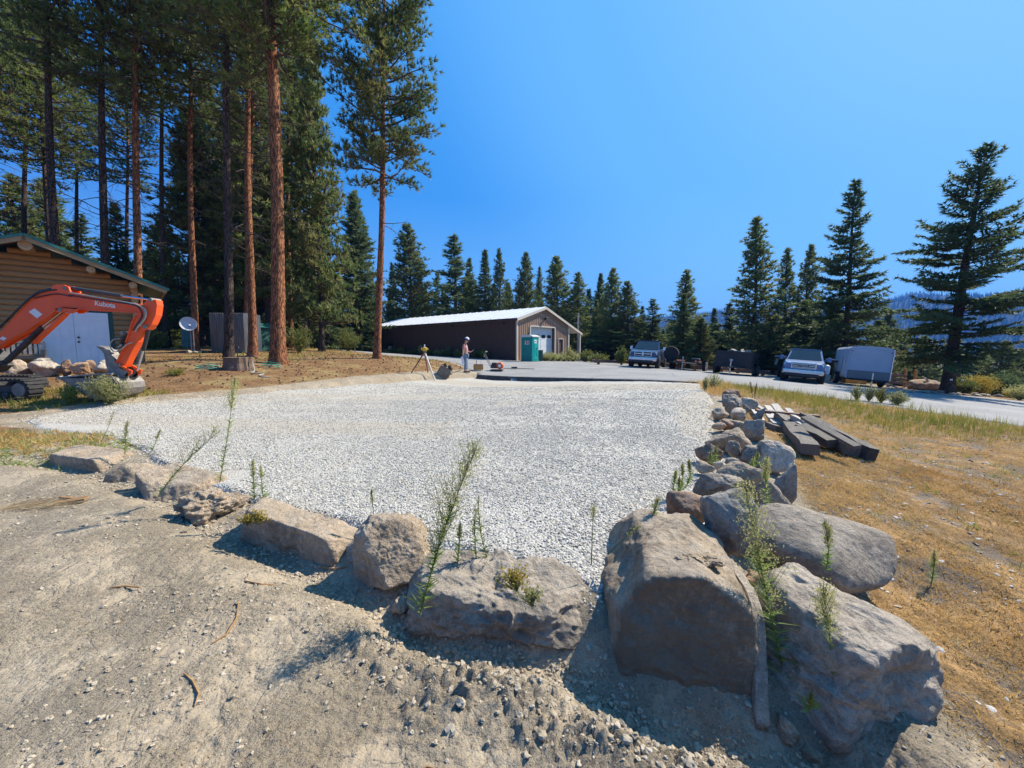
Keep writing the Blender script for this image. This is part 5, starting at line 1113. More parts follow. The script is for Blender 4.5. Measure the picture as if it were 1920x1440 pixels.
def pickup(rt, paint, style):
    L = 3.0; Wd = 1.0
    # body as cross sections along x: (x, half width, z bottom, z shoulder, z top)
    m = MB(); secs = [(2.95, .86, .62, .98, 1.08), (2.80, .96, .55, 1.02, 1.16), (2.2, 1.0, .52, 1.08, 1.24), (1.35, 1.0, .5, 1.14, 1.29), (1.2, 1.0, .5, 1.16, 1.30), (-.9, 1.0, .5, 1.16, 1.30), (-.95, 1.0, .5, 1.2, 1.36), (-2.95, 1.0, .55, 1.2, 1.36), (-3.0, .97, .6, 1.2, 1.34)]
    vs = []; 
    for x, h, a, b, c in secs: vs += [(x, -h + .05, a), (x, -h, a + .2), (x, -h, b), (x, -h + .09, c), (x, h - .09, c), (x, h, b), (x, h, a + .2), (x, h - .05, a)]
    fs = []
    for i in range(len(secs) - 1):
        for k in range(8): fs.append((i*8+k, i*8+(k+1) % 8, (i+1)*8+(k+1) % 8, (i+1)*8+k))
    fs += [tuple(range(8)), tuple(range(len(vs) - 8, len(vs)))[::-1]]
    m.add(vs, fs).put('body', MT[paint], rt, True)
    # greenhouse
    g = MB(); A = [(1.35, .90, 1.27), (.55, .74, 1.93), (-.75, .74, 1.93), (-.92, .90, 1.28)]
    vs = [(x, -h, z) for x, h, z in A] + [(x, h, z) for x, h, z in A]
    g.add(vs, [(0,1,2,3), (4,7,6,5), (0,4,5,1), (1,5,6,2), (2,6,7,3)]).put('cab_frame', MT[paint], rt)
    MB().box((-.1, 0, 1.945), (1.35, 1.46, .05), bev=.02).put('roof', MT[paint], rt)
    def lerp3(a, b, t): return tuple(a[i] + (b[i] - a[i]) * t for i in range(3))
    def pane(name, q, off):
        c = [sum(p[i] for p in q) / 4 for i in range(3)]; q2 = [tuple(c[i] + (p[i] - c[i]) * .90 + off[i] for i in range(3)) for p in q]
        MB().add(q2, [(0, 1, 2, 3)]).put(name, MT['dark_glass'], rt)
    pane('windscreen', [(1.35, -.9, 1.27), (1.35, .9, 1.27), (.55, .74, 1.93), (.55, -.74, 1.93)], (.012, 0, .012))
    for s in (-1, 1):
        pane('side_window', [(1.15, s*.9, 1.29), (.2, s*.9, 1.29), (.2, s*.75, 1.9), (.55, s*.75, 1.9)], (0, s*.012, .004)); pane('side_window', [(.15, s*.9, 1.29), (-.85, s*.9, 1.29), (-.72, s*.75, 1.9), (.15, s*.75, 1.9)], (0, s*.012, .004))
        MB().box((1.95, s*.99, .80), (1.0, .05, .09)).put('arch_trim', MT['black_metal'], rt) if False else None
        mm = MB().box((1.0, s*1.16, 1.40), (.10, .2, .26), bev=.03).tube([(1.02, s*.9, 1.33), (1.0, s*1.1, 1.36)], .025, 6).put('mirror', MT['chrome'] if style == 'a' else MT[paint], rt)
        MB().box((.15, s*1.0, .44), (2.2, .12, .06)).put('running_board', MT['black_metal'], rt)
        # wheel openings as dark arches proud of the flank
        for x in (1.95, -1.95):
            arc = [(x + .52 * math.cos(q), .44 + .52 * math.sin(q)) for q in np.linspace(0, math.pi, 11)]; MB().prism(arc, s*.93, s*1.004).put('wheel_arch', MT['black_metal'], rt)
            wheel(rt, x, s*.90)
        MB().box((2.80, s*.78, .98), (.28, .26, .22), bev=.05).put('headlight', MT['lamp_glass'], rt)
        MB().box((.2, s*1.004, 1.02), (.16, .02, .04)).put('door_handle', MT['chrome'], rt)
    MB().box((-2.0, 0, 1.30), (1.8, 1.7, .1)).put('bed_floor', MT['black_metal'], rt)
    gr = MB().box((2.94, 0, .95), (.10, 1.18, .36), bev=.04).put('grille', MT['chrome'], rt); MB().box((2.975, 0, .95), (.05, 1.06, .27)).put('grille_mesh', MT['black_metal'], gr)
    if style == 'a':
        MB().box((3.0, 0, .95), (.03, .10, .28)).box((3.0, 0, .96), (.03, 1.06, .06)).put('grille_bar', MT['chrome'], gr)
        MB().prism([(-.06, .0), (0, -.09), (.06, 0), (.05, .09), (-.05, .09)], 3.012, 3.03, 'x').put('emblem', MT['chrome'], gr).location = (0, 0, .95)
    else:
        for zz in (.86, .95, 1.04): MB().box((3.0, 0, zz), (.03, 1.06, .035)).put('grille_bar', MT['chrome'], gr)
        MB().box((3.015, 0, .95), (.02, .5, .09)).put('name_bar', MT['steel_dark'], gr)
        f2 = bpy.data.curves.new('grille_letters', 'FONT'); f2.body = 'FORD'; f2.size = .13; f2.extrude = .004; f2.align_x = 'CENTER'; f2.space_character = 1.25
        t2 = bpy.data.objects.new('tmp', f2); COL.objects.link(t2); bpy.context.view_layer.update()
        me2 = bpy.data.meshes.new_from_object(t2.evaluated_get(bpy.context.evaluated_depsgraph_get())); bpy.data.objects.remove(t2); me2.materials.clear(); me2.materials.append(MT['sticker_white'])
        l2 = link('lettering', me2, gr); l2.location = (3.03, 0, .91); l2.rotation_euler = (R(90), 0, R(90))
    MB().box((3.02, 0, .60), (.26, 1.92, .24), bev=.07).put('bumper', MT['chrome'], rt); MB().box((3.0, 0, .42), (.2, 1.6, .14), bev=.04).put('air_dam', MT['black_metal'], rt)
    MB().box((3.16, 0, .60), (.02, .34, .15)).put('licence_plate', MT['sticker_white'], rt)
    for s in (-1, 1): MB().lathe((3.14, s*.72, .58), [(.07, 0), (.06, .02)], 10, 'x').put('fog_lamp', MT['lamp_glass'], rt)
    MB().box((0, 0, .40), (5.2, 1.1, .2)).put('chassis', MT['black_metal'], rt)
    if style == 'a': 
        for i in range(5): MB().box((.52, -.4 + .2 * i, 1.965), (.05, .06, .02)).put('roof_lamp', MT['red_print'], rt)
t1 = slope_root('pickup_truck', 1215, 689, 30.2, -117, 'dark blue pickup with chrome grille parked farthest left on the lot', 'pickup truck', 'pickups parked nose forward'); pickup(t1, 'paint_navy', 'a')
t2 = slope_root('pickup_truck', 1503, 714, 24.6, -127, 'silver blue pickup parked left of the white trailer', 'pickup truck', 'pickups parked nose forward'); pickup(t2, 'paint_silver', 'b')
# enclosed trailer
tr = slope_root('cargo_trailer', 1608, 722, 25.2, -119, 'white enclosed cargo trailer with grey lower front panel', 'trailer')
MB().box((0, 0, 1.36), (3.5, 2.06, 1.84), bev=.06).put('box_body', MT['trailer_white'], tr)
MB().prism([(-1.0, 2.26), (1.0, 2.26), (.9, 2.36), (.5, 2.42), (-.5, 2.42), (-.9, 2.36)], -1.72, 1.72, 'x').put('roof', MT['trailer_white'], tr)
MB().box((1.765, 0, .70), (.02, 2.0, .48)).put('stone_guard', MT['diamond_plate'], tr)
for s in (-1, 1):
    MB().box((1.74, s * 1.02, 1.36), (.07, .05, 1.84)).put('corner_trim', MT['chrome'] if s > 0 else MT['trailer_white'], tr)
    MB().box((-.1, s * 1.10, .74), (1.1, .22, .05)).put('fender', MT['steel_dark'], tr); wheel(tr, -.1, s * 1.12, .36, .22, 'sticker_white')
    MB().box((1.78, s * .9, 2.1), (.02, .08, .05)).put('marker_lamp', MT['red_print'], tr)
dd = MB().box((.9, -1.04, 1.36), (.78, .03, 1.6)).put('side_door', MT['trailer_white'], tr); MB().box((.6, -1.06, 1.3), (.04, .02, .9)).put('door_bar', MT['steel_dark'], dd)
MB().tube([(1.7, -.8, .38), (3.0, 0, .42)], .05, 6).tube([(1.7, .8, .38), (3.0, 0, .42)], .05, 6).put('tongue', MT['trailer_black'], tr)
MB().box((0, 0, .40), (3.4, 1.9, .1)).put('chassis', MT['trailer_black'], tr); MB().tube([(2.7, 0, .05), (2.7, 0, .85)], .04, 8).put('jack', MT['chrome'], tr)
# black dump trailer
bt = slope_root('dump_trailer', 1379, 701, 27.2, -127, 'black high sided dump trailer between the two pickups', 'trailer')
MB().box((0, 0, 1.0), (3.6, 2.1, 1.05)).put('box_body', MT['trailer_black'], bt)
for s in (-1, 1):
    for i in range(6): MB().box((-1.6 + i * .64, s * 1.07, 1.0), (.07, .06, 1.05)).put('side_rib', MT['trailer_black'], bt)
    for x in (-.45, .42): wheel(bt, x, s * 1.2, .38, .25, 'steel_worn')
    MB().box((0, s * 1.2, .86), (1.9, .3, .05)).put('fender', MT['trailer_black'], bt)
    MB().box((1.4, s * 1.13, .30), (.1, .1, .6)).put('corner_post', MT['trailer_black'], bt)
MB().tube([(1.8, -.7, .5), (3.1, 0, .5)], .06, 6).tube([(1.8, .7, .5), (3.1, 0, .5)], .06, 6).put('tongue', MT['trailer_black'], bt); MB().tube([(2.7, 0, .04), (2.7, 0, 1.0)], .045, 8).put('jack', MT['chrome'], bt)
MB().box((1.9, -.1, .95), (.1, .2, .12)).put('hitch_box', MT['galvanised'], bt)
cg = MB()
for i in range(9): cg.box((random.uniform(-1.4, 1.4), random.uniform(-.5, .6), 1.56), (random.uniform(.3, .8), random.uniform(.1, .3), random.uniform(.08, .2)), (random.uniform(-.4, .4), random.uniform(-.4, .4), random.uniform(0, 3)))
cc = cg.put('scrap_load', MT['tan_tarp'], None); cc.parent = None; cc.location = bt.location; cc.rotation_euler = bt.rotation_euler; tag(cc, 'pale scrap pieces heaped on top of the black dump trailer', 'scrap', kind=None)
# low equipment trailer with an upright spare wheel
et = slope_root('equipment_trailer', 1290, 694, 29.6, -122, 'low dark equipment trailer with upright spare wheel between blue pickup and black trailer', 'trailer')
MB().box((0, 0, .55), (4.2, 2.0, .12)).put('deck', MT['trailer_black'], et); MB().box((0, .6, .66), (3.8, .1, .12)).box((0, -.6, .66), (3.8, .1, .12)).put('deck_rail', MT['rust_red'], et)
for s in (-1, 1):
    for x in (-.4, .4): wheel(et, x, s * 1.12, .36, .22, 'sticker_white')
    MB().box((0, s * 1.12, .80), (1.7, .26, .04)).put('fender', MT['trailer_black'], et)
MB().tube([(2.1, -.8, .5), (3.4, 0, .5)], .05, 6).tube([(2.1, .8, .5), (3.4, 0, .5)], .05, 6).put('tongue', MT['trailer_black'], et); MB().tube([(2.9, 0, .02), (2.9, 0, .95)], .045, 8).put('jack', MT['galvanised'], et)
o = MB().lathe((0, 0, 0), [(.34, -.13), (.5, -.13), (.53, -.08), (.53, .08), (.5, .13), (.34, .13)], 24, 'x').put('spare_wheel', MT['tyre'], et, True); o.location = (1.4, -1.05, 1.1)
MB().lathe((0, 0, 0), [(.30, -.1), (.34, .12)], 16, 'x').put('rim', MT['steel_dark'], o, True)
MB().box((.6, .55, .78), (.6, .5, .2), bev=.04).box((-.6, .3, .8), (.5, .5, .22), bev=.04).put('winch_box', MT['steel_dark'], et)
# flat trailer behind the silver pickup
ft = slope_root('flatbed_trailer', 1506, 707, 29.4, -127, 'wide flatbed trailer parked behind the silver pickup', 'trailer')
MB().box((0, 0, 1.42), (5, 3.5, .14)).put('deck', MT['steel_dark'], ft)
for s in (-1, 1):
    MB().box((2.4, s * 1.65, 1.2), (.12, .16, .62), (R(12 * s), 0, 0)).put('deck_stake', MT['tan_tarp'], ft); MB().box((2.45, s * 1.45, 1.52), (.3, .7, .07)).put('deck_plate', MT['galvanised'], ft)
    for x in (1.0, 0): wheel(ft, x, s * 1.4, .5, .34, 'steel_worn')
MB().box((.4, 0, 1.0), (4.2, 1.2, .7)).put('chassis', MT['trailer_black'], ft)
g = slope_root('water_tank', 1546, 717, 24.9, 0, 'small white tank on a stack of blocks between silver pickup and white trailer', 'tank')
MB().lathe((0, 0, .5), [(.08, 0), (.17, .04), (.17, .5), (.13, .58), (.04, .62)], 14).put('tank', MT['sticker_white'], g, True); MB().box((0, 0, .25), (.36, .36, .5)).put('block_stack', MT['tan_tarp'], g)
g = slope_root('orange_crate', 1600, 716, 27.6, -100, 'low rust orange box visible under the white trailer', 'box', lift=0)
MB().box((0, 0, .22), (.5, 1.3, .42)).put('crate_wall', MT['crate_orange'], g); MB().box((0, 0, .45), (.55, 1.36, .05)).put('lid', MT['rust_red'], g)
# timber curb along the far side of the lot
S('curb_timber', (.20, .115, .08), (.14, .085, .06), sc=6, bump=.5, stretch=(.5, 4, 4))
def beam(name, a, b, w, h, mat, label=None, cat=None, group=None, roll=0):
    a = Vector(a); b = Vector(b); d = (b - a); L = d.length; x = d.normalized(); y = Vector((0, 0, 1)).cross(x).normalized(); z = x.cross(y)
    M = Matrix((x, y, z)).transposed(); 
    m = MB(); n = max(2, int(L / .25)); vs = []; fs = []; gr = random.Random(hash((round(a.x, 2), round(a.y, 2))) & 255)
    for i in range(n + 1):
        t = -L / 2 + L * i / n; j = lambda: gr.uniform(-.012, .012) * (h / .15)
        vs += [(t, -w/2 + j(), -h/2 + j()), (t, w/2 + j(), -h/2 + j()), (t, w/2 + j(), h/2 + j()), (t, -w/2 + j(), h/2 + j())]
    for i in range(n):
        for k in range(4): fs.append((i*4+k, i*4+(k+1) % 4, i*4+4+(k+1) % 4, i*4+4+k))
    fs += [(0, 3, 2, 1), (n*4, n*4+1, n*4+2, n*4+3)]
    o = m.add(vs, fs).put(name, MT[mat], None); o.matrix_world = Matrix.Translation((a + b) / 2) @ M.to_4x4() @ Matrix.Rotation(roll, 4, 'X')
    return tag(o, label, cat, group)
cb = [(1105, 31.5), (1200, 32.5), (1290, 31.8), (1372, 30.6), (1450, 29.6), (1530, 28.6)]
labs = ['timber curb beam behind the blue pickup', 'timber curb beam behind the equipment trailer', 'timber curb beam left of the black trailer', 'timber curb beam between black trailer and silver pickup', 'timber curb beam behind the silver pickup']
for i in range(5):
    a = onY(cb[i][0] + 5, 690, cb[i][1]); b = onY(cb[i+1][0] - 5, 690, cb[i+1][1]); a.z = surf(a.x, a.y) + .28; b.z = surf(b.x, b.y) + .28
    beam('curb_beam', a, b, .2, .22, 'curb_timber', labs[i], 'timber beam', 'timber curb beams at the far side of the lot')
    for t in (.15, .85): c = a.lerp(b, t); o = MB().box((0, 0, 0), (.18, .18, .34)).put('curb_block', MT['curb_timber'], None); o.location = (c.x, c.y + .25, c.z - .15); tag(o, 'short wooden block carrying the ' + labs[i], 'timber block', 'blocks under the curb beams')
# things at the right end of the lot
p = onY(1731, 737, 25.5); rock((p.x, 25.5, surf(p.x, 25.5) + .3), (2.1, 1.3, 1.0), (0, .1, .2), 611, MR_RED, 'broad brown boulder left of the large fir at the lot edge', level=5, p=9, nz=.06)
for i in range(26):
    px = 1665 + i * 9.2 + random.uniform(-3, 3)
    q = onG(min(px, 1905), 739 + max(0, (px - 1780) * .045) + random.uniform(-2, 3)); s = random.uniform(.12, .34)
    rock((q.x, q.y + .4, surf(q.x, q.y + .4) + s * .2), (s * 1.4, s, s * .7), i, 620 + i, random.choice([MR_PALE, MR_GREY, MR_TAN]), 'one of the small pale rocks lining the far lot edge around the fir', level=3, name='stone', cat='stone', group='small rocks lining the far lot edge')
for i, (px, lab) in enumerate(((1697, 'left orange brown post of the low fence past the white trailer'), (1716, 'right orange brown post of the low fence past the white trailer'))):
    p = onY(px, 712, 31); o = MB().box((0, 0, .5), (.14, .14, 1.9)).put('fence_post', MT['crate_orange'], None); o.location = (p.x, 31, surf(p.x, 31)); tag(o, lab, 'post', 'orange brown posts')
for k in range(3):
    a = onY(1655, 712, 30.5); b = onY(1700, 712, 30.5); a.z = surf(a.x, a.y) + .25 + k * .3; b.z = surf(b.x, b.y) + .25 + k * .3
    beam('fence_rail', a, b, .06, .2, 'curb_timber', ('lowest', 'middle', 'top')[k] + ' brown rail stacked past the white trailer', 'rail', 'brown rails past the white trailer')
# dead branches draped over the ground by the boulder
for i, (a, b) in enumerate((((1652, 722), (1712, 731)), ((1662, 727), (1715, 722)), ((1735, 712), (1762, 730)), ((1728, 718), (1768, 733)))):
    A = onY(a[0], a[1], 25.2); B_ = onY(b[0], b[1], 24.9); n = 8; pts = [A.lerp(B_, t) + Vector((0, 0, .12 * math.sin(t * 7 + i))) for t in np.linspace(0, 1, n)]
    tag(MB().tube(pts, list(np.linspace(.06, .02, n)), 5).put('dead_branch', MT['board_weathered'], None), ('pale dead branch lying left of the brown boulder, the upper one', 'pale dead branch lying left of the brown boulder, the lower one', 'short bleached branch on top of the brown boulder', 'bleached branch sloping down the right of the brown boulder')[i], 'branch', 'bleached dead branches')

# ------------------------------------------------------------------ timber pile
PILE = [((1418,769),(1535,780),.10,.05,.30,.26,'board_brown','long thin brown plank lying across the far end of the timber pile'),
 ((1504,790),(1634,862),.15,.22,.24,.06,'tie_dark','longest black railway tie along the right side of the timber pile'),
 ((1508,782),(1608,838),.13,.05,.50,.30,'tie_wood','pale weathered plank resting along the longest black tie'),
 ((1481,804),(1519,850),.24,.17,.13,.10,'tie_wood','nearest flat grey railway tie with cracked top'),
 ((1499,806),(1562,838),.21,.16,.18,.10,'tie_wood','grey railway tie split along its top, right of the nearest one'),
 ((1568,832),(1598,852),.22,.16,.10,.08,'tie_wood','short tie end showing between the split tie and the longest black tie'),
 ((1438,760),(1462,788),.14,.035,.10,.12,'board_weathered','pale board under the far end of the thin brown plank'),
 ((1452,757),(1472,784),.16,.035,.14,.16,'board_weathered','wide weathered board beside the pale one under the brown plank'),
 ((1476,765),(1497,788),.12,.035,.18,.16,'board_weathered','narrow bleached board crossing under the brown plank on the right'),
 ((1486,784),(1512,797),.10,.10,.30,.28,'board_weathered','bright short beam lying on top of the pile, upper of two'),
 ((1497,795),(1514,805),.12,.08,.26,.22,'board_weathered','bright short beam lying on top of the pile, lower of two'),
 ((1442,779),(1456,797),.14,.07,.12,.10,'board_weathered','short pale block board at the left of the pile'),
 ((1460,786),(1482,802),.22,.18,.14,.12,'tie_wood','chunky short tie block in the middle of the pile'),
 ((1414,770),(1428,789),.14,.06,.06,.05,'board_weathered','grey board leaning at the rocks, left of the pile'),
 ((1417,758),(1432,768),.10,.04,.10,.06,'board_weathered','dark edged board behind the whitish boulder'),
 ((1440,797),(1462,806),.16,.10,.05,.05,'tie_wood','low grey block half hidden in weeds at the pile foot')]
for (a, b, w, h, za, zb, m, lab) in PILE:
    A = onG(*a); B_ = onG(*b); A.z = surf(A.x, A.y) + za + h / 2 - .03; B_.z = surf(B_.x, B_.y) + zb + h / 2 - .03
    # keep the sight line when an end is lifted off the ground
    for P_, lift, s in ((A, za, a), (B_, zb, b)):
        r = ray(*s); 
        Yn = P_.y
        for _ in range(6): Yn = (surf(r[0] * Yn, Yn) + lift - CAMH) / r[1]
        P_.x, P_.y = r[0] * Yn, Yn; P_.z = surf(P_.x, P_.y) + lift + h / 2 - .03
    beam('timber', A, B_, w, h, m, lab, 'timber', 'old timbers piled in the dry grass', roll=R(random.uniform(-9, 9)))
# ------------------------------------------------------------------ trees
def m_leaf(name, a, b, c, trans=.35):
    t = NT(name); v = t.mapped(); at = t.attr('tone'); n = t.noise(v, .55, 4, .6)
    col = t.mix(t.ramp(at, [(0, 0), (1, 1)]), a, b); col = t.mix(t.ramp(n, [(.48, 0), (.66, .75)]), col, c)
    br = t.ramp(t.rand(), [(0, .75), (1, 1.15)]); col = t.mix(1.0, col, br, 'MULTIPLY')
    t.l.new(col, t.b.inputs['Base Color']); t.b.inputs['Roughness'].default_value = .55; t.b.inputs['Specular IOR Level'].default_value = .35
    tr = t.n.new('ShaderNodeBsdfTranslucent'); t.l.new(col, tr.inputs[0]); mx = t.n.new('ShaderNodeMixShader'); mx.inputs[0].default_value = trans
    t.l.new(t.b.outputs[0], mx.inputs[1]); t.l.new(tr.outputs[0], mx.inputs[2]); t.l.new(mx.outputs[0], t.n['Material Output'].inputs[0]); return t.m
ML_POND = m_leaf('pine_needles', (.105, .165, .045), (.23, .28, .085), (.30, .25, .09), .45)
ML_FIR = m_leaf('fir_needles', (.075, .125, .048), (.165, .215, .08), (.115, .165, .06), .45)
ML_YPINE = m_leaf('young_pine_needles', (.10, .165, .05), (.22, .265, .08), (.30, .24, .095), .45)
ML_BUSH = m_leaf('bush_leaves', (.12, .16, .04), (.24, .26, .07), (.30, .26, .05))
def m_bark(name, a, b, dark, sc):
    t = NT(name); v = t.mapped((sc, sc, sc * .2)); nn = t.n.new('ShaderNodeTexNoise'); nn.inputs['Scale'].default_value = 5; t.l.new(v, nn.inputs['Vector']); ad = t.n.new('ShaderNodeMix'); ad.data_type = 'VECTOR'; ad.inputs[0].default_value = .22; t.l.new(v, ad.inputs[4]); t.l.new(nn.outputs['Color'], ad.inputs[5]); vo = t.voro(ad.outputs[1], 9, 'DISTANCE_TO_EDGE'); n = t.noise(t.mapped((1, 1, .4)), 3, 6, .65); n2 = t.noise(v, 12, 5, .7)
    col = t.mix(t.ramp(n, [(.35, 0), (.65, 1)]), a, b); col = t.mix(t.ramp(n2, [(.35, .5), (.55, 0)]), col, tuple(x * .5 for x in a))
    e_ = t.ramp(vo, [(.02, 1), (.16, 0)]); col = t.mix(t.math('MULTIPLY', e_, .85), col, dark)
    nb = t.bump(n2, .5, .02); nb = t.bump(t.ramp(vo, [(0, 0), (.16, 1)]), 1.0, .05, nb); return t.done(col, nb, .9, 0, .2)
MB_OR = m_bark('bark_orange', (.48, .20, .09), (.36, .15, .07), (.055, .03, .022), 2.0)
MB_GR = m_bark('bark_grey_brown', (.17, .115, .085), (.12, .085, .068), (.03, .022, .018), 2.4)
MB_TW = S('twig_bark', (.10, .075, .06), (.06, .045, .038), rough=.9)
def blades(C_, Dv, Ln, Wd, n, spread, g, tone=None):
    """n thin triangles at every centre, fanned about its direction"""
    m = len(C_); C2 = np.repeat(C_, n, 0); D2 = np.repeat(Dv, n, 0) + g.normal(0, spread, (m * n, 3)); D2 /= np.linalg.norm(D2, axis=1)[:, None]
    L2 = np.repeat(Ln, n) * g.uniform(.65, 1.15, m * n); S_ = np.cross(D2, g.normal(0, 1, (m * n, 3))); S_ /= np.linalg.norm(S_, axis=1)[:, None] + 1e-9
    W2 = Wd * g.uniform(.7, 1.3, m * n); b = C2 - D2 * (L2 * .08)[:, None]
    V = np.stack([b - S_ * W2[:, None] / 2, b + S_ * W2[:, None] / 2, C2 + D2 * L2[:, None]], 1).reshape(-1, 3)
    tn = np.repeat(g.uniform(0, 1, m) if tone is None else tone, n); return V, np.repeat(tn, 3)
def leafmesh(name, Vs, Ts, mat):
    V = np.concatenate(Vs); T = np.concatenate(Ts); F = np.arange(len(V)).reshape(-1, 3); me = npmesh(name, V, F, mat); fattr(me, 'tone', T); return me
def limbs(name, segs, mat, n=4):
    """segs: list of (points, radii)"""
    V = []; F = []; b = 0; ca = [(math.cos(2 * math.pi * k / n), math.sin(2 * math.pi * k / n)) for k in range(n)]
    for P_, r in segs:
        P_ = np.asarray(P_); t = P_[-1] - P_[0]; t = t / (np.linalg.norm(t) + 1e-9); up = np.array([0, 0, 1.]) if abs(t[2]) < .9 else np.array([0, 1., 0]); a = np.cross(t, up); a /= np.linalg.norm(a); c = np.cross(a, t)
        for i, p in enumerate(P_):
            for x, y in ca: V.append(p + (a * x + c * y) * r[i])
        for i in range(len(P_) - 1):
            for k in range(n): F.append((b + i*n+k, b + i*n+(k+1) % n, b + (i+1)*n+(k+1) % n, b + (i+1)*n+k))
        b += len(P_) * n
    return npmesh(name, np.array(V), np.array(F), mat, True)
def trunk_mesh(name, h, r0, wob, seed, mat, sides=14, rings=30, flare=.5, rough=.03, top=.05):
    g = np.random.default_rng(seed); ph = g.uniform(0, 6, 4); V = []; z = np.concatenate([np.linspace(-.5, 1.2, 7), np.linspace(1.2, h, rings)[1:]])
    for zz in z:
        t = max(zz, 0) / h; r = r0 * (1 - t) ** .8 * (1 - top) + r0 * top; r *= 1 + flare * math.exp(-max(zz, 0) / .45)
        cx = wob * (math.sin(zz * .35 + ph[0]) - math.sin(ph[0])); cy = wob * (math.sin(zz * .31 + ph[1]) - math.sin(ph[1]))
        for k in range(sides):
            q = 2 * math.pi * k / sides; fl = 1 + .16 * flare * math.exp(-max(zz, 0) / .4) * math.sin(4 * q + ph[2]); V.append((cx + r * fl * math.cos(q), cy + r * fl * math.sin(q), zz))
    V = np.array(V); n = len(z)
    if rough:
        c = np.repeat(V.reshape(n, sides, 3).mean(1), sides, 0); d = V - c; L = np.linalg.norm(d, axis=1)[:, None]; q = V * np.array([5, 5, 1.6]); V = V + d / (L + 1e-9) * (rough * (np.abs(fbm3(q, 1.0, 3, seed)) - .3))[:, None]
    I = np.arange(n * sides).reshape(n, sides); F = np.stack([I[:-1], np.roll(I, -1, 1)[:-1], np.roll(I, -1, 1)[1:], I[1:]], -1).reshape(-1, 4)
    return npmesh(name, V, F, mat, True), (lambda zz: np.array([wob * (math.sin(zz * .35 + ph[0]) - math.sin(ph[0])), wob * (math.sin(zz * .31 + ph[1]) - math.sin(ph[1])), zz]))
def ponderosa(h, cb, Rm, seed, bark, leaf=None, nb=150, r0=.30, dead=18, blade=(.30, .034), nblade=12, tufts=9, wob=.12, shape=1.0, low=.6):
    g = np.random.default_rng(seed); tm, cen = trunk_mesh('pine_trunk', h, r0, wob, seed, bark)
    segs = []; TC = []; TD = []
    for i in range(nb):
        t = (i + g.uniform(0, 1)) / nb; z = cb + (h - cb) * t; az = i * 2.4 + g.normal(0, .5)
        prof = (low + (1 - low) * min(1, t / .25)) * (1 - t ** (1.6 * shape)) ** .75 + .06; L = Rm * prof * g.uniform(.55, 1.12) * (1.25 if g.random() < .07 else 1)
        el = R(-12 + 50 * t + g.normal(0, 9)); o = cen(z); n = 6; pts = [o]; d = np.array([math.cos(az) * math.cos(el), math.sin(az) * math.cos(el), math.sin(el)])
        for k in range(1, n): d = d + g.normal(0, .10, 3) + np.array([0, 0, .09]); d /= np.linalg.norm(d); pts.append(pts[-1] + d * L / (n - 1))
        rb = .018 + .016 * L; segs.append((pts, np.linspace(rb, .008, n)))
        nt = max(3, int(tufts * L / Rm * 1.3))
        for q in range(nt):
            u = g.uniform(.38, 1.0) if t < .75 else g.uniform(.15, 1); k = min(n - 2, int(u * (n - 1))); f = u * (n - 1) - k; p = pts[k] * (1 - f) + pts[k + 1] * f
            off = g.normal(0, 1, 3); off[2] = abs(off[2]) * .5 - .1; off *= (.12 + .16 * L) / (np.linalg.norm(off) + 1e-9) * g.uniform(.4, 1.2)
            e_ = p + off; TC.append(e_); dd = off * .8 + d * .3 + np.array([0, 0, .12]); TD.append(dd / np.linalg.norm(dd))
            if g.random() < .55: segs.append(([p, p + off * .5 + np.array([0, 0, -.02]), e_], [.012, .009, .006]))
        TC.append(pts[-1]); TD.append(d)
    for i in range(dead):
        z = cb * g.uniform(.45, 1.02); az = g.uniform(0, 6.28); L = g.uniform(.5, 2.4); o = cen(z); pts = [o]; d = np.array([math.cos(az), math.sin(az), g.uniform(-.25, .2)])
        for k in range(5): d = d + g.normal(0, .18, 3) + np.array([0, 0, -.06]); d /= np.linalg.norm(d); pts.append(pts[-1] + d * L / 5)
        segs.append((pts, np.linspace(.025, .006, 6)))
        for k in (2, 3, 4): dd = d + g.normal(0, .5, 3); segs.append(([pts[k], pts[k] + dd * L * .2], [.01, .004]))
    TC = np.array(TC); TD = np.array(TD); V, T = blades(TC, TD, g.uniform(.8, 1.15, len(TC)) * blade[0], blade[1], nblade, .55, g)
    return dict(trunk=tm, limbs=limbs('pine_limbs', segs, MB_TW), crown=leafmesh('pine_crown', [V], [T], leaf or ML_POND), h=h, r=Rm)
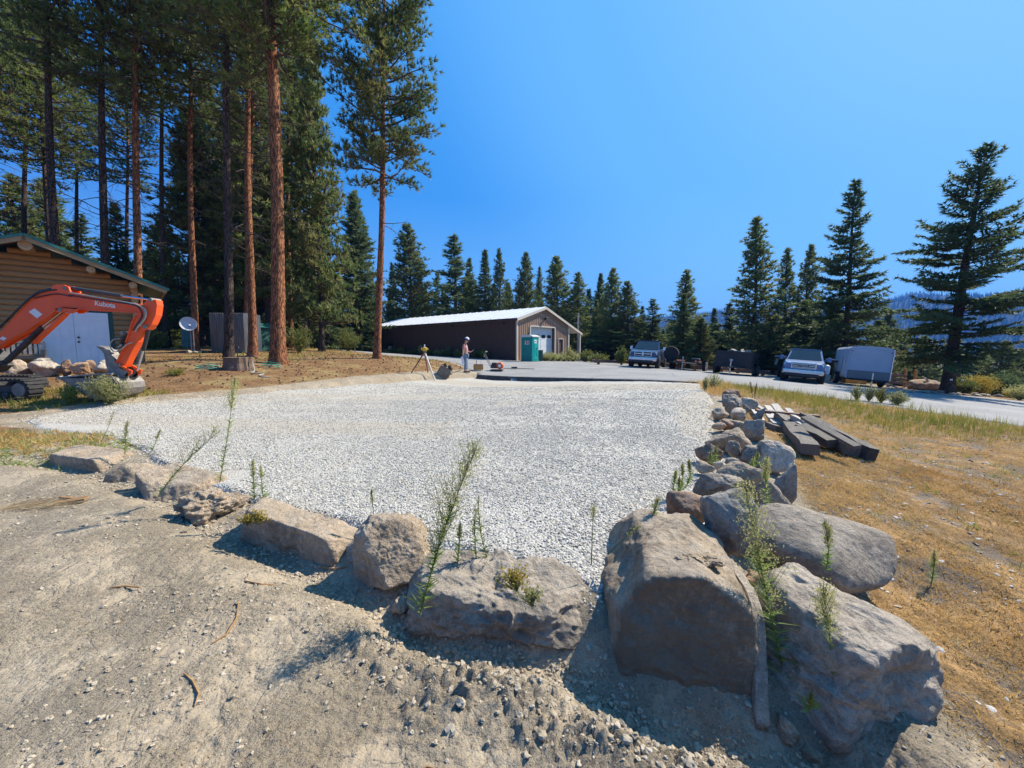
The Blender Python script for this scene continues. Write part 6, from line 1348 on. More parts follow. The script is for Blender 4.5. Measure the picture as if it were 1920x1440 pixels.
def fir(h, Rm, seed, cb=.6, nb=170, leaf=None, r0=.26, power=.85, droop=.0, blade=(.22, .04), twigs=12, nblade=7, irr=.25, bark=None, wob=.08, spread=.42, lean=0.0, gap=0.0):
    g = np.random.default_rng(seed); tm, cen0 = trunk_mesh('fir_trunk', h * .98, r0, wob, seed, bark or MB_GR, 12, 22, .35, .02, .03)
    cen = lambda z: cen0(z) + np.array([lean * (z / h) ** 1.5, 0, 0])
    if lean:
        co = np.zeros(len(tm.vertices) * 3, np.float32); tm.vertices.foreach_get('co', co); co = co.reshape(-1, 3); co[:, 0] += lean * np.clip(co[:, 2] / h, 0, 1) ** 1.5; tm.vertices.foreach_set('co', co.ravel())
    segs = []; TC = []; TD = []; LN = []
    for i in range(nb):
        t = ((i + g.uniform(0, 1)) / nb) ** 1.05; z = cb + (h - cb) * t; az = i * 2.4 + g.normal(0, .5)
        if gap and g.random() < gap: continue
        L = Rm * ((1 - t) ** power + .02) * g.uniform(1 - irr * 1.6, 1 + irr) * (.75 + .25 * min(1, t / .12)); L = max(L, .15)
        el = R(-18 + 50 * t + g.normal(0, 6)); n = 6; o = cen(z); d = np.array([math.cos(az) * math.cos(el), math.sin(az) * math.cos(el), math.sin(el)]); pts = [o]
        for k in range(1, n): d = d + g.normal(0, .05, 3) + np.array([0, 0, .07 - droop]); d /= np.linalg.norm(d); pts.append(pts[-1] + d * L / (n - 1))
        segs.append((pts, np.linspace(.012 + .011 * L, .005, n))); nt = max(4, int(twigs * (L / Rm) ** .8)) + 2
        side = np.cross(d, [0, 0, 1]); side /= np.linalg.norm(side) + 1e-9
        for q in range(nt):
            u = .12 + .88 * (q + g.uniform(0, 1)) / nt; k = min(n - 2, int(u * (n - 1))); f = u * (n - 1) - k; p = pts[k] * (1 - f) + pts[k + 1] * f
            s = 1 if q % 2 else -1; tl = spread * L * (1.05 - u) * g.uniform(.6, 1.2) + .10; dd = d * .75 + side * s * .75 + np.array([0, 0, g.normal(-.12, .12)]); dd /= np.linalg.norm(dd); m = max(1, int(tl / .17))
            for j in range(m):
                TC.append(p + dd * tl * (j + .4) / m + g.normal(0, .02, 3)); TD.append(dd + np.array([0, 0, -.12])); LN.append(blade[0])
    TC = np.array(TC); TD = np.array(TD); V, T = blades(TC, TD, np.array(LN), blade[1], nblade, .42, g)
    return dict(trunk=tm, limbs=limbs('fir_limbs', segs, MB_TW), crown=leafmesh('fir_crown', [V], [T], leaf or ML_FIR), h=h, r=Rm)
def plant_tree(kind, name, x, y, z, h, rad, label, cat, group, lean=(0, 0), rz=None, trunk_r=None, tmat=None):
    s = h / kind['h']; sx = s if rad is None else rad / kind['r']
    o = bpy.data.objects.new(name, None); COL.objects.link(o); o.location = (x, y, z); o.rotation_euler = (lean[1], lean[0], random.uniform(0, 6.28) if rz is None else rz); tag(o, label, cat, group)
    for nm, mk in (('trunk', 'trunk'), ('limbs', 'limbs'), ('crown', 'crown')):
        me = kind[mk]
        if nm == 'trunk' and tmat is not None and me.materials[0] is not tmat:
            key = mk + tmat.name
            if key not in kind: kind[key] = me.copy(); kind[key].materials[0] = tmat
            me = kind[key]
        c = link(nm, me, o); c.scale = (sx, sx, s)
        if nm == 'trunk' and trunk_r: q = trunk_r; c.scale = (q, q, s)
        if nm == 'limbs': c['kind'] = 'stuff'
    return o
PA = ponderosa(27, 14.5, 3.6, 11, MB_GR, nb=150, tufts=17, nblade=13, r0=.33, blade=(.34, .05))
PB = ponderosa(26, 12.3, 3.0, 12, MB_GR, nb=140, tufts=14, nblade=12, dead=38, r0=.3, blade=(.34, .05))
PMAIN = ponderosa(27, 12.3, 3.9, 13, MB_OR, nb=230, tufts=27, nblade=16, r0=.42, blade=(.32, .05), dead=5, wob=.06)
PSOL = ponderosa(24.5, 9.4, 2.9, 14, MB_OR, nb=150, tufts=36, nblade=15, r0=.27, dead=8, shape=1.5, low=.85, blade=(.29, .05))
YP = [ponderosa(20, 1.6, 3.6, 21, MB_GR, ML_YPINE, nb=230, tufts=19, nblade=9, r0=.26, dead=4, blade=(.44, .11), shape=.8, low=.9), ponderosa(20, 3.0, 2.9, 22, MB_GR, ML_YPINE, nb=190, tufts=16, nblade=9, r0=.22, dead=6, blade=(.42, .10), shape=.65, low=.8)]
FR = [fir(20, 3.6, 31, nb=200, twigs=13, nblade=6, irr=.4, gap=.1, blade=(.50, .14)), fir(20, 3.3, 32, nb=170, twigs=12, nblade=6, irr=.5, gap=.15, power=.66, blade=(.50, .14)), fir(18, 3.6, 33, nb=190, twigs=13, nblade=6, power=1.0, irr=.2, blade=(.48, .13))]
FBIG = fir(16, 4.2, 35, cb=2.4, nb=200, twigs=24, nblade=9, r0=.33, power=.72, irr=.5, blade=(.32, .075), wob=.1, spread=.34, lean=.9, gap=.26)
FMID = fir(16, 3.4, 36, cb=1.6, nb=170, twigs=19, nblade=8, r0=.24, power=.8, irr=.45, blade=(.36, .09), gap=.18)
def T_at(kind, name, px, Y, ytop, wpx, label, cat='pine tree', group=None, **k):
    ytop += (655 - ytop) * .035; p = onY(px, 655, Y); z = float(base([p.x], [Y])[0]) - .1; top = CAMH + ray(px, ytop)[1] * Y
    # ray is for the top pixel, correct the sideways shift from the camera pitch
    xt = ray(px, ytop)[0] * Y; return plant_tree(kind, name, xt, Y, z, top - z, (wpx / 2) / FPX * Y if wpx else None, label, cat, group, **k)
GP = 'tall ponderosa pines of the left grove'
def tall(kind, pxb, Y, dpx, w, lab, h=27, tmat=None, rad=3.4):
    """pxb: trunk x at the horizon; dpx: how far the trunk leans per 400 px in the photo; w: trunk width in px"""
    p = onY(pxb, 650, Y); z = surf(p.x, p.y) - .1; vert = (pxb - 960) * 400 / 8430.; lean = (dpx - vert) / 400.
    r = w / 2 / FPX * Y; kr = {id(PA): .33, id(PB): .30, id(PMAIN): .42, id(PSOL): .27}.get(id(kind), .26)
    return plant_tree(kind, 'pine_tree', p.x, Y, z, h, rad, lab, 'pine tree', GP, lean=(lean, 0), rz=0 if abs(lean) > .01 else None, trunk_r=r / kr / 1.3, tmat=tmat)
tall(PMAIN, 520, 17.3, -10, 33, 'big pine with the thickest bright orange trunk', 27, rad=3.9)
tall(PSOL, 706, 22, 8, 17, 'slim pine standing alone against the sky right of the grove', 25, rad=2.7)
tall(PA, 50, 30, -4, 13, 'slender dark pine behind the cabin roof ridge, leftmost trunk')
tall(PB, 103, 29, -22, 13, 'thin dark pine leaning left just beside a stouter trunk', 26)
tall(PA, 118, 21, -22, 19, 'stout brown pine rising behind the cabin roof slope', 27)
tall(PB, 196, 22, -4, 18, 'dark branchy pine with many dead limbs above the cabin roof', 28)
tall(PA, 241, 36, -3, 10, 'thin trunk close on the left of a red brown pine above the roof', 27, MB_OR)
tall(PB, 257, 22, -2, 18, 'red brown pine rising where the cabin roof slopes down', 28, MB_OR, 3.0)
tall(PA, 366, 24, -8, 15, 'pine whose lower trunk stands right behind the satellite dish', 26, MB_OR, 3.0)
tall(PB, 427, 19, -1, 20, 'dark trunked pine in front of the grey metal enclosure', 28, None, 3.2)
tall(PB, 459, 25, 14, 14, 'pine leaning right behind the stump', 24, MB_OR, 2.6)
tall(PA, 473, 23, -6, 19, 'pine with pale scarred trunk just left of the big orange trunk', 27, MB_OR, 3.2)
tall(PA, 546, 33, -6, 12, 'reddish thin pine just right of the big orange trunk', 26, MB_OR, 3.4)
tall(PB, 384, 37, -5, 9, 'first of two thin distant trunks above the grey enclosure', 25, MB_OR, 2.8)
tall(PB, 396, 38, -5, 9, 'second of two thin distant trunks above the grey enclosure', 25, MB_GR, 2.8)
tall(PA, 8, 26, -24, 16, 'pine at the very left picture edge above the cabin ridge', 26)
tall(PA, 150, 34, -8, 10, 'thin pine between the stout brown one and the branchy one', 27, None, 3.0)
tall(PA, 310, 27, -6, 12, 'pine with a high crown between the roof end and the dish', 28, None, 3.4)
G1 = 'bushy young conifers of the left grove'
for (k, px, Y, yt, w, lab) in [(YP[0], 350, 30, 190, 190, 'bushy young pine filling the gap behind the dish'), (YP[0], 578, 31, 20, 135, 'tall dense pine at the right border of the grove'), (YP[1], 550, 36, 100, 130, 'dense pine half hidden by the big orange trunk'),
     (FR[0], 215, 34, 375, 130, 'young fir above the cabin roof between two trunks'), (YP[1], 20, 36, 320, 150, 'bushy pine low at the left picture edge'), (FR[1], 150, 40, 395, 110, 'small fir showing over the middle of the cabin roof'),
     (YP[0], 430, 36, 150, 190, 'bushy pine behind the dark trunked one'), (YP[1], 300, 38, 400, 120, 'low pine left of the dish'), (FR[0], 500, 34, 300, 120, 'fir filling the grove between the two orange trunks'), (YP[0], 285, 44, 460, 100, 'small pine at the cabin roof end'),
     (FR[1], 606, 38, 400, 80, 'dark fir at the foot of the tall dense pine'), (FR[0], 395, 40, 330, 120, 'fir behind the grey enclosure'), (YP[1], 475, 30, 20, 170, 'tall pine crown above the leaning trunk'), (YP[0], 80, 42, 330, 160, 'bushy pine behind the cabin ridge')]:
    T_at(k, 'conifer', px, Y, yt, w, lab, 'conifer', G1)
G2 = 'conifers standing behind the brown shop'
for (k, px, Y, yt, w, lab) in [(FR[0], 660, 46, 355, 135, 'tall full fir left of the lone slim pine'), (YP[1], 665, 50, 352, 90, 'pine top rising out of the full fir left of the slim pine'), (YP[0], 763, 60, 415, 120, 'broad golden green pine above the left end of the shop roof'), (FR[2], 735, 64, 492, 60, 'small fir left of the golden green pine'),
     (FR[1], 850, 60, 435, 125, 'broad dark fir above the middle of the shop roof'), (FR[0], 880, 66, 480, 70, 'fir merging with the broad dark one on its right'), (FR[2], 908, 60, 464, 90, 'pointed fir above the shop roof'), (YP[1], 936, 66, 462, 55, 'sparse pine behind the pointed fir'),
     (YP[0], 986, 62, 470, 70, 'narrow pine left of the shop gable'), (YP[1], 1012, 68, 497, 36, 'thin sparse pine behind the shop ridge'), (YP[0], 1043, 60, 477, 95, 'bushy pine above the shop gable'), (YP[1], 1085, 58, 508, 80, 'pine beside the utility pole'), (FR[1], 820, 70, 505, 60, 'short fir left of the broad dark one'),
     (FR[2], 1118, 54, 560, 55, 'small dark fir right of the shop'), (YP[0], 1150, 52, 500, 75, 'twin pine right of the shop, left top'), (YP[0], 1176, 50, 525, 80, 'twin pine right of the shop, right top'), (FR[0], 1205, 58, 572, 50, 'little fir behind the blue pickup on its left'), (FR[1], 1224, 50, 558, 75, 'yellowish fir right behind the blue pickup'),
     (YP[1], 1287, 45, 503, 85, 'pine above the equipment trailer'), (FR[2], 1284, 38, 548, 80, 'dark fir in front of the pine above the equipment trailer'), (YP[0], 1316, 42, 596, 75, 'brownish low pine above the equipment trailer'), (FR[0], 1340, 54, 576, 60, 'small fir left of the black trailer'), (FR[1], 1368, 46, 566, 80, 'fir behind the black trailer'),
     (YP[1], 1418, 40, 403, 115, 'tall tapering pine above the black trailer'), (FR[0], 1446, 42, 590, 90, 'low fir behind the flatbed trailer'), (YP[1], 1476, 43, 462, 75, 'sparse pine left of the pale topped pines'), (YP[1], 1521, 41, 455, 80, 'pine just left of the spreading dark fir'), (FR[2], 1512, 36, 560, 110, 'dark low fir behind the silver pickup'),
     (YP[0], 1560, 37, 560, 110, 'low bushy pine behind the white trailer'), (YP[0], 1648, 44, 600, 90, 'low pine right above the white trailer'), (FR[1], 1692, 46, 622, 80, 'small fir between trailer and large fir'), (YP[1], 1735, 50, 630, 80, 'small pine just left of the large fir trunk'),
     (YP[0], 1668, 52, 585, 80, 'distant pine above the gap right of the trailer'), (YP[0], 1800, 52, 650, 70, 'small pine just right of the large fir trunk'), (YP[0], 1885, 40, 640, 75, 'young pine at the right picture edge'), (YP[1], 1846, 46, 662, 60, 'little pine before the blue hill'), (YP[0], 1915, 44, 655, 60, 'young pine cut by the right picture edge')]:
    T_at(k, 'conifer', px, Y, yt, w, lab, 'conifer', G2)
T_at(FMID, 'conifer', 1604, 32, 331, 165, 'spreading dark fir above the white trailer', 'fir tree', None)
pb = onY(1775, 738, 23); bigfir = plant_tree(FBIG, 'fir_tree', pb.x, 23, surf(pb.x, 23) - .1, 14.0, 3.9, 'large windswept fir at the right edge of the lot', 'fir tree', None, rz=0, lean=(.01, 0))
o = MB().box((0, 0, 0), (.95, .05, .12)).box((.1, .03, .0), (1.1, .05, .10)).put('sign_board', MT['board_weathered'], bigfir); o.location = (.25, -.42, 2.0)
for dx in (-.38, .28): o = MB().box((0, 0, 0), (.14, .03, .07)).put('reflector', MT['sticker_white'], bigfir); o.location = (dx, -.5, .95)
# forest behind, individually planted, nothing in the photo tells these apart
g_ = random.Random(5)
spots = []
for i in range(170):
    px = g_.uniform(-60, 1560); Y = g_.uniform(44, 90) if px < 700 else g_.uniform(64, 95) if px < 1130 else g_.uniform(52, 85)
    if any(abs(px - a) * Y / 740 < 1.8 and abs(Y - b) < 2.5 for a, b in spots): continue
    spots.append((px, Y)); yt = (560 + g_.uniform(-60, 50)) if px < 1130 else 615 + g_.uniform(-20, 25)
    if px < 640: yt -= 80 if px > 330 else 30
    T_at(g_.choice(FR + YP), 'conifer', px, Y, yt, g_.uniform(55, 100) * 55 / Y, 'one of the conifers in the deep shade of the forest edge', 'conifer', 'forest edge conifers')
for i in range(30):
    px = 1108 + i * 15 + g_.uniform(-6, 6); Y = g_.uniform(46, 58)
    T_at(g_.choice(FR + YP), 'conifer', px, Y, 606 + g_.uniform(-16, 22), g_.uniform(60, 95), 'one of the low conifers filling the treeline behind the parked vehicles', 'conifer', 'treeline behind the parked vehicles')
for i in range(34):
    px = g_.uniform(1120, 2000); Y = g_.uniform(56, 120)
    T_at(g_.choice(FR + YP), 'conifer', px, Y, 628 + g_.uniform(-12, 22) + max(0, px - 1560) * .07, g_.uniform(50, 80) * 55 / Y, 'one of the lower conifers in the hollow beyond the lot', 'conifer', 'conifers in the hollow')
ML_FARFIR = m_leaf('far_fir_needles', (.018, .035, .018), (.035, .055, .024), (.022, .04, .018), .1)
# ------------------------------------------------------------------ grass, weeds, bushes
ML_DRY = m_leaf('dry_grass_blades', (.56, .34, .10), (.68, .50, .22), (.46, .26, .08), .4)
ML_GREENG = m_leaf('green_yellow_grass', (.26, .26, .045), (.42, .36, .07), (.14, .21, .04), .35)
ML_WEED = m_leaf('weed_leaves', (.20, .29, .07), (.32, .40, .11), (.26, .3, .09), .45)
ML_FLOW = m_leaf('weed_flowers', (.46, .45, .15), (.60, .57, .26), (.34, .40, .12), .5)
ML_YEL = m_leaf('yellow_flowers', (.50, .36, .04), (.60, .46, .10), (.36, .32, .06), .3)
ML_RAB = m_leaf('rabbitbrush', (.42, .43, .17), (.58, .55, .27), (.34, .38, .13), .4)
ML_RED = m_leaf('red_dock', (.20, .03, .03), (.28, .06, .04), (.12, .03, .02), .3)
def grass(name, x, y, hgt, wid, lean, mat, label, cat, zf=gmesh, seed=1, clump=1):
    g = np.random.default_rng(seed); n = len(x); x = np.repeat(x, clump) + g.normal(0, .03, n * clump); y = np.repeat(y, clump) + g.normal(0, .03, n * clump); h = np.repeat(hgt, clump) * g.uniform(.6, 1.2, n * clump)
    n = len(x); z = zf(x, y) - .005; C_ = np.stack([x, y, z], -1); D_ = np.stack([g.normal(0, lean, n), g.normal(0, lean, n), np.ones(n)], -1)
    V, T = blades(C_, D_, h, wid, 1, .05, g); me = leafmesh(name, [V], [T], mat); return tag(link(name, me), label, cat, kind='stuff')
g = np.random.default_rng(3)
def region(n, x0, x1, y0, y1, test):
    x = g.uniform(x0, x1, n); y = g.uniform(y0, y1, n); k = test(x, y); return x[k], y[k]
patch = lambda x, y, s=44: fbm2(x, y, .8, 4, s) + .5 * fbm2(x, y, 4, 2, s + 5)
tG = lambda x, y: (sdf(x, y, GRASS) < .15) & (patch(x, y) > g.uniform(-.75, .15, len(x)))
x1, y1 = region(150000, 1.9, 6.5, .8, 7, tG); x2, y2 = region(190000, 4, 14.5, 4, 16.8, tG)
grass('dry_grass', np.concatenate([x1, x2]), np.concatenate([y1, y2]), np.concatenate([g.uniform(.02, .07, len(x1)), g.uniform(.03, .10, len(x2))]), .0075, 1.0, ML_DRY, 'short dry orange grass covering the slope right of the boulders', 'grass', seed=4)
x, y = region(3000, 2.0, 13, .8, 16, lambda x, y: (sdf(x, y, GRASS) < -.1) & (patch(x, y, 160) > .25))
grass('pale_straw_tufts', x, y, g.uniform(.03, .11, len(x)), .006, .8, m_leaf('bleached_straw', (.60, .48, .27), (.70, .60, .38), (.5, .38, .2), .3), 'bleached straw wisps among the orange grass', 'straw', seed=25, clump=7)
x, y = region(2600, 1.9, 13, .8, 16, lambda x, y: (sdf(x, y, GRASS) < .0) & (patch(x, y, 60) > .35))
grass('dry_grass_tufts', x, y, g.uniform(.05, .15, len(x)), .007, .55, ML_DRY, 'taller straw coloured tufts among the short dry grass', 'grass', seed=5, clump=12)
x, y = region(1500, 2.2, 12, 1.5, 12, lambda x, y: (sdf(x, y, GRASS) < -.1) & (patch(x, y, 130) > .45))
grass('green_patches', x, y, g.uniform(.04, .14, len(x)), .008, .5, ML_GREENG, 'green patches in the dry grass right of the boulders', 'grass', seed=15, clump=9)
x, y = region(9000, 6.5, 14.5, 6.5, 16.8, lambda x, y: (sdf(x, y, GRASS) < .05) & (pldist(x, y, [(8.9, 15.8), (9.4, 12.6), (9.4, 9.6), (11.2, 9.8)]) < g.uniform(.2, 2.0, len(x))))
grass('green_grass', x, y, g.uniform(.08, .34, len(x)), .012, .22, ML_GREENG, 'tall yellow green grass between timber pile and asphalt', 'grass', seed=6, clump=4)
x, y = region(1500, 7, 15, 4, 17.3, lambda x, y: np.abs(sdf(x, y, LOT)) < .5)
grass('verge_weeds', x, y, g.uniform(.1, .5, len(x)), .014, .2, ML_GREENG, 'thin weeds fringing the asphalt edge', 'grass', seed=7, clump=3)
x, y = region(1400, 6.6, 9.2, 12.6, 17.4, lambda x, y: (sdf(x, y, PAD) > -.1) & (sdf(x, y, PAD) < 1.1) & (sdf(x, y, LOT) > -.2))
grass('orange_weeds', x, y, g.uniform(.05, .3, len(x)), .014, .35, ML_DRY, 'orange dry weeds between pad, rocks and asphalt', 'grass', seed=17, clump=6)
# left: straw by the slab boulder, needles and grass under the pines
x, y = region(1500, -11, -5.4, 4.6, 7.0, lambda x, y: (np.hypot((x + 7.6) / 1.8, (y - 5.7) / .75) < g.uniform(.4, 1.2, len(x))) & (sdf(x, y, PAD) > -.1))
grass('straw', x, y, g.uniform(.06, .2, len(x)), .012, 1.4, ML_DRY, 'matted straw left of the slab boulder', 'grass', seed=8, clump=14)
x, y = region(600, -8.5, -5.4, 4.8, 6.4, lambda x, y: sdf(x, y, PAD) > -.3)
grass('low_green_weeds', x, y, g.uniform(.05, .14, len(x)), .014, .8, ML_WEED, 'low green weeds by the slab boulder', 'grass', seed=9, clump=5)
x, y = region(26000, -26, -1, 8, 36, lambda x, y: (sdf(x, y, LITTER) < .1) & (patch(x * .5, y * .5, 70) > g.uniform(-.6, .8, len(x))))
grass('needle_litter', x, y, g.uniform(.04, .12, len(x)), .02, 2.5, ML_DRY, 'orange brown needle litter and thin dry grass under the pines', 'litter', seed=10, clump=3)
x, y = region(3500, -30, -3, 16, 45, lambda x, y: (sdf(x, y, LITTER) < .1) & (patch(x * .3, y * .3, 90) > .1))
grass('forest_grass', x, y, g.uniform(.08, .25, len(x)), .03, .4, ML_GREENG, 'yellow green grass at the foot of the grove', 'grass', seed=12, clump=4)
x, y = region(800, -14, -9, 8.2, 10.5, lambda x, y: sdf(x, y, PAD) > .25)
grass('track_side_weeds', x, y, g.uniform(.05, .22, len(x)), .016, .5, ML_GREENG, 'yellowish grass round the excavator track', 'grass', seed=13, clump=6)
x, y = region(2200, -18, -1.5, 9, 30, lambda x, y: sdf(x, y, LITTER) < -.2); s = g.uniform(.03, .08, len(x))
S('cone_brown', (.12, .06, .035), (.07, .035, .02), rough=.9)
gn_scatter('fallen_cones', np.stack([x, y, gmesh(x, y) + s * .3], -1), s, MT['cone_brown'], .8, 1, .9, label='fallen cones and bark bits under the pines', cat='fallen cones')
S('chip_white', (.52, .49, .45), (.4, .37, .33), rough=.9)
x, y = region(1400, 2.2, 9, 1.2, 12, lambda x, y: (sdf(x, y, GRASS) < 0) & (patch(x, y) < -.05)); s = g.uniform(.012, .05, len(x))
gn_scatter('wood_chips', np.stack([x, y, gmesh(x, y) + s * .1], -1), s, MT['chip_white'], .25, 1, .9, label='grey wood chips on the bare patches of the slope', cat='wood chips')
# upright weeds: stem, narrow leaves, branching head
MSTEM = S('weed_stem', (.16, .17, .06), (.12, .13, .05), rough=.8)
def weed(base_, top, label, head=.45, dens=1.0, leafl=.07, fl=None, name='weed', group=None, r=.004, spread=.22, leaves=True):
    b = Vector(base_); t = Vector(top); H = (t - b).length; g = np.random.default_rng(int(abs(b.x * 977 + b.y * 331)) % 9999)
    o = root(name, b, label, 'weed', group); ax = (t - b); n = 12; bow = Vector((g.normal(0, .03), g.normal(0, .03), 0)) * H
    pts = [ax * (i / n) + bow * math.sin(math.pi * i / n) for i in range(n + 1)]
    segs = [([np.array(p) for p in pts], np.linspace(r, r * .4, n + 1))]
    def P_(u): k = min(n - 1, int(u * n)); f = u * n - k; return np.array(pts[k].lerp(pts[k + 1], f))
    a = np.array(ax.normalized()); LC = []; LD = []; LL = []
    if leaves:
        for i in range(int(70 * dens)):
            u = g.uniform(.02, 1 - head * .5); q = g.uniform(0, 6.28); d = np.array([math.cos(q), math.sin(q), .55]) ; LC.append(P_(u)); LD.append(d / np.linalg.norm(d)); LL.append(leafl * (1.25 - u * .7) * g.uniform(.7, 1.2))
    FC = []; FD = []
    nbr = max(7, int(20 * dens))
    for i in range(nbr):
        u = 1 - head + head * ((i + g.uniform(-.4, .4)) / nbr) ; q = g.uniform(0, 6.28); L = spread * H * (1.08 - (u - 1 + head) / head * .8) * g.uniform(.35, 1.35); d = np.array([math.cos(q) * .6, math.sin(q) * .6, .9]) + a * .3; d /= np.linalg.norm(d)
        p = P_(min(u, 1)); m = 4; br = [p + d * L * k / m + np.array([0, 0, .01 * k]) for k in range(m + 1)]; segs.append((br, np.linspace(r * .45, r * .2, m + 1)))
        for k in range(int(15 * dens ** .5) + 3):
            s = g.uniform(.3, 1.1); FC.append(p + d * L * s + g.normal(0, .03 * H, 3) * .8); FD.append(np.array([0, 0, 1.]) + g.normal(0, .5, 3))
    me = limbs('weed_stems', segs, MSTEM, 4); link('stem', me, o)
    if LC:
        V, T = blades(np.array(LC), np.array(LD), np.array(LL), .010, 1, .1, g); link('leaves', leafmesh('weed_leaf_mesh', [V], [T], ML_WEED), o)['kind'] = 'stuff'
    V, T = blades(np.array(FC), np.array(FD), np.full(len(FC), .013), .005, 2, .6, g); link('flower_head', leafmesh('weed_head_mesh', [V], [T], fl or ML_FLOW), o)['kind'] = 'stuff'
    return o
GW2 = 'upright horseweeds growing among the boulders'
def weed_px(b, t, Y, label, **k): 
    B_ = onY(b[0], b[1], Y); T_ = onY(t[0], t[1], Y * k.pop('ty', 1.0)); return weed(B_, T_, label, group=GW2, **k)
weed_px((786, 1158), (893, 842), 2.22, 'tallest bushy weed leaning right before the creviced boulder', head=.66, dens=3.0, spread=.25, leafl=.10)
weed_px((412, 905), (441, 712), 3.55, 'slim tall weed with green leaves above the triangular faced boulder', head=.3, dens=1.3, spread=.06)
weed_px((296, 932), (414, 806), 3.7, 'weed leaning far right over the triangular faced boulder', head=.5, dens=1.1, spread=.2)
weed_px((234, 852), (240, 792), 5.0, 'short weed right of the slab boulder', head=.5, dens=.9, spread=.14)
weed_px((284, 846), (301, 806), 4.9, 'small faint weed left of the slim tall one', head=.5, dens=.5, spread=.14)
weed_px((190, 828), (214, 772), 5.4, 'thin bent weed behind the slab boulder', head=.5, dens=.4, spread=.1, leaves=False)
weed_px((477, 936), (474, 866), 3.35, 'small green weed above the long wedge boulder', head=.4, dens=.7, spread=.1)
weed_px((494, 936), (489, 874), 3.4, 'second small weed above the long wedge boulder', head=.4, dens=.5, spread=.1)
weed_px((700, 970), (697, 920), 3.1, 'thin weed in the gravel left of the pointed boulder', head=.5, dens=.5, spread=.14, leaves=False)
weed_px((858, 1056), (862, 984), 2.62, 'small yellowish weed right of the tallest bushy one', head=.4, dens=.7, spread=.1)
weed_px((893, 1048), (891, 950), 2.66, 'thin straight weed at the gravel edge', head=.6, dens=.5, spread=.1)
weed_px((915, 1050), (897, 930), 2.70, 'thin weed bending left at the gravel edge', head=.6, dens=.5, spread=.1)
weed_px((1109, 1058), (1114, 945), 2.52, 'single wispy stalk in the gravel left of the largest boulder', head=.3, dens=.4, spread=.08, leaves=False)
weed_px((1140, 1040), (1205, 985), 2.6, 'fallen thin stalk beside the largest boulder', head=.4, dens=.3, spread=.08, leaves=False)
weed_px((1478, 1300), (1398, 915), 2.0, 'tall leafy weed between the largest boulder and the layered one', head=.62, dens=2.6, spread=.17, leafl=.12, ty=1.06)
weed_px((1563, 1330), (1543, 1105), 1.86, 'green weed in front of the pale layered boulder', head=.4, dens=1.5, spread=.2, leafl=.05)
weed_px((1549, 1070), (1546, 982), 2.62, 'leafy weed in front of the smooth dark grey boulder', head=.5, dens=1.2, spread=.2, leafl=.05)
weed_px((1441, 956), (1438, 862), 3.3, 'green weed before the hump backed boulder', head=.5, dens=1.3, spread=.2, leafl=.06)
weed_px((1515, 1335), (1520, 1302), 1.78, 'tiny yellow flowered weed at the foot of the layered boulder', head=.6, dens=.5, spread=.3, fl=ML_YEL)
weed_px((1745, 1100), (1752, 1035), 3.1, 'lone green shoot in the dry grass right of the boulders', head=.4, dens=.8, spread=.08)
weed_px((1216, 1005), (1236, 935), 2.9, 'yellow green weed against the left flank of the largest boulder', head=.5, dens=.8, spread=.15)
for i, (px, py, yt, Y) in enumerate(((1262, 935, 885, 3.75), (1274, 925, 872, 3.85), (1285, 915, 865, 3.95), (1268, 940, 898, 3.65))):
    weed_px((px, py), (px + 6, yt), Y, ('first', 'second', 'third', 'fourth')[i] + ' stem from the left in the green clump where gravel meets the wall' if i < 3 else 'lowest stem of the green clump where gravel meets the wall', head=.3, dens=1.2, spread=.07)
for i, (px, py, yt) in enumerate(((1341, 866, 838), (1330, 872, 850), (1418, 872, 850), (1410, 880, 858))):
    q = onY(px, py, 4.9); weed_px((px, py), (px + 3, yt), 4.6 + .15 * (i % 2), ('green weed between the layered flat stone and the slanting stone', 'low weed left of the slanting stone', 'weed before the rounded dark boulder', 'small weed left of the one before the rounded dark boulder')[i], head=.5, dens=.8, spread=.25)
def clumpflower(px, py, Y, rad, label, fl, n=260):
    p = onY(px, py, Y); o = root('flowering_weed', p, label, 'weed', None); g = np.random.default_rng(int(px)); C_ = g.normal(0, 1, (n, 3)) * np.array([rad, rad * .5, rad * .7])
    V, T = blades(C_, g.normal(0, 1, (n, 3)) + [0, 0, .6], np.full(n, .018), .010, 3, .5, g); link('flower_head', leafmesh('flower_mesh', [V], [T], fl), o)['kind'] = 'stuff'
    sg = [([np.array([rad * .5, 0, -rad * 1.8]), c * .5 + [0, 0, -rad * .5], c], [.003, .002, .001]) for c in C_[:40]]; link('stem', limbs('weed_stems', sg, MSTEM, 3), o)
clumpflower(962, 1085, 2.18, .045, 'round yellow green flower clump on the creviced boulder', ML_YEL); clumpflower(994, 1118, 2.1, .035, 'small dark flower sprig below the round clump on the creviced boulder', ML_FLOW, 150)
clumpflower(482, 968, 3.0, .035, 'yellow flowered weed before the left end of the wedge boulder', ML_YEL, 160); clumpflower(460, 975, 3.05, .025, 'smaller yellow sprig at the left end of the wedge boulder', ML_YEL, 90)
for i, (px, y0, y1, dx) in enumerate(((1411, 746, 717, -4), (1415, 748, 720, 4))):
    Y = 11.8; weed_px((px, y0), (px + dx, y1), Y, ('left', 'right')[i] + ' dark red dock stalk standing behind the whitish boulder', head=.7, dens=1.2, spread=.07, fl=ML_RED, r=.012, leaves=False)
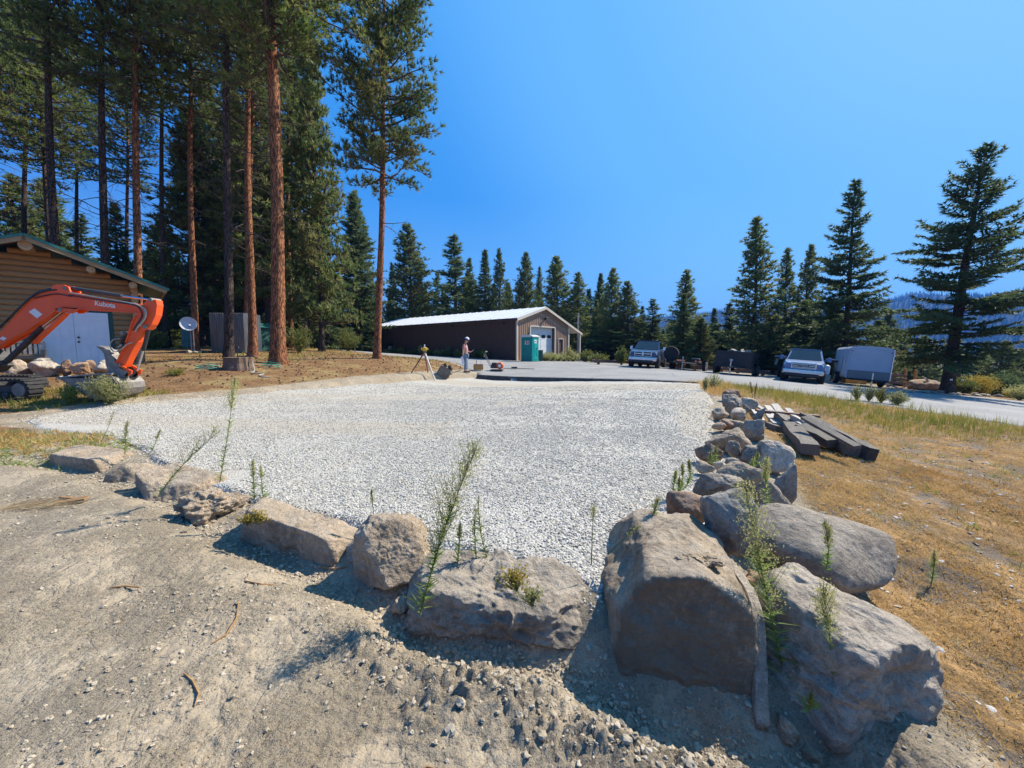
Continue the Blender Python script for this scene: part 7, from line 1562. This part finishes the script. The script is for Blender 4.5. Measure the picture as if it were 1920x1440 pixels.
# bushes: many small blades about fanned stems
def bush(px, py, Y, w, h, label, leaf, cat='bush', n=900, name='bush', bl=(.07, .014), group=None, dome=1.0):
    x = ray(px, py)[0] * Y; z = surf(x, Y); o = root(name, (x, Y, z), label, cat, group); g = np.random.default_rng(int(px * 3 + py)); segs = []; TC = []; TD = []
    for i in range(60):
        q = g.uniform(0, 6.28); rr = g.uniform(0, 1) ** .6; tip = np.array([math.cos(q) * rr * w / 2, math.sin(q) * rr * w / 2, h * (1 - .45 * dome * rr ** 2) * g.uniform(.75, 1.05)])
        segs.append(([tip * [.1, .1, 0], tip * [.5, .5, .55], tip], [.008, .006, .003]))
        for j in range(n // 60): u = g.uniform(.25, 1.03) if dome > .5 else g.uniform(.5, 1.03); TC.append(tip * [u * .9 + .1, u * .9 + .1, u] + g.normal(0, .05 * w, 3)); TD.append(tip / np.linalg.norm(tip) + g.normal(0, .5, 3))
    TC = np.array(TC); TC[:, 2] = np.abs(TC[:, 2]); V, T = blades(TC, np.array(TD), np.full(len(TC), bl[0]), bl[1], 3, .5, g)
    link('stem', limbs('bush_stems', segs, MSTEM, 3), o); link('foliage', leafmesh('bush_foliage', [V], [T], leaf), o)['kind'] = 'stuff'; return o
bush(205, 748, 9.0, .95, .62, 'pale yellow green rabbitbrush before the excavator bucket', ML_RAB, n=2400, bl=(.06, .011), dome=.6)
bush(131, 752, 8.8, .35, .5, 'small green weed clump between track and bucket', ML_WEED, 'weed', 500, 'weed_clump'); bush(330, 700, 12.5, .6, .2, 'low grass clump right of the bucket linkage', ML_GREENG, 'weed', 400, 'weed_clump')
bush(1680, 778, 12.6, .62, .42, 'pale cream rabbitbrush at the near asphalt edge', ML_RAB, n=1400, bl=(.05, .011)); bush(1650, 774, 12.9, .5, .5, 'greyish weed just left of the cream rabbitbrush', ML_GREENG, 'weed', 420, 'weed_clump', (.06, .012))
for i, px in enumerate((1605, 1628)): bush(px, 768, 13.2, .42, .55, ('left', 'right')[i] + ' tall pale weed left of the greyish one at the asphalt edge', ML_RAB, 'weed', 300, 'weed_clump', (.05, .012))
bush(1338, 733, 15.0, .75, .62, 'wispy pale weeds at the far right pad corner', ML_RAB, 'weed', 500, 'weed_clump', (.06, .012)); bush(1322, 738, 14.2, .3, .5, 'thin pale weed left of the wispy ones at the pad corner', ML_RAB, 'weed', 160, 'weed_clump')
bush(1165, 688, 31.8, 1.0, 1.5, 'yellow green shrub left of the blue pickup', ML_BUSH, n=1100, bl=(.16, .05)); bush(1098, 682, 42, 2.0, 1.2, 'ochre shrub right of the shop lean to post', ML_BUSH, n=900, bl=(.18, .06)); bush(1122, 684, 40, 2.2, .9, 'low yellowish shrub beyond the lean to', ML_BUSH, n=900, bl=(.18, .06))
bush(1835, 728, 27, 2.2, 1.35, 'round yellow flowering bush right of the large fir', ML_YEL, n=2400, bl=(.12, .03)); bush(1808, 727, 26.5, 1.5, 1.0, 'green weeds between the large fir and the yellow bush', ML_BUSH, n=1200, bl=(.16, .03)); bush(1912, 745, 21.5, 1.1, .9, 'pale shrub at the right picture edge by the asphalt', ML_RAB, n=1200, bl=(.09, .02))
bush(1878, 722, 31, 2.6, 2.0, 'dark green bush behind the yellow one', ML_FIR, n=1800, bl=(.2, .05)); bush(1910, 735, 24, 1.6, .6, 'low golden weeds before the right picture edge', ML_YEL, n=700, bl=(.1, .03))
for i in range(17):
    px = 700 + i * 13 + random.uniform(-4, 4); 
    if 860 < px < 885: continue
    Yd = 50 - (px - 700) * .052; bush(px, 670, Yd - 1.4, .9, random.uniform(.45, 1.15), 'one of the flowering weeds along the foot of the long brown shop wall', random.choice([ML_RAB, ML_GREENG, ML_BUSH]), 'weed', 260, 'weed_clump', (.16, .05), 'weeds along the shop wall')
for i, (px, h) in enumerate(((1022, .7), (1034, .8), (1046, .65), (1057, .8), (1066, 1.5), (1074, 1.0))):
    bush(px, 677, 37.2 + i * .75, 1.5, h, ('first', 'second', 'third', 'fourth', 'tallest', 'rightmost')[i] + (' weed clump from the left' if i < 4 else ' weed clump') + ' before the shop gable', ML_RAB, 'weed', 700, 'weed_clump', (.16, .045), 'weed clumps before the shop gable')
bush(652, 640, 36, 2.4, 2.2, 'yellow tinted shrub at the right end of the grove', ML_BUSH, n=1200, bl=(.16, .05)); bush(560, 650, 27, 1.8, 1.9, 'leafy shrub right of the big orange trunk', ML_BUSH, n=1100, bl=(.14, .05)); bush(290, 655, 26, 2.0, 1.3, 'bright green shrub in the shade behind the cabin end', ML_BUSH, n=900, bl=(.15, .05))
# straw bundle, bark piece and twigs on the bare soil
p = onG(52, 945); gg = np.random.default_rng(2); n = 240; C_ = np.stack([gg.normal(p.x, .22, n), gg.normal(p.y, .07, n), np.zeros(n)], -1); C_[:, 2] = gmesh(C_[:, 0], C_[:, 1]) + .02
V, T = blades(C_, np.stack([np.full(n, 1.), np.full(n, .35), gg.uniform(-.02, .2, n)], -1), np.full(n, .3), .005, 1, .22, gg); tag(link('straw_bundle', leafmesh('straw_mesh', [V], [T], m_leaf('pale_straw', (.55, .42, .24), (.66, .54, .34), (.45, .33, .18), .3))), 'bundle of dry straw lying on the bare soil at the left', 'straw')
p = onG(135, 941); z0 = float(gmesh(p.x, p.y)); o = MB().box((0, 0, 0), (.24, .06, .02), (R(12), R(-6), R(12))).box((-.05, .03, .01), (.16, .05, .015), (R(-10), R(8), R(4))).put('bark_piece', MT['log_wood'], None); o.location = (p.x, p.y, z0 + .03); tag(o, 'curled bark piece beside the straw bundle', 'bark')
for i, (pts, lab) in enumerate([([(1383/3, 1083), (462, 1089), (490, 1096), (515, 1094)], 'thin brown twig lying near the wedge boulder'), ([(447, 1132), (444, 1165), (425, 1195), (398, 1213)], 'long pale twig curving down the packed soil'),
      ([(346, 1275), (362, 1290), (374, 1315), (366, 1335)], 'curved orange twig in the lower left soil'), ([(600, 1062), (625, 1066), (650, 1060)], 'dark stick lying left of the pointed boulder'), ([(205, 1102), (235, 1098), (262, 1100)], 'short dark twig on the smooth soil at the left'), ([(785, 1435), (800, 1428), (812, 1432)], 'tiny dark twig at the bottom of the picture')]):
    P3 = []
    for a in pts: q = onG(*a); P3.append((q.x, q.y, float(gmesh(q.x, q.y)) + .008))
    tag(MB().tube(P3, [.004, .006, .005, .003][:len(P3)], 5).put('twig', MT['log_wood'], None, True), lab, 'twig', 'twigs on the bare soil')
for i, (a, b, lab) in enumerate([((1745, 1290), (1900, 1440), 'long pale straw stalk beside the layered boulder'), ((1750, 1270), (1760, 1320), 'short pale stalk touching the layered boulder'), ((1765, 1310), (1830, 1340), 'pale stalk lying across the long one'), ((1720, 1400), (1745, 1375), 'forked pale stalk at the bottom right')]):
    A = onG(*a); B_ = onG(*b); A.z += .06; B_.z += .03; tag(MB().tube([A, A.lerp(B_, .5) + Vector((0, 0, .03)), B_], .003, 4).put('stalk', MT['board_weathered'], None), lab, 'stalk', 'pale stalks in the dry grass')

# ------------------------------------------------------------------ hills and air
def hill(name, pts, depth, Yc, seed, mat):
    """ridge whose crest follows photo pixels at distance Yc, falling toward the viewer and away"""
    cx = np.array([ray(a, b)[0] * Yc for a, b in pts]); cz = np.array([CAMH + ray(a, b)[1] * Yc for a, b in pts])
    nx_, ny_ = 240, 60; X = np.linspace(cx[0], cx[-1], nx_); T = np.linspace(-1, 1, ny_); XX, TT = np.meshgrid(X, T); H = np.interp(XX, cx, cz) + 25
    YY = Yc + TT * depth; prof = np.where(TT < 0, 1 - np.abs(TT) ** 1.3, 1 - np.abs(TT) ** 1.6); ZZ = -40 + (H + 15) * prof; x = XX.ravel(); y = YY.ravel()
    rid = np.abs(fbm2(x, y * .5, 1 / 170., 4, seed)).reshape(ZZ.shape); ZZ = ZZ - rid * (1 - np.abs(TT)) * 60 * np.abs(TT) ** .5; ZZ += fbm2(x, y, 1 / 40., 3, seed + 4).reshape(ZZ.shape) * 4
    I = np.arange(nx_ * ny_).reshape(ny_, nx_); F = np.stack([I[:-1, :-1], I[:-1, 1:], I[1:, 1:], I[1:, :-1]], -1).reshape(-1, 4)
    me = npmesh(name, np.stack([x, y, ZZ.ravel()], -1), F, mat, True); tag(link(name, me), kind='structure'); return X, T, ZZ, YY
t = NT('hill_forest'); v = t.mapped(); n1 = t.noise(v, .006, 6, .6); n2 = t.noise(v, .06, 5, .7)
col = t.mix(t.ramp(n1, [(.5, 0), (.62, 1)]), (.025, .04, .02), (.085, .08, .05)); col = t.mix(t.ramp(n2, [(.4, .7), (.55, 0)]), col, (.015, .028, .014)); MHILL = t.done(col, t.bump(n2, 1, 6), .95, 0, .1)
h1 = hill('hills', [(1500, 640), (1600, 600), (1660, 572), (1690, 562), (1720, 556), (1760, 552), (1800, 552), (1850, 556), (1890, 560), (1960, 548), (2150, 530), (2280, 540), (2340, 640)], 700, 1500, 3, MHILL)
h2 = hill('hills', [(900, 640), (1050, 610), (1150, 600), (1250, 592), (1320, 588), (1350, 582), (1440, 580), (1560, 582), (1650, 570), (1700, 552), (1712, 548), (1735, 549), (1760, 560), (1800, 580), (1900, 600)], 600, 2100, 9, MHILL)
# far conifers on the hills, too many to count
tv = []; g = np.random.default_rng(77)
for (X_, T_, Z_, Y_) in (h1, h2):
    m = 7500; i = g.integers(0, Z_.shape[1] - 1, m); j = g.integers(4, 36, m); fx = g.uniform(0, 1, m); fy = g.uniform(0, 1, m)
    zz = (Z_[j, i] * (1 - fx) + Z_[j, i + 1] * fx) * (1 - fy) + (Z_[j + 1, i] * (1 - fx) + Z_[j + 1, i + 1] * fx) * fy; xx = X_[i] + fx * (X_[1] - X_[0]); yy_ = Y_[j, 0] + fy * (Y_[1, 0] - Y_[0, 0])
    hh = g.uniform(9, 22, m); rr = hh * g.uniform(.14, .22, m)
    for q in range(4):
        a0 = q * math.pi / 2; a1 = a0 + math.pi / 2
        tv.append(np.stack([np.stack([xx + rr * math.cos(a0), yy_ + rr * math.sin(a0), zz - 2], -1), np.stack([xx + rr * math.cos(a1), yy_ + rr * math.sin(a1), zz - 2], -1), np.stack([xx, yy_, zz + hh], -1)], 1).reshape(-1, 3))
V = np.concatenate(tv); me = npmesh('hill_conifers', V, np.arange(len(V)).reshape(-1, 3), ML_FARFIR); tag(link('hill_conifers', me), 'distant conifer forest on the hazy blue hills', 'forest', kind='stuff')
# valley woods beyond the lot
n = 2600; x = g.uniform(30, 900, n); y = g.uniform(95, 520, n); k = x > 20 + .35 * y; x, y = x[k], y[k]; z = base(x, y); hh = g.uniform(7, 14, len(x)); tv = []
for lay in range(4):
    rr = hh * .24 * (1 - lay * .2); z0 = z + hh * (.05 + lay * .22)
    for q in range(6):
        a0 = q * math.pi / 3 + lay * .5; a1 = a0 + .9; tv.append(np.stack([np.stack([x + rr * math.cos(a0), y + rr * math.sin(a0), z0 - rr * .1], -1), np.stack([x + rr * math.cos(a1), y + rr * math.sin(a1), z0 + rr * .1], -1), np.stack([x, y, z0 + hh * .36], -1)], 1).reshape(-1, 3))
V = np.concatenate(tv); me = npmesh('valley_woods', V, np.arange(len(V)).reshape(-1, 3), ML_FIR); tag(link('valley_woods', me), 'low woods of the valley between lot and hills', 'woods', kind='stuff')
# air
hz = bpy.data.materials.new('valley_air'); hz.use_nodes = True; hn = hz.node_tree.nodes; hn.remove(hn['Principled BSDF']); pv = hn.new('ShaderNodeVolumePrincipled')
pv.inputs['Color'].default_value = (.09, .30, .85, 1); pv.inputs['Density'].default_value = .00024; pv.inputs['Anisotropy'].default_value = .1; hz.node_tree.links.new(pv.outputs[0], hn['Material Output'].inputs['Volume'])
o = MB().box((0, 0, 0), (5800, 5750, 380)).put('haze', hz, None); o.location = (0, 60, 120); tag(o, kind='stuff'); o['label'] = 'thin blue haze filling the valley air'
